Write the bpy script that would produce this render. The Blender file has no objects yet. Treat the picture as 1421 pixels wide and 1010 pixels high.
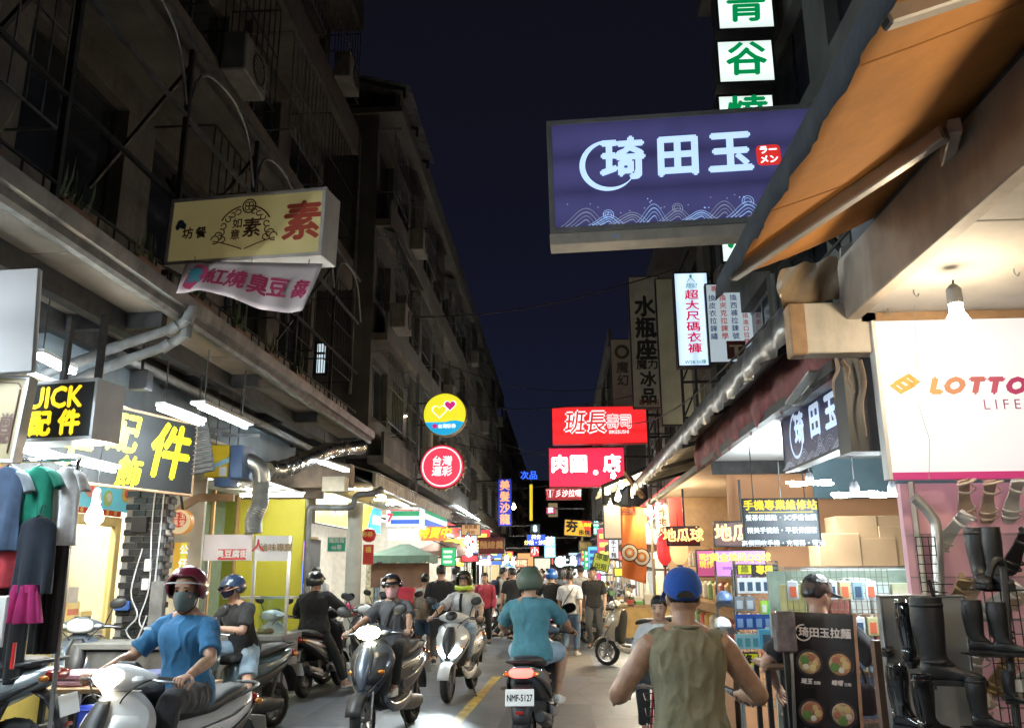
import bpy,bmesh,math,random
from mathutils import Vector,Matrix,Quaternion
R = math.radians
SC = bpy.context.scene
COL = SC.collection
rnd = random.Random(7)
NTH = ['first','second','third','fourth','fifth','sixth','seventh','eighth','ninth','tenth','eleventh','twelfth','thirteenth','fourteenth']
# --- camera
FPX,W0,H0 = 1150.0,1421.0,1010.0
CAM_Z = 1.65
PITCH,YAW,ROLL = 13.92,3.25,0.35
cam = bpy.data.cameras.new('camera'); cam_o = bpy.data.objects.new('camera',cam); COL.objects.link(cam_o)
cam.sensor_width = 36.0; cam.lens = 36.0 * FPX / W0; cam.clip_start = 0.05; cam.clip_end = 2000
cam_o.location = (0,0,CAM_Z); cam_o.rotation_euler = (R(90 + PITCH),R(ROLL),R(YAW))
SC.camera = cam_o
CM = cam_o.rotation_euler.to_matrix()
# --- world: night sky, exposure
wd = bpy.data.worlds.new('World'); SC.world = wd; wd.use_nodes = True
wn = wd.node_tree
bg = wn.nodes['Background']
sky = wn.nodes.new('ShaderNodeTexSky'); sky.sky_type = 'NISHITA'; sky.sun_disc = False
sky.sun_elevation = R(-4.0); sky.sun_rotation = R(0); sky.air_density = 1.0; sky.dust_density = 0.4; sky.ozone_density = 4.0
glow = wn.nodes.new('ShaderNodeMix'); glow.data_type = 'RGBA'; glow.blend_type = 'ADD'; glow.inputs['Factor'].default_value = 1
glow.inputs['B'].default_value = (.029,.027,.024,1)      # even grey city glow over the last twilight
wn.links.new(sky.outputs[0],glow.inputs['A']); wn.links.new(glow.outputs['Result'],bg.inputs[0]); bg.inputs[1].default_value = 0.15
SC.view_settings.view_transform = 'Standard'; SC.view_settings.look = 'None'
SC.view_settings.exposure = 0.0; SC.view_settings.gamma = 1.0
SC.cycles.use_denoising = True
SC.cycles.max_bounces = 6; SC.cycles.diffuse_bounces = 3; SC.cycles.glossy_bounces = 3
SC.cycles.transparent_max_bounces = 12; SC.cycles.transmission_bounces = 4
SC.cycles.sample_clamp_indirect = 4.0; SC.cycles.caustics_reflective = False; SC.cycles.caustics_refractive = False
SC.cycles.use_light_tree = True
# --- pixel -> point helpers
def ray(px,py):
 return (CM @ Vector(((px - W0 / 2) / FPX,-(py - H0 / 2) / FPX,-1.0)))
def atY(px,py,Y):
 d = ray(px,py); k = Y / d.y
 return Vector((d.x * k,Y,CAM_Z + d.z * k))
def atX(px,py,X):
 d = ray(px,py); k = X / d.x
 return Vector((X,d.y * k,CAM_Z + d.z * k))
def atZ(px,py,Z=0.0):
 d = ray(px,py); k = (Z - CAM_Z) / d.z
 return Vector((d.x * k,d.y * k,Z))
# --- materials
MATS = {}
def pm(name,col,rough=0.55,metal=0.0,var=0.18,scale=6.0,bump=0.0,bscale=60.0,coat=0.0,emit=None,es=0.0,dirt=0.0,trans=0.0,alpha=1.0,sheen=0.0,sss=0.0):
 """procedural principled material: base colour broken up by two noises, optional fine relief and grime"""
 if name in MATS: return MATS[name]
 m = bpy.data.materials.new(name); m.use_nodes = True; MATS[name] = m
 nt = m.node_tree; N = nt.nodes; L = nt.links
 b = N['Principled BSDF']
 b.inputs['Roughness'].default_value = rough; b.inputs['Metallic'].default_value = metal
 b.inputs['Coat Weight'].default_value = coat; b.inputs['Coat Roughness'].default_value = 0.06
 b.inputs['Transmission Weight'].default_value = trans; b.inputs['Alpha'].default_value = alpha
 b.inputs['Sheen Weight'].default_value = sheen
 if sss: b.inputs['Subsurface Weight'].default_value = sss; b.inputs['Subsurface Scale'].default_value = .012
 tc = N.new('ShaderNodeTexCoord')
 nz = N.new('ShaderNodeTexNoise'); nz.inputs['Scale'].default_value = scale; nz.inputs['Detail'].default_value = 6
 L.new(tc.outputs['Object'],nz.inputs['Vector'])
 rp = N.new('ShaderNodeValToRGB'); rp.color_ramp.elements[0].position = 0.3; rp.color_ramp.elements[1].position = 0.72
 c = Vector(col[:3])
 lo = c * (1 - var); hi = c * (1 + var * 0.7)
 rp.color_ramp.elements[0].color = (*lo,1); rp.color_ramp.elements[1].color = (min(hi[0],1),min(hi[1],1),min(hi[2],1),1)
 L.new(nz.outputs['Fac'],rp.inputs['Fac'])
 out = rp.outputs['Color']
 if dirt > 0:
  n2 = N.new('ShaderNodeTexNoise'); n2.inputs['Scale'].default_value = scale * 0.35; n2.inputs['Detail'].default_value = 9; n2.inputs['Roughness'].default_value = 0.72
  mp = N.new('ShaderNodeMapping'); mp.inputs['Scale'].default_value = (1,1,0.35)
  L.new(tc.outputs['Object'],mp.inputs['Vector']); L.new(mp.outputs[0],n2.inputs['Vector'])
  r2 = N.new('ShaderNodeValToRGB'); r2.color_ramp.elements[0].position = 0.45; r2.color_ramp.elements[1].position = 0.68
  r2.color_ramp.elements[1].color = (dirt,dirt,dirt,1); r2.color_ramp.elements[0].color = (0,0,0,1)
  L.new(n2.outputs['Fac'],r2.inputs['Fac'])
  mx = N.new('ShaderNodeMix'); mx.data_type = 'RGBA'; mx.inputs['B'].default_value = (0.035,0.028,0.02,1)
  L.new(r2.outputs['Color'],mx.inputs['Factor']); L.new(out,mx.inputs['A']); out = mx.outputs['Result']
 L.new(out,b.inputs['Base Color'])
 if bump > 0:
  n3 = N.new('ShaderNodeTexNoise'); n3.inputs['Scale'].default_value = bscale; n3.inputs['Detail'].default_value = 5
  L.new(tc.outputs['Object'],n3.inputs['Vector'])
  bp = N.new('ShaderNodeBump'); bp.inputs['Strength'].default_value = bump; bp.inputs['Distance'].default_value = 0.02
  L.new(n3.outputs['Fac'],bp.inputs['Height']); L.new(bp.outputs[0],b.inputs['Normal'])
 if emit is not None:
  b.inputs['Emission Color'].default_value = (*emit[:3],1); b.inputs['Emission Strength'].default_value = es
 return m
LAMP_K = 5.0   # strength of every lamp in the street
def em(name,col,s):
 if name in MATS: return MATS[name]
 if s >= 8: s *= LAMP_K
 m = bpy.data.materials.new(name); m.use_nodes = True; MATS[name] = m
 nt = m.node_tree; N = nt.nodes; L = nt.links
 b = N['Principled BSDF']; b.inputs['Base Color'].default_value = (col[0] * .6,col[1] * .6,col[2] * .6,1); b.inputs['Roughness'].default_value = 0.4
 b.inputs['Emission Color'].default_value = (*col[:3],1); b.inputs['Emission Strength'].default_value = s
 return m
def tube_face(name,col,s,tubes=3,var=0.35,vertical=False):
 """translucent sign face lit by a few tubes inside: emission a little stronger over each tube"""
 if name in MATS: return MATS[name]
 m = em(name,col,s); nt = m.node_tree; N = nt.nodes; L = nt.links; b = N['Principled BSDF']
 tc = N.new('ShaderNodeTexCoord'); sp = N.new('ShaderNodeSeparateXYZ'); L.new(tc.outputs['Generated'],sp.inputs[0])
 a = N.new('ShaderNodeMath'); a.operation = 'MULTIPLY'; a.inputs[1].default_value = tubes * math.pi
 L.new(sp.outputs['X' if vertical else 'Z'],a.inputs[0])
 s1 = N.new('ShaderNodeMath'); s1.operation = 'SINE'; L.new(a.outputs[0],s1.inputs[0])
 s2 = N.new('ShaderNodeMath'); s2.operation = 'ABSOLUTE'; L.new(s1.outputs[0],s2.inputs[0])
 nz = N.new('ShaderNodeTexNoise'); nz.inputs['Scale'].default_value = 3; L.new(tc.outputs['Object'],nz.inputs['Vector'])
 ad = N.new('ShaderNodeMath'); ad.operation = 'ADD'; L.new(s2.outputs[0],ad.inputs[0]); L.new(nz.outputs['Fac'],ad.inputs[1])
 mr = N.new('ShaderNodeMapRange'); mr.inputs[1].default_value = 0.2; mr.inputs[2].default_value = 1.6; mr.inputs[3].default_value = s * (1 - var); mr.inputs[4].default_value = s * (1 + var)
 L.new(ad.outputs[0],mr.inputs[0]); L.new(mr.outputs[0],b.inputs['Emission Strength'])
 return m
def glass(name,tint=(0.9,0.95,0.95),refl=0.12):
 if name in MATS: return MATS[name]
 m = bpy.data.materials.new(name); m.use_nodes = True; MATS[name] = m
 nt = m.node_tree; N = nt.nodes; L = nt.links
 for n in list(N): N.remove(n)
 o = N.new('ShaderNodeOutputMaterial'); t = N.new('ShaderNodeBsdfTransparent'); t.inputs[0].default_value = (*tint,1)
 g = N.new('ShaderNodeBsdfGlossy'); g.inputs['Roughness'].default_value = 0.05; mx = N.new('ShaderNodeMixShader')
 nz = N.new('ShaderNodeTexNoise'); nz.inputs['Scale'].default_value = 4
 mr = N.new('ShaderNodeMapRange'); mr.inputs[3].default_value = refl * .6; mr.inputs[4].default_value = refl * 1.4
 L.new(nz.outputs['Fac'],mr.inputs[0]); L.new(mr.outputs[0],mx.inputs[0])
 L.new(t.outputs[0],mx.inputs[1]); L.new(g.outputs[0],mx.inputs[2]); L.new(mx.outputs[0],o.inputs[0])
 return m
# --- objects
def tag(o,label=None,cat=None,group=None,kind=None):
 if label: o['label'] = label
 if cat: o['category'] = cat
 if group: o['group'] = group
 if kind: o['kind'] = kind
 return o
def thing(name,label,cat,loc=(0,0,0),rz=0.0,group=None,rx=0.0,ry=0.0,scale=1.0):
 o = bpy.data.objects.new(name,None); COL.objects.link(o); o.empty_display_size = 0.1
 o.location = loc; o.rotation_euler = (rx,ry,rz); o.scale = (scale,) * 3
 return tag(o,label,cat,group)
def copy_tree(o,parent=None):
 c = o.copy(); COL.objects.link(c); c.parent = parent
 for ch in KIDS.get(o.name,[]): copy_kid(ch,c)
 return c
KIDS = {}
def copy_kid(ch,par):
 c = ch.copy(); COL.objects.link(c); c.parent = par; KIDS.setdefault(par.name,[]).append(c)
 for g in KIDS.get(ch.name,[]): copy_kid(g,c)
def to_local(par):
 m = Matrix.Identity(4); chain = []
 while par is not None: chain.append(par); par = par.parent
 for p in reversed(chain): m = m @ p.matrix_basis
 return m.inverted()
def catmull(P,n,closed=False):
 """interpolate a list of points (Vectors) with n steps per span"""
 m = len(P); out = []
 spans = m if closed else m - 1
 for i in range(spans):
  if closed: a,b,c,d = P[(i - 1) % m],P[i],P[(i + 1) % m],P[(i + 2) % m]
  else: a,b,c,d = P[max(i - 1,0)],P[i],P[i + 1],P[min(i + 2,m - 1)]
  for k in range(n):
   t = k / n; t2 = t * t; t3 = t2 * t
   out.append(0.5 * ((2 * b) + (c - a) * t + (2 * a - 5 * b + 4 * c - d) * t2 + (3 * b - a - 3 * c + d) * t3))
 if not closed: out.append(P[-1].copy())
 return out
def ring(c,u,v,a,b,n=20,p=2.0):
 c,u,v = Vector(c),Vector(u),Vector(v); o = []
 for i in range(n):
  t = 2 * math.pi * i / n; ct,st = math.cos(t),math.sin(t)
  o.append(c + u * (a * math.copysign(abs(ct) ** (2 / p),ct)) + v * (b * math.copysign(abs(st) ** (2 / p),st)))
 return o
XA,YA,ZA = Vector((1,0,0)),Vector((0,1,0)),Vector((0,0,1))
class MB:
 def __init__(s): s.v = []; s.f = []
 def add(s,vs,fs):
  k = len(s.v); s.v += [Vector(p) for p in vs]; s.f += [tuple(i + k for i in f) for f in fs]; return s
 def box(s,c,d,rot=None):
  c = Vector(c); h = Vector(d) / 2; vs = []
  for x in (-1,1):
   for y in (-1,1):
    for z in (-1,1):
     p = Vector((x * h.x,y * h.y,z * h.z))
     if rot is not None: p = rot @ p
     vs.append(c + p)
  return s.add(vs,[(0,1,3,2),(4,6,7,5),(0,4,5,1),(2,3,7,6),(0,2,6,4),(1,5,7,3)])
 def bb(s,a,b):
  a,b = Vector(a),Vector(b); return s.box((a + b) / 2,(abs(b.x - a.x),abs(b.y - a.y),abs(b.z - a.z)))
 def bar(s,p,q,w=0.04,h=None,up=ZA):
  p,q = Vector(p),Vector(q); d = (q - p)
  if d.length < 1e-6: return s
  h = h or w; z = d.normalized(); up = Vector(up)
  if abs(z.dot(up)) > 0.98: up = YA if abs(z.dot(YA)) < .9 else XA
  x = z.cross(up).normalized(); y = x.cross(z)
  vs = []
  for e in (p,q):
   for a,b in ((-1,-1),(1,-1),(1,1),(-1,1)): vs.append(e + x * a * w / 2 + y * b * h / 2)
  return s.add(vs,[(3,2,1,0),(4,5,6,7),(0,1,5,4),(1,2,6,5),(2,3,7,6),(3,0,4,7)])
 def tube(s,pts,r,n=8,caps=True,smooth=0,flat=1.0,up=None):
  P = [Vector(p) for p in pts]; rr = list(r) if hasattr(r,'__len__') else [r] * len(P)
  if smooth and len(P) > 2:
   RV = catmull([Vector((a,0,0)) for a in rr],smooth); P = catmull(P,smooth); rr = [max(a.x,1e-4) for a in RV]
  T = []
  for i in range(len(P)):
   t = P[min(i + 1,len(P) - 1)] - P[max(i - 1,0)]; T.append(t.normalized() if t.length > 1e-9 else ZA.copy())
  u = Vector(up) if up is not None else (ZA if abs(T[0].z) < .9 else XA)
  x = T[0].cross(u).normalized(); vs = []; fs = []
  for i,p in enumerate(P):
   if i: x = (x - T[i] * x.dot(T[i]));
   if x.length < 1e-6: x = T[i].orthogonal()
   x = x.normalized(); y = T[i].cross(x)
   for k in range(n):
    a = 2 * math.pi * k / n; vs.append(p + x * math.cos(a) * rr[i] + y * math.sin(a) * rr[i] * flat)
  for i in range(len(P) - 1):
   for k in range(n): fs.append((i * n + k,i * n + (k + 1) % n,(i + 1) * n + (k + 1) % n,(i + 1) * n + k))
  if caps: fs.append(tuple(reversed(range(n)))); fs.append(tuple(range((len(P) - 1) * n,len(P) * n)))
  return s.add(vs,fs)
 def lathe(s,prof,c=(0,0,0),axis=ZA,n=24,caps=True):
  c = Vector(c); z = Vector(axis).normalized(); x = z.orthogonal().normalized(); y = z.cross(x); vs = []; fs = []
  for r,h in prof:
   for k in range(n):
    a = 2 * math.pi * k / n; vs.append(c + z * h + x * math.cos(a) * r + y * math.sin(a) * r)
  m = len(prof)
  for i in range(m - 1):
   for k in range(n): fs.append((i * n + k,i * n + (k + 1) % n,(i + 1) * n + (k + 1) % n,(i + 1) * n + k))
  if caps: fs.append(tuple(reversed(range(n)))); fs.append(tuple(range((m - 1) * n,m * n)))
  return s.add(vs,fs)
 def loft(s,rings,su=1,sv=1,caps=True,closed=True):
  Rg = [[Vector(p) for p in r] for r in rings]
  if sv > 1: Rg = [catmull(r,sv,closed) for r in Rg]
  if su > 1:
   cols = [catmull([r[k] for r in Rg],su) for k in range(len(Rg[0]))]
   Rg = [[c[i] for c in cols] for i in range(len(cols[0]))]
  n = len(Rg[0]); vs = [p for r in Rg for p in r]; fs = []
  for i in range(len(Rg) - 1):
   for k in range(n if closed else n - 1):
    fs.append((i * n + k,i * n + (k + 1) % n,(i + 1) * n + (k + 1) % n,(i + 1) * n + k))
  if caps and closed: fs.append(tuple(reversed(range(n)))); fs.append(tuple(range((len(Rg) - 1) * n,len(Rg) * n)))
  return s.add(vs,fs)
 def ball(s,c,r,n=14,m=9,rot=None):
  c = Vector(c); r = Vector(r) if hasattr(r,'__len__') else Vector((r,r,r)); vs = []; fs = []
  for i in range(m + 1):
   ph = math.pi * i / m
   for k in range(n):
    a = 2 * math.pi * k / n; p = Vector((r.x * math.sin(ph) * math.cos(a),r.y * math.sin(ph) * math.sin(a),r.z * math.cos(ph)))
    vs.append(c + (rot @ p if rot is not None else p))
  for i in range(m):
   for k in range(n): fs.append((i * n + k,(i + 1) * n + k,(i + 1) * n + (k + 1) % n,i * n + (k + 1) % n))
  return s.add(vs,fs)
 def prism(s,poly,axis_from,axis_to,U=XA,V=ZA):
  """extrude a 2-D polygon (u, v) from one offset point to another"""
  a,b = Vector(axis_from),Vector(axis_to); U,V = Vector(U),Vector(V); n = len(poly)
  vs = [a + U * u + V * v for u,v in poly] + [b + U * u + V * v for u,v in poly]
  fs = [tuple(range(n)),tuple(reversed(range(n,2 * n)))] + [((k + 1) % n,k,n + k,n + (k + 1) % n) for k in range(n)]
  return s.add(vs,fs)
 def sheet(s,grid):
  n = len(grid[0]); vs = [p for r in grid for p in r]; fs = []
  for i in range(len(grid) - 1):
   for k in range(n - 1): fs.append((i * n + k,i * n + k + 1,(i + 1) * n + k + 1,(i + 1) * n + k))
  return s.add(vs,fs)
 def xf(s,M):
  s.v = [M @ p for p in s.v]; return s
 def join(s,o): return s.add(o.v,o.f)
 def build(s,name,mat,parent=None,smooth=False,world=False,bevel=0.0,solid=0.0,sub=0,seg=1,auto=35):
  vs = s.v
  if world and parent is not None:
   M = to_local(parent); vs = [M @ p for p in vs]
  me = bpy.data.meshes.new(name); me.from_pydata([tuple(p) for p in vs],[],s.f); me.update()
  bm = bmesh.new(); bm.from_mesh(me)
  if not getattr(s,'open',False): bmesh.ops.recalc_face_normals(bm,faces=bm.faces)
  bm.to_mesh(me); bm.free()
  if smooth:
   me.shade_smooth()
   if auto:
    try: me.set_sharp_from_angle(angle=R(auto))
    except Exception: pass
  o = bpy.data.objects.new(name,me); COL.objects.link(o)
  for m in (mat if isinstance(mat,(list,tuple)) else [mat]): me.materials.append(m)
  if parent is not None: o.parent = parent; KIDS.setdefault(parent.name,[]).append(o)
  if solid:
   md = o.modifiers.new('s','SOLIDIFY'); md.thickness = solid; md.offset = 0
  if bevel:
   md = o.modifiers.new('b','BEVEL'); md.width = bevel; md.segments = seg; md.limit_method = 'ANGLE'; md.angle_limit = R(40)
  if sub:
   md = o.modifiers.new('u','SUBSURF'); md.levels = sub; md.render_levels = sub
  return o
def share(name,src,parent,loc=(0,0,0),rot=None,mat=None,scale=None):
 """another object on the same mesh data"""
 o = bpy.data.objects.new(name,src.data); COL.objects.link(o); o.location = loc
 if rot is not None: o.rotation_euler = rot
 if scale is not None: o.scale = scale
 if parent is not None: o.parent = parent; KIDS.setdefault(parent.name,[]).append(o)
 for md in src.modifiers:
  if md.type == 'BEVEL':
   n = o.modifiers.new('b','BEVEL'); n.width = md.width; n.segments = md.segments; n.limit_method = 'ANGLE'; n.angle_limit = md.angle_limit
 if mat is not None:
  o.material_slots[0].link = 'OBJECT'; o.material_slots[0].material = mat
 return o
FONTS = []
def text(parent,body,x,z,size,mat,y=-0.006,bold=0.02,align='CENTER',name='lettering',sx=1.0,shear=0.0,line=1.0,rot=0.0,M=None):
 """flat printed lettering; turned into a mesh by finish_text()"""
 c = bpy.data.curves.new(name,'FONT'); c.body = body; c.size = size; c.align_x = align; c.align_y = 'CENTER'
 c.shear = shear; c.space_line = line; c.resolution_u = 2
 o = bpy.data.objects.new('pending_text',c); COL.objects.link(o); c.materials.append(mat)
 m = Matrix.Translation((x,y,z)) @ Matrix.Rotation(rot,4,'Y') @ Matrix.Rotation(R(90),4,'X') @ Matrix.Diagonal((sx,1,1,1))
 FONTS.append((o,name,parent,(M @ m) if M is not None else m,bold * size,mat)); return o
def finish_text():
 bpy.context.view_layer.update(); dg = bpy.context.evaluated_depsgraph_get()
 done = []
 for o,name,parent,m,b,mat in FONTS:
  me = bpy.data.meshes.new_from_object(o.evaluated_get(dg))
  vs = [v.co.copy() for v in me.vertices]; fs = [tuple(p.vertices) for p in me.polygons]; bpy.data.meshes.remove(me)
  mb = MB(); mb.open = True
  offs = [(0,0),(b,0),(-b,0),(0,b),(0,-b)] if b > 0 else [(0,0)]
  for i,(dx,dy) in enumerate(offs): mb.add([v + Vector((dx,dy,-0.00012 * i)) for v in vs],fs)
  done.append((mb,name,parent,m,mat))
 for o,*_ in FONTS:
  c = o.data; bpy.data.objects.remove(o); bpy.data.curves.remove(c)
 for mb,name,parent,m,mat in done:
  if not mb.f: continue
  o = mb.build(name,mat,parent); o.matrix_basis = m
def column_text(parent,s,x,ztop,size,mat,y=-0.006,step=1.08,**k):
 return [text(parent,ch,x,ztop - size * (0.5 + i * step),size,mat,y,**k) for i,ch in enumerate(s) if ch != ' ']
# --- people
TMPS = bpy.data.scenes.new('workshop')
def remeshed(mb,voxel,it=4,disp=0.0,dscale=0.12,seed=0):
 """weld overlapping closed shapes into one continuous smooth surface"""
 me = bpy.data.meshes.new('w'); me.from_pydata([tuple(p) for p in mb.v],[],mb.f); me.update()
 bm = bmesh.new(); bm.from_mesh(me); bmesh.ops.recalc_face_normals(bm,faces=bm.faces); bm.to_mesh(me); bm.free()
 o = bpy.data.objects.new('w',me); TMPS.collection.objects.link(o)
 r = o.modifiers.new('r','REMESH'); r.mode = 'VOXEL'; r.voxel_size = voxel
 if it:
  s = o.modifiers.new('s','SMOOTH'); s.factor = 0.5; s.iterations = it
 vl = TMPS.view_layers[0]; vl.update(); dg = vl.depsgraph; dg.update()
 m2 = bpy.data.meshes.new_from_object(o.evaluated_get(dg))
 out = MB(); out.v = [v.co.copy() for v in m2.vertices]; out.f = [tuple(p.vertices) for p in m2.polygons]
 if disp:
  from mathutils import noise
  nr = [v.normal.copy() for v in m2.vertices]; off = Vector((seed * 3.1,seed * 1.7,seed))
  for i,p in enumerate(out.v):
   q = Vector((p.x / dscale,p.y / dscale,p.z / (dscale * 2.2))) + off
   a = noise.noise(q) + 0.5 * noise.noise(q * 2.1)
   ridge = max(-.5,1 - abs(a) * 3.4)
   out.v[i] = p + nr[i] * disp * ridge
 bpy.data.objects.remove(o); bpy.data.meshes.remove(me); bpy.data.meshes.remove(m2)
 return out
def ik(a,c,l1,l2,pole):
 a,c,pole = Vector(a),Vector(c),Vector(pole); d = c - a; D = d.length
 if D > (l1 + l2) * .995: c = a + d * ((l1 + l2) * .995 / D); d = c - a; D = d.length
 k = (l1 * l1 - l2 * l2 + D * D) / (2 * D); h = math.sqrt(max(l1 * l1 - k * k,0)); n = d / D
 p = (pole - n * pole.dot(n)); p = p.normalized() if p.length > 1e-6 else n.orthogonal()
 return a + n * k + p * h,c
SKIN = lambda: pm('skin',(0.47,0.28,0.195),rough=0.46,var=0.22,scale=22,bump=0.12,bscale=160,sss=.15)
SKIN2 = lambda: pm('skin_tan',(0.42,0.24,0.155),rough=0.46,var=0.25,scale=22,bump=0.12,bscale=160,sss=.15)
def cloth(name,col,bump=0.12):
 return pm('cloth_' + name,col,rough=0.9,var=0.2,scale=12,bump=bump * 2.2,bscale=26,sheen=0.1)
def skeleton(kind='stand',h=1.70,lean=0.0,hands=None,feet=None,hip=None,head=(0,0),sw=0.185,twist=0.0,elbow=(0.55,-0.8,-0.25),knee=(0.12,1,0)):
 """joints in metres: +Y is forward, +X the person's right"""
 s = h / 1.70; J = {}
 hip = Vector(hip) if hip is not None else Vector((0,0,0.92 * s))
 sp = Vector((0,math.sin(lean),math.cos(lean)))
 J['pelvis'] = hip; J['spine'] = sp
 J['waist'] = hip + sp * 0.17 * s; J['chest'] = hip + sp * 0.34 * s; J['neck'] = hip + sp * 0.50 * s
 hd = Vector((0,0.03,0.055)) * s
 J['head'] = J['neck'] + (sp * 0.35 + ZA * 0.65).normalized() * 0.145 * s + Vector((0,0.025,0)) * s
 J['hyaw'],J['hpitch'] = head
 rt = Matrix.Rotation(twist,3,'Z')
 for sd,nm in ((1,'r'),(-1,'l')):
  sh = J['neck'] - sp * 0.075 * s + rt @ Vector((sd * sw * s,0,0)); J['sh' + nm] = sh
  hp = hip + Vector((sd * 0.092 * s,0,-0.02 * s)); J['hp' + nm] = hp
  t = hands[nm] if hands else (sd * (sw + 0.07) * s,0.03,hip.z - 0.14 * s)
  J['el' + nm],J['wr' + nm] = ik(sh,t,0.285 * s,0.255 * s,(sd * elbow[0],elbow[1],elbow[2]))
  f = feet[nm] if feet else (sd * 0.10,0,0.085 * s)
  J['kn' + nm],J['an' + nm] = ik(hp,f,0.43 * s,0.41 * s,(sd * knee[0],knee[1],knee[2]))
 J['s'] = s
 return J
def hand_mesh(mb,wr,d,n,sd,curl=0.6,s=1.0):
 """palm and five fingers: d points along the palm, n out of the back of the hand, sd the thumb side"""
 d = Vector(d).normalized(); n = Vector(n); n = (n - d * n.dot(d)).normalized(); t = n.cross(d) * sd
 wr = Vector(wr)
 rg = []
 for k,(l,w,th) in enumerate(((-0.025,.022,.021),(0.0,.026,.018),(0.035,.040,.016),(0.075,.043,.014),(0.092,.040,.011))):
  rg.append(ring(wr + d * l * s,t,n,w * s,th * s,12,2.5))
 mb.loft(rg,2)
 for i,(o,L,r) in enumerate(((0.031,.070,.0092),(0.0105,.080,.0095),(-0.0105,.074,.0090),(-0.031,.058,.0080))):
  p = wr + d * 0.082 * s + t * o * s; P = [p - d * 0.02 * s,p]; a = 0.15 + curl * 0.5; seg = (0.45,0.32,0.25)
  for q in range(3):
   dd = d * math.cos(a) - n * math.sin(a); p = p + dd * L * seg[q] * s; P.append(p); a += curl * 1.15
  mb.tube(P,[r * s,r * s,r * .97 * s,r * .9 * s,r * .72 * s],8,smooth=2)
 p = wr + d * 0.022 * s + t * 0.034 * s; P = [p - t * 0.015 * s,p]
 a1 = (d * 0.65 + t * 0.75 - n * (0.2 + curl * .35)).normalized(); p2 = p + a1 * 0.04 * s
 a2 = (d * 0.85 + t * (0.45 - curl * .5) - n * (0.25 + curl * .45)).normalized(); p3 = p2 + a2 * 0.034 * s; p4 = p3 + (a2 - n * .2 * curl).normalized() * 0.024 * s
 mb.tube(P + [p2,p3,p4],[0.013 * s,.0125 * s,.0112 * s,.0100 * s,.0075 * s],8,smooth=2)
def head_frame(J):
 M = Matrix.Translation(J['head']) @ Matrix.Rotation(J['hyaw'],4,'Z') @ Matrix.Rotation(J['hpitch'],4,'X') @ Matrix.Scale(J['s'] * 1.0,4)
 return M
def head_mesh(mb,J):
 M = head_frame(J); b = MB()
 prof = [(-0.118,.020,.030,.052),(-0.108,.040,.045,.042),(-0.085,.052,.064,.026),(-0.055,.061,.080,.012),(-0.02,.067,.090,.004),(0.02,.072,.097,-.002),(0.06,.073,.098,-.006),(0.09,.064,.085,-.008),(0.112,.044,.058,-.010),(0.122,.018,.022,-.011)]
 b.loft([ring((0,y,z),XA,YA,a,d,20,2.2) for z,a,d,y in prof],2)
 b.tube([(0,0.088,0.016),(0,0.102,-0.012),(0,0.110,-0.030),(0,0.094,-0.042)],[.008,.012,.016,.010],8,smooth=2)
 for sd in (1,-1):
  b.ball((sd * 0.075,-0.005,-0.008),(0.010,0.020,0.032),10,7)
  b.ball((sd * 0.032,0.080,0.030),(0.026,0.014,0.009),10,6)
  b.ball((sd * 0.038,0.066,-0.030),(0.026,0.022,0.024),10,6)
 b.ball((0,0.083,-0.062),(0.026,0.013,0.007),10,6); b.ball((0,0.081,-0.073),(0.022,0.012,0.007),10,6)
 b.ball((0,0.072,-0.100),(0.022,0.016,0.014),10,6)
 mb.join(b.xf(M))
def torso_rings(J,g=0.0,w=1.0,d=1.0,z0=-0.10,z1=0.49,top=True,flare=0.0,n=24):
 s = J['s']; hip,sp = J['pelvis'],J['spine']; f = XA.cross(sp) * -1; f = sp.cross(XA)
 f = Vector((0,sp.z,-sp.y)).normalized()
 tab = [(-0.13,.120,.090,0),(-0.08,.158,.112,0),(0.0,.166,.118,-.004),(0.09,.150,.106,0),(0.17,.142,.103,.004),(0.26,.158,.116,.008),(0.34,.172,.124,.010),(0.40,.176,.115,.004),(0.445,.150,.092,-.004),(0.475,.100,.070,-.008),(0.50,.062,.058,-.004)]
 out = []
 for z,a,b,o in tab:
  if z < z0 - .001 or z > z1 + .001: continue
  fl = flare * max(0,(0.26 - z) / 0.36)
  out.append(ring(hip + sp * z * s + f * o * s,XA,f,(a * w + g + fl) * s,(b * d + g + fl) * s,n,2.3))
 return out
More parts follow.
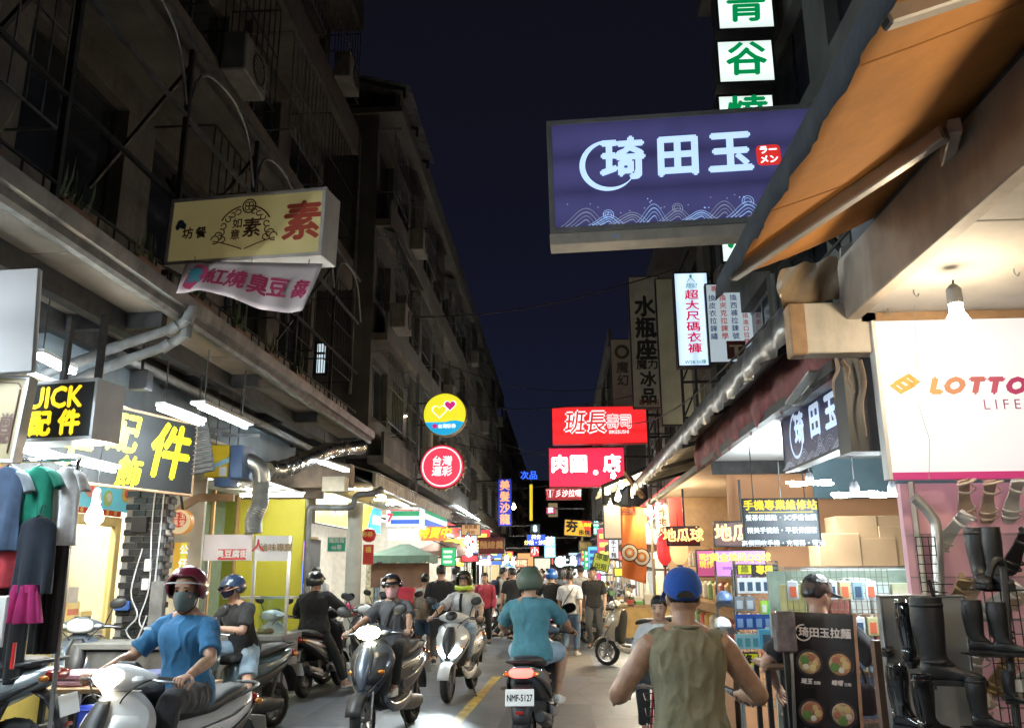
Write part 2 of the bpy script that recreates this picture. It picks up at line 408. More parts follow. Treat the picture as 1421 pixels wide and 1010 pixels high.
def build_person(root,J,look,vox=0.009):
 """look: skin, top(colour), sleeve('none','short','long'), bottom(colour), leg('short','long'), shoe colour, w, belly, hair, hands"""
 s = J['s']; w = look.get('w',1.0); dpt = look.get('d',1.0); sk = look.get('skin') or SKIN()
 fem = look.get('fem',1.0)
 b = MB(); b.loft(torso_rings(J,0,w,dpt),2)
 b.tube([J['neck'] - J['spine'] * .05 * s,J['neck'] + J['spine'] * .015 * s,J['head'] - ZA * .055 * s - YA * .012],[.066 * s,.057 * s * fem,.055 * s * fem],14,smooth=2)
 head_mesh(b,J)
 for nm,sd in (('r',1),('l',-1)):
  b.tube([J['neck'] + J['spine'] * .02 * s,J['neck'].lerp(J['sh' + nm],.45) + ZA * .008 * s,J['sh' + nm]],[.046 * s,.047 * s,.050 * s],12,smooth=2)
  sh,el,wr = J['sh' + nm],J['el' + nm],J['wr' + nm]; k = s * fem * look.get('arm',1.0)
  b.tube([sh - (sh - J['chest']).normalized() * .05 * s,sh,sh.lerp(el,.35),sh.lerp(el,.75),el,el.lerp(wr,.28),el.lerp(wr,.7),wr],[.050 * k,.056 * k,.051 * k,.046 * k,.041 * k,.043 * k,.033 * k,.026 * k],14,smooth=3)
  hp,kn,an = J['hp' + nm],J['kn' + nm],J['an' + nm]; k = s * look.get('legw',1.0)
  b.tube([hp + ZA * .03 * s,hp,hp.lerp(kn,.4),hp.lerp(kn,.85),kn,kn.lerp(an,.3),kn.lerp(an,.7),an],[.070 * k,.088 * k,.080 * k,.062 * k,.055 * k,.057 * k,.041 * k,.036 * k],14,smooth=3)
  fd = Vector(look.get('foot_dir',{}).get(nm,(sd * .12,1,0))).normalized()
  b.tube([an + ZA * .01,an - ZA * .045 * s - fd * .035 * s,an - ZA * .055 * s + fd * .06 * s,an - ZA * .06 * s + fd * .15 * s],[.036 * s,.034 * s,.036 * s,.024 * s],12,smooth=2)
 body = remeshed(b,vox,3)
 for nm,sd in (('r',1),('l',-1)):
  wr,el = J['wr' + nm],J['el' + nm]; hp = look.get('hand',{}).get(nm,{})
  d = Vector(hp.get('d',(wr - el).normalized())); nn = Vector(hp.get('n',(sd,0,.2)))
  hand_mesh(body,wr,d,nn,hp.get('t',1) ,hp.get('curl',.45),s)
 body.build('body',sk,root,smooth=True,auto=0)
 M = head_frame(J)
 # eyes and brows
 if look.get('face',True):
  for sd in (1,-1):
   e = MB(); e.ball((sd * .031,.087,.008),(.012,.009,.006),10,6); e.xf(M).build('eye',pm('eye_dark',(.02,.015,.012),rough=.25),root,smooth=True)
   e = MB(); e.box((sd * .033,.096,.030),(.030,.008,.006)); e.xf(M).build('eyebrow',pm('eye_dark',(.02,.015,.012)),root)
  l = MB(); l.ball((0,.0935,-.067),(.022,.006,.005),10,6); l.xf(M).build('lips',pm('lips',(.36,.13,.11),rough=.45),root,smooth=True)
 # upper garment
 if look.get('top'):
  g = look.get('tg',.012); t = MB(); fl = look.get('flare',.02); sl = look.get('sleeve','short')
  z0 = look.get('hem',-.10)
  t.loft(torso_rings(J,g,w,dpt * look.get('belly',1.0),z0,.50,flare=fl),2)
  for nm in ('r','l'):
   sh,el,wr = J['sh' + nm],J['el' + nm],J['wr' + nm]; k = s * look.get('arm',1.0)
   inn = sh - (sh - J['chest']).normalized() * .07 * s
   t.tube([J['neck'].lerp(sh,.30) - ZA * .004 * s,J['neck'].lerp(sh,.6) + ZA * .002 * s,sh if sl != 'none' else J['neck'].lerp(sh,.88)],[.040 * s,(.046 + g * .6) * s,(.048 + g) * s],12,smooth=2)
   if sl == 'short':
    t.tube([inn,sh,sh.lerp(el,.4),sh.lerp(el,.80)],[(.056 + g) * k,(.058 + g) * k,(.060 + g) * k,(.064 + g) * k],16,smooth=3)
   elif sl == 'long':
    t.tube([inn,sh,sh.lerp(el,.5),el,el.lerp(wr,.5),el.lerp(wr,.93)],[(.056 + g) * k,(.058 + g) * k,(.056 + g) * k,(.050 + g) * k,(.044 + g) * k,(.034 + g) * k],16,smooth=3)
   else:
    t.tube([inn,sh - (sh - J['chest']).normalized() * .03 * s,sh - (sh - J['chest']).normalized() * .004 * s],[(.058 + g) * k,(.052 + g) * k,(.040 + g) * k],16,smooth=3)
  cl_ = MB(); nb = J['neck'] + J['spine'] * .002 * s; fv = Vector((0,J['spine'].z,-J['spine'].y)).normalized()
  rg_ = [nb + XA * math.cos(a) * .074 * s * w ** .5 + fv * (math.sin(a) * .072 - .004) * s - J['spine'] * (.030 * max(0,math.sin(a)) - .004) * s for a in [2 * math.pi * q / 24 for q in range(25)]]
  cl_.tube(rg_,.009 * s,8,caps=False); cl_.build('collar',look['top'],root,smooth=True,auto=0)
  t = remeshed(t,vox * 1.1,4,look.get('wr',.006),look.get('wrs',.10),seed=look.get('seed',1))
  t.build(look.get('topname','shirt'),look['top'],root,smooth=True,auto=0)
 # lower garment
 if look.get('bottom'):
  t = MB(); g = .012
  t.loft(torso_rings(J,g,w,dpt,-.13,.10),2)
  for nm in ('r','l'):
   hp,kn,an = J['hp' + nm],J['kn' + nm],J['an' + nm]; k = s * look.get('legw',1.0)
   if look.get('leg','long') == 'long':
    P = [hp + ZA * .03 * s,hp,hp.lerp(kn,.45),kn,kn.lerp(an,.4),kn.lerp(an,.92)]; q = look.get('cuff',.050)
    rr = [(.072 + g) * k,(.092 + g) * k,(.082 + g) * k,(.062 + g) * k,(.056 + g) * k,(q + g) * k]
   else:
    e = look.get('short',.80)
    P = [hp + ZA * .03 * s,hp,hp.lerp(kn,e * .55),hp.lerp(kn,e)]; rr = [(.072 + g) * k,(.092 + g) * k,(.088 + g) * k,(.084 + g) * k]
   t.tube(P,rr,16,smooth=3)
  remeshed(t,vox * 1.1,4,.005,.12,seed=3).build('trousers' if look.get('leg','long') == 'long' else 'shorts',look['bottom'],root,smooth=True,auto=0)
 # shoes
 for nm,sd in (('r',1),('l',-1)):
  an = J['an' + nm]; fd = Vector(look.get('foot_dir',{}).get(nm,(sd * .12,1,0))).normalized(); x = fd.cross(ZA)
  if not look.get('shoe'): continue
  rg = []
  for l,wd,hh in ((-.075,.028,.055),(-.06,.036,.085),(-.01,.040,.090),(.05,.042,.062),(.11,.046,.048),(.17,.038,.036),(.192,.020,.022)):
   zc = an.z - .085 * s
   rg.append(ring(Vector((an.x,an.y,zc)) + fd * l * s + ZA * hh * .5 * s,x,ZA,wd * s,hh * .5 * s,14,2.8))
  sh = MB(); sh.loft(rg,2); so = sh.build('shoe',look['shoe'],root,smooth=True,auto=0)
  so2 = MB(); so2.loft([ring(Vector((an.x,an.y,an.z - .085 * s)) + fd * .055 * s + ZA * z * s,fd,x,.138 * s * e,.047 * s * e,18,2.6) for z,e in ((0.0,.97),(.006,1),(.022,1),(.026,.97))])
  so2.build('sole',pm('sole',(.55,.54,.5),rough=.8),so,smooth=True)
 hr = look.get('hair')
 if hr:
  t = MB(); col,style = hr
  t.loft([ring((0,y,z),XA,YA,a,d,22,2.1) for z,a,d,y in ((-.02 if style != 'long' else -.10,.066,.062,-.040),(.01,.078,.075,-.034),(.045,.082,.098,-.014),(.08,.080,.102,-.008),(.11,.062,.080,-.010),(.135,.030,.040,-.012),(.139,.008,.010,-.012))],2)
  if style == 'long':
   t.loft([ring((0,y,z),XA,YA,a,d,18,2.3) for z,a,d,y in ((.05,.078,.06,-.045),(-.05,.080,.055,-.052),(-.14,.070,.040,-.062),(-.22,.045,.022,-.066))],2)
  if style == 'bun':
   t.ball((0,-.105,.06),(.042,.040,.040))
  t = remeshed(t,.010,1,.006,.018,4); t.xf(M)
  t.build('hair',col,root,smooth=True,auto=0)
def helmet(root,J,col,style='open',accent=None,visor=None,trim=None,mask=None,name='helmet',size=1.0,strap=True):
 """style open: jockey shell with brim; three: three-quarter with side panels; full: chin bar"""
 M = head_frame(J) @ Matrix.Scale(size,4)
 h = MB(); n = 28; rows = []
 # outer shell as an angular sheet: longitude k, latitude rows; lower rim depends on longitude
 for i in range(12):
  r = []
  for k in range(n):
   a = 2 * math.pi * k / n; fy = math.cos(a)     # fy=1 front
   if style == 'open': low = 0.40 if fy > .5 else (0.40 + (0.5 - fy) * 0.50 if fy > -.3 else 0.80 - max(0,(-fy - .3)) * 0.0)
   elif style == 'three': low = 0.44 if fy > .72 else (0.44 + (0.72 - fy) * 1.3 if fy > .3 else 0.985)
   else: low = 0.40 if fy > .80 else (0.40 + (0.80 - fy) * 1.7 if fy > .45 else 1.0)
   ph = (i / 11.0) * low * math.pi * .70
   if i == 0: ph = 0.001
   r.append(Vector((0.122 * math.sin(ph) * math.sin(a),0.142 * math.sin(ph) * fy - 0.008,0.030 + 0.125 * math.cos(ph) - (0.010 if fy < 0 else 0) * math.sin(ph))))
  rows.append(r)
 h.loft(rows,1,1,caps=False); h.xf(M)
 h.build(name,col,root,smooth=True,auto=60,solid=0.014 * size)
 if style in ('open','three','full') and visor != 'none':
  b = MB(); g = []
  for k in range(13):
   a = R(-62 + 124 * k / 12); g.append((math.sin(a),math.cos(a)))
  if visor is None:       # short peak
   rows = [[Vector((0.122 * x,0.142 * y - .006,.062 - .010 * j)) + Vector((x * .012 * j,(0.026 * j) * max(0,y - .35) * 1.5,-.006 * j)) for x,y in g] for j in range(3)]
   b.sheet(rows); b.xf(M); b.build('peak',accent or col,root,smooth=True,solid=0.006)
  else:                   # curved face shield
   rows = [[Vector((0.128 * x * (1 - .05 * j),(0.152 - .002 * j) * y - .006,.078 - j * visor[1] / 5)) for x,y in g] for j in range(6)]
   b.sheet(rows); b.xf(M); b.build('visor',visor[0],root,smooth=True,solid=0.003)
 if trim is not None:
  for sd in (1,-1):
   t = MB(); t.tube([(sd * .124,.0,.03),(sd * .116,.065,.046),(sd * .080,.118,.058),(sd * .0,.144,.062)],.0045,6,smooth=3); t.xf(M).build('trim',trim,root,smooth=True)
 if style == 'full':
  c = MB()
  rg = []
  for k in range(9):
   a = R(-100 + 200 * k / 8); rg.append(ring((0.118 * math.sin(a),0.150 * math.cos(a) - .006,-.085 + .012 * abs(math.sin(a))),Vector((math.sin(a),math.cos(a),0)),ZA,.014,.032,10,2.5))
  c.loft(rg,2); c.xf(M).build('chin_bar',accent or col,root,smooth=True,auto=0)
 if strap:
  t = MB()
  t.tube([(.082,.01,-.02),(.066,.02,-.09),(.02,.045,-.132),(-.02,.045,-.132),(-.066,.02,-.09),(-.082,.01,-.02)],.006,6,smooth=3,flat=.5)
  t.xf(M).build('chin_strap',pm('strap_black',(.02,.02,.022),rough=.7),root,smooth=True)
 if mask is not None:
  face_mask(root,J,mask)
def face_mask(root,J,mat):
 M = head_frame(J); rows = []
 for j,(z,out) in enumerate(((.004,.000),(-.015,.010),(-.038,.016),(-.062,.016),(-.085,.012),(-.108,.004),(-.122,-.012))):
  r = []
  for k in range(15):
   a = R(-86 + 172 * k / 14); c = math.cos(a)
   rx = .076 if z > -.06 else .070 - (-.06 - z) * .25; ry = .100 + out * c
   nose = .016 * max(0,1 - abs(a) / .35) * (1 if -.05 < z else .3)
   r.append(Vector((rx * math.sin(a),ry * c + nose - .004 + (.008 if z < -.06 else 0),z - .012 * abs(math.sin(a)) ** 3 * (1 if z > -.06 else -1))))
  rows.append(r)
 m = MB(); m.sheet(rows); m.xf(M); m.build('face_mask',mat,root,smooth=True,auto=0,solid=.004)
 for sd in (1,-1):
  l = MB(); l.tube([(sd * .074,.004,-.02),(sd * .080,-.02,-.002),(sd * .078,-.030,.01)],.002,5); l.xf(M).build('mask_loop',pm('mask_loop',(.6,.6,.6)),root)
# --- scooters: +Y is forward, origin on the ground between the wheels
def RUB(): return pm('rubber',(.018,.018,.019),rough=.82,var=.3,scale=30,bump=.1,bscale=120)
def PLA(): return pm('black_plastic',(.022,.022,.024),rough=.48,var=.3,scale=14,bump=.04,bscale=200)
def CHR(): return pm('chrome',(.75,.75,.76),rough=.16,metal=1.0,var=.08)
def ALU(): return pm('alloy',(.35,.35,.36),rough=.38,metal=.9,var=.2,scale=20)
def ENG(): return pm('engine_metal',(.10,.10,.10),rough=.5,metal=.7,var=.4,scale=16)
def SEAT(): return pm('seat_vinyl',(.020,.019,.019),rough=.55,var=.25,scale=10,bump=.12,bscale=260)
def paint(name,col): return pm('paint_' + name,col,rough=.28,var=.05,scale=3,coat=.8)
def wheel(root,y,r,w,name):
 t = MB(); prof = []
 for k in range(15):
  a = R(-110 + 220 * k / 14); prof.append((r - w * .5 + w * .5 * math.cos(a),w * .5 * math.sin(a)))
 t.lathe(prof,(0,y,r),XA,40,caps=False)
 for k in range(30):
  a = 2 * math.pi * k / 30; sd = 1 if k % 2 else -1
  t.bar((sd * w * .08,y + math.cos(a) * (r + .001),r + math.sin(a) * (r + .001)),(sd * w * .36,y + math.cos(a + .09) * (r - .012),r + math.sin(a + .09) * (r - .012)),.010,.006)
 ty = t.build(name,RUB(),root,smooth=True)
 g = MB(); ri = r - w * .5 - .012
 g.lathe([(ri + .012,-w * .36),(ri - .008,-w * .30),(ri - .014,0),(ri - .008,w * .30),(ri + .012,w * .36),(ri + .012,-w * .36)],(0,y,r),XA,36,caps=False)
 g.lathe([(.030,-w * .4),(.034,-w * .3),(.034,w * .3),(.030,w * .4)],(0,y,r),XA,16)
 for k in range(5):
  a = 2 * math.pi * k / 5 + .3
  c,s_ = math.cos(a),math.sin(a)
  for o in (-.12,.12): g.bar((0,y + c * .028,r + s_ * .028),(0,y + math.cos(a + o) * (ri - .006),r + math.sin(a + o) * (ri - .006)),.022,.020,XA)
 g.build('rim',ALU(),ty,smooth=True)
 d = MB(); d.lathe([(.095,.038),(.095,.042),(.050,.042),(.050,.038)],(0,y,r),XA,26,caps=False); d.build('brake_disc',CHR(),ty,smooth=True)
 return ty
def scooter(name,label,loc,rz,main,second=None,group=None,lean=0.0,head='bar',lamp=None,tail=None,plate=None,seat=None,mirrors=True,scale=1.0,steer=0.0,beam=0.0,box=None,detail=True,third=None,plate_col=(.75,.75,.72),lamp_shape='wide'):
 root = thing(name,label,'scooter',loc,rz,group,ry=lean,scale=scale)
 second = second or PLA(); third = third or main
 wheel(root,0.66,.235,.105,'front_wheel'); wheel(root,-0.62,.235,.115,'rear_wheel')
 # fork and front mudguard
 m = MB()
 for sd in (1,-1):
  m.tube([(sd * .075,.66,.235),(sd * .075,.60,.48),(sd * .06,.545,.66)],[.019,.021,.023],10)
 m.tube([(-.09,.66,.235),(.09,.66,.235)],.012,8); m.build('fork',ALU(),root,smooth=True)
 m = MB(); rows = []
 for k in range(12):
  a = R(14 + 128 * k / 11); rows.append([Vector((x,.66 + math.cos(a) * (.275 - abs(x) * .35),.235 + math.sin(a) * (.275 - abs(x) * .35))) for x in (-.078,-.06,-.03,0,.03,.06,.078)])
 m.sheet(rows); m.build('front_mudguard',third,root,smooth=True,solid=.006,auto=0)
 # front apron: nose lofted upward
 m = MB(); rg = []
 for z,yf,w,yb,c in ((.43,.670,.030,.50,.012),(.49,.700,.085,.44,.035),(.57,.712,.145,.40,.060),(.67,.695,.200,.36,.085),(.77,.645,.228,.33,.095),(.86,.580,.205,.32,.085),(.93,.525,.135,.32,.05),(.965,.49,.08,.33,.03)):
  rg.append([Vector(p) for p in ((0,yf,z),(w * .34,yf - c * .45,z),(w * .76,yf - c * 1.45,z),(w,yf - c * 2.2,z - .01),(w * .96,yb + .01,z - .015),(w * .5,yb - .012,z - .015),(0,yb - .015,z - .015),(-w * .5,yb - .012,z - .015),(-w * .96,yb + .01,z - .015),(-w,yf - c * 2.2,z - .01),(-w * .76,yf - c * 1.45,z),(-w * .34,yf - c * .45,z))])
 m.loft(rg,4,1); ap = m.build('front_apron',main,root,smooth=True,auto=16)
 if detail:
  # centre strip, vents and edge trims on the apron
  t = MB(); P = [(0,.700,.50),(0,.714,.60),(0,.682,.72),(0,.612,.84),(0,.548,.92)]
  rg = []
  for (x,y,z),w in zip(P,(.03,.060,.085,.075,.045)): rg.append([Vector((-w,y - .022 * (w / .05),z)),Vector((-w * .6,y - .002,z)),Vector((0,y + .008,z)),Vector((w * .6,y - .002,z)),Vector((w,y - .022 * (w / .05),z))])
  t.loft(rg,3,1,closed=False); t.open = False; t.build('centre_strip',second,ap,smooth=True,auto=0,solid=.004)
  for sd in (1,-1):
   t = MB(); t.tube([(sd * .030,.698,.47),(sd * .100,.640,.53),(sd * .178,.540,.64),(sd * .226,.440,.76)],[.006,.009,.009,.005],6,smooth=3)
   t.build('edge_trim',CHR() if detail == 'chrome' else PLA(),ap,smooth=True)
 for sd in ((1,-1) if head == 'bar' else ()):      # layered side wings of the apron
  t = MB(); g_ = []
  for z,yf,w,c in ((.545,.712,.128,.052),(.62,.708,.175,.072),(.70,.680,.214,.089),(.78,.640,.230,.096),(.835,.600,.215,.090)):
   g_.append([Vector((sd * w * u,yf - c * v + .007,z + dz)) for u,v,dz in ((.42,.62,.012),(.60,1.02,.006),(.78,1.50,0),(.95,2.28,-.012),(1.02,2.85,-.02))])
  t.sheet(g_); t.open = True; t.build('apron_wing',third if third is not main else second if detail == 'chrome' else main,ap,smooth=True,solid=.008,auto=0)
 # turn signals on the apron
 for sd in (1,-1):
  t = MB(); t.ball((sd * .165,.575,.665),(.026,.042,.020),10,6,Matrix.Rotation(sd * .6,3,'Z')); t.build('turn_signal',pm('amber_lens',(.75,.25,.03),rough=.2,coat=.5),root,smooth=True)
 # lower front, leg shield and floor
 m = MB(); m.loft([ring((0,.40,.42),XA,YA,.15,.06,16,3),ring((0,.385,.60),XA,YA,.205,.05,16,3),ring((0,.34,.84),XA,YA,.17,.045,16,3),ring((0,.325,.95),XA,YA,.07,.04,16,3)],3); m.build('leg_shield',PLA(),root,smooth=True)
 m = MB(); m.loft([ring((0,.46,.40),XA,ZA,.10,.06,18,3),ring((0,.36,.33),XA,ZA,.155,.055,18,3.2),ring((0,.10,.32),XA,ZA,.165,.055,18,3.4),ring((0,-.08,.34),XA,ZA,.15,.07,18,3.2)],3); m.build('floorboard',PLA(),root,smooth=True)
 for sd in (1,-1):
  m = MB(); m.loft([ring((sd * .135,.42,.40),YA,ZA,.03,.04,10),ring((sd * .165,.30,.30),XA,ZA,.016,.05,10),ring((sd * .178,.05,.29),XA,ZA,.016,.045,10),ring((sd * .165,-.22,.34),XA,ZA,.014,.05,10)],3)
  m.build('side_sill',main,root,smooth=True,auto=0)
 # rear body
 m = MB(); rg = []
 for y,zc,a,b in ((.02,.52,.125,.17),(-.06,.54,.150,.19),(-.22,.57,.175,.17),(-.42,.62,.185,.135),(-.62,.68,.165,.100),(-.80,.735,.110,.070),(-.88,.765,.055,.040)):
  rg.append(ring((0,y,zc),XA,ZA,a,b,20,2.7))
 m.loft(rg,3); bd = m.build('rear_body',main,root,smooth=True,auto=0)
 for sd in (1,-1):
  m = MB(); m.loft([ring((sd * .150,-.04,.47),YA,ZA,.03,.05,10),ring((sd * .178,-.24,.50),XA,ZA,.012,.060,10),ring((sd * .186,-.46,.57),XA,ZA,.012,.045,10),ring((sd * .165,-.66,.65),XA,ZA,.010,.025,10),ring((sd * .120,-.80,.71),XA,ZA,.006,.010,10)],3)
  m.build('side_panel',second,bd,smooth=True,auto=0)
 for sd in (1,-1):
  m = MB(); m.tube([(sd * .140,-.02,.64),(sd * .185,-.25,.675),(sd * .190,-.48,.70),(sd * .160,-.70,.755)],[.004,.008,.008,.004],6,smooth=3)
  m.build('body_trim',CHR(),bd,smooth=True)
  m = MB(); m.box((sd * .1865,-.30,.615),(.002,.13,.028),Matrix.Rotation(R(-8),3,'X')); m.build('badge',CHR(),bd,bevel=.001)
 # seat
 m = MB(); rg = []
 for y,zc,a,b in ((.07,.735,.085,.030),(.0,.760,.120,.045),(-.14,.770,.145,.050),(-.32,.775,.160,.050),(-.46,.805,.155,.052),(-.62,.825,.140,.050),(-.74,.830,.105,.040),(-.78,.830,.06,.022)):
  rg.append(ring((0,y,zc),XA,ZA,a,b,18,2.8))
 m.loft(rg,3); m.build('seat',seat or SEAT(),root,smooth=True,auto=0)
 # grab rail
 m = MB(); m.tube([(.14,-.52,.80),(.155,-.70,.83),(.11,-.86,.85),(0,-.90,.855),(-.11,-.86,.85),(-.155,-.70,.83),(-.14,-.52,.80)],.013,8,smooth=3); m.build('grab_rail',PLA() if main is not PLA() else ALU(),root,smooth=True)
 # tail lamp
 m = MB(); m.loft([ring((0,-.84,.745),XA,ZA,.115,.045,18,2.6),ring((0,-.895,.750),XA,ZA,.105,.038,18,2.6),ring((0,-.915,.752),XA,ZA,.075,.024,18,2.4)],2)
 m.build('tail_lamp',tail or pm('tail_lens',(.32,.012,.012),rough=.18,coat=.6),root,smooth=True,auto=0)
 for sd in (1,-1):
  m = MB(); m.ball((sd * .135,-.845,.735),(.030,.035,.022),10,6); m.build('rear_turn_signal',pm('amber_lens',(.75,.25,.03)),root,smooth=True)
 # rear mudguard with plate
 m = MB(); rows = []
 for (y,z,w) in ((-.74,.66,.085),(-.86,.60,.09),(-.93,.50,.088),(-.965,.40,.08),(-.975,.33,.07)):
  rows.append([Vector((x * w,y + .012 * x * x * 2,z)) for x in (-1,-.6,0,.6,1)])
 m.sheet(rows); m.build('rear_mudguard',PLA(),root,smooth=True,solid=.008)
 m = MB(); m.box((0,0,0),(.26,.006,.14)); pl = m.build('licence_plate',pm('plate_white',plate_col,rough=.4,var=.06),root,bevel=.004)
 pl.matrix_basis = Matrix.Translation((0,-.968,.555)) @ Matrix.Rotation(R(-14),4,'X')
 if plate: text(pl,plate,0,-.006,.078,pm('plate_ink',(.02,.02,.02),rough=.5),y=-.0045,bold=.03,sx=.68)
 m = MB(); m.box((0,-.985,.43),(.07,.014,.028)); m.build('reflector',pm('tail_lens',(.32,.012,.012)),root,bevel=.004)
 # engine, exhaust, shock, stand
 m = MB(); m.loft([ring((-.09,.0,.30),XA,ZA,.05,.07,12,3),ring((-.10,-.25,.27),XA,ZA,.055,.085,12,3),ring((-.105,-.50,.25),XA,ZA,.05,.075,12,3),ring((-.10,-.66,.24),XA,ZA,.04,.055,12,3)],2)
 m.box((0,-.22,.36),(.22,.26,.16)); m.tube([(-.11,-.48,.31),(-.11,-.60,.60)],.022,10); m.build('engine',ENG(),root,smooth=True)
 m = MB(); m.tube([(.08,.05,.24),(.13,-.25,.22),(.150,-.36,.25),(.155,-.42,.27),(.158,-.78,.36),(.158,-.84,.375)],[.018,.018,.035,.055,.058,.040],14,smooth=2); ex = m.build('exhaust',PLA(),root,smooth=True)
 m = MB(); m.loft([ring((.208,-.44,.285),YA,ZA,.03,.045,10,2.6),ring((.214,-.60,.32),ZA,YA,.046,.05,10,2.6),ring((.208,-.76,.36),YA,ZA,.03,.04,10,2.6)],2); m.build('heat_shield',ALU(),ex,smooth=True)
 m = MB(); m.tube([(-.14,.0,.25),(-.22,.04,.02)],[.012,.010],8); m.tube([(-.22,.04,.016),(-.25,.10,.014)],.012,6); m.build('kickstand',ENG(),root,smooth=True)
 # handlebar group
 hb = bpy.data.objects.new('handlebar',None); COL.objects.link(hb); hb.parent = root; KIDS.setdefault(root.name,[]).append(hb)
 pv = Vector((0,.40,0)); hb.matrix_basis = Matrix.Translation(pv) @ Matrix.Rotation(steer,4,'Z') @ Matrix.Translation(-pv)
 m = MB(); rg = []
 for x,y,z,a,b in ((-.215,.35,1.02,.022,.022),(-.16,.375,1.03,.055,.040),(-.08,.42,1.035,.095,.068),(0,.435,1.04,.115,.078),(.08,.42,1.035,.095,.068),(.16,.375,1.03,.055,.040),(.215,.35,1.02,.022,.022)):
  rg.append(ring((x,y,z),YA,ZA,a,b,16,2.3))
 m.loft(rg,3); m.tube([(0,.43,.90),(0,.41,1.02)],[.07,.06],12); m.build('handlebar_cover',main if head == 'bar' else third,hb,smooth=True,auto=0)
 for sd in (1,-1):
  m = MB(); m.tube([(sd * .21,.385,1.03),(sd * .17,.47,1.0),(sd * .10,.50,.93),(sd * .05,.47,.86)],.0045,6,smooth=4); m.build('brake_cable',WIRE(),hb,smooth=True)
 m = MB(); m.box((0,.352,1.095),(.15,.075,.030),Matrix.Rotation(R(35),3,'X')); m.build('dashboard',PLA(),hb,bevel=.012,seg=2)
 for sd in (1,-1):
  m = MB(); m.tube([(sd * .20,.35,1.02),(sd * .235,.335,1.02),(sd * .35,.295,1.012),(sd * .365,.29,1.012)],[.018,.019,.019,.022],10); m.build('grip',RUB(),hb,smooth=True)
  m = MB(); m.tube([(sd * .20,.385,1.025),(sd * .27,.395,1.02),(sd * .36,.355,1.008)],[.008,.008,.006],6,smooth=2); m.build('brake_lever',ALU(),hb,smooth=True)
  if mirrors:
   m = MB(); m.tube([(sd * .215,.37,1.04),(sd * .25,.40,1.14),(sd * .285,.41,1.215)],.007,6,smooth=2)
   mi = m.build('mirror_stalk',PLA(),hb,smooth=True)
   Q = Matrix.Translation((sd * .315,.41,1.245)) @ Matrix.Rotation(sd * -.25,4,'Y') @ Matrix.Rotation(sd * .12,4,'Z')
   m = MB(); m.loft([ring((0,.028,0),XA,ZA,.030,.020,18,2.4),ring((0,.018,0),XA,ZA,.068,.045,18,2.4),ring((0,-.002,0),XA,ZA,.078,.053,18,2.4),ring((0,-.012,0),XA,ZA,.076,.051,18,2.4)],2); m.xf(Q); m.build('mirror_shell',PLA(),hb,smooth=True)
   m = MB(); m.loft([ring((0,-.0125,0),XA,ZA,.070,.046,18,2.4),ring((0,-.0145,0),XA,ZA,.070,.046,18,2.4)]); m.xf(Q); m.build('mirror_glass',pm('mirror_glass',(.8,.82,.85),rough=.03,metal=1,var=.02),hb,smooth=True)
 lm = lamp or pm('lamp_lens_off',(.75,.77,.78),rough=.08,coat=1.0,var=.05)
 if head == 'bar':
  m = MB()
  if lamp_shape == 'heart':
   pts = []
   for k in range(26):
    a = 2 * math.pi * k / 26; x = 16 * math.sin(a) ** 3; z = 13 * math.cos(a) - 5 * math.cos(2 * a) - 2 * math.cos(3 * a) - math.cos(4 * a); pts.append((x / 16 * .098,z / 16 * .082))
   m.loft([[Vector((x * e,y,1.035 + z * e)) for x,z in pts] for y,e in ((.50,1.0),(.535,.98),(.556,.85),(.566,.55),(.569,.15))],1)
  else:
   m.loft([ring((0,y,1.035),XA,ZA,.122 * e,.066 * e,20,2.5) for y,e in ((.49,1.0),(.530,.97),(.552,.82),(.562,.5),(.565,.12))],2)
  m.build('headlight',lm,hb,smooth=True,auto=0)
  for sd in (1,-1):
   m = MB(); m.ball((sd * .150,.440,1.03),(.042,.034,.022),10,6,Matrix.Rotation(sd * -.5,3,'Z')); m.build('position_lamp',pm('lamp_lens_off',(.75,.77,.78)),hb,smooth=True)
  hl = Vector((0,.58,1.03))
 else:
  for sd in (1,-1):
   m = MB(); m.loft([[Vector((sd * x,y,z)) for x,y,z in q] for q in ([(.022,.690,.535),(.030,.700,.600),(.115,.635,.665),(.172,.565,.650),(.110,.630,.570)],[(.032,.718,.550),(.038,.722,.598),(.112,.672,.652),(.158,.605,.640),(.108,.662,.578)])],1,2); m.build('headlight',lm,root,smooth=True)
  m = MB(); m.loft([ring((0,.500,1.06),XA,ZA,.085,.055,16,2.2),ring((0,.548,1.045),XA,ZA,.070,.046,16,2.2),ring((0,.570,1.03),XA,ZA,.035,.02,16)],2); m.build('nose_cover',PLA(),hb,smooth=True)
  hl = Vector((0,.76,.60))
 if beam > 0:
  ld = bpy.data.lights.new('headlight_beam','SPOT'); ld.energy = beam; ld.spot_size = R(62); ld.spot_blend = .7; ld.color = (.85,.97,1.0); ld.shadow_soft_size = .05
  lo = bpy.data.objects.new('headlight_beam',ld); COL.objects.link(lo); lo.parent = root; lo.location = hl + Vector((0,.04,0)); lo.rotation_euler = (R(76),0,0)
 return root
def rider_pose(h=1.70,lean=.10,head=(0,0),hands=None,feet=None,hip=(0,-.20,.87),elbow=(.9,-.55,-.55),**k):
 s = h / 1.7
 hands = hands or {'r': (.335,.235,1.03),'l': (-.335,.235,1.03)}
 feet = feet or {'r': (.13,.17,.47),'l': (-.13,.17,.47)}
 return skeleton('ride',h,lean,hands,feet,hip,head,elbow=elbow,knee=(.35,.8,.8),**k)
GRIP = {'r': dict(d=(.10,.95,-.05),n=(0,.1,1),t=-1,curl=1.25),'l': dict(d=(-.10,.95,-.05),n=(0,.1,1),t=1,curl=1.25)}
def attach(o,root):
 """seat a rider: same frame as the scooter, still a thing of its own"""
 o.location = root.location; o.rotation_euler = root.rotation_euler; o.scale = root.scale
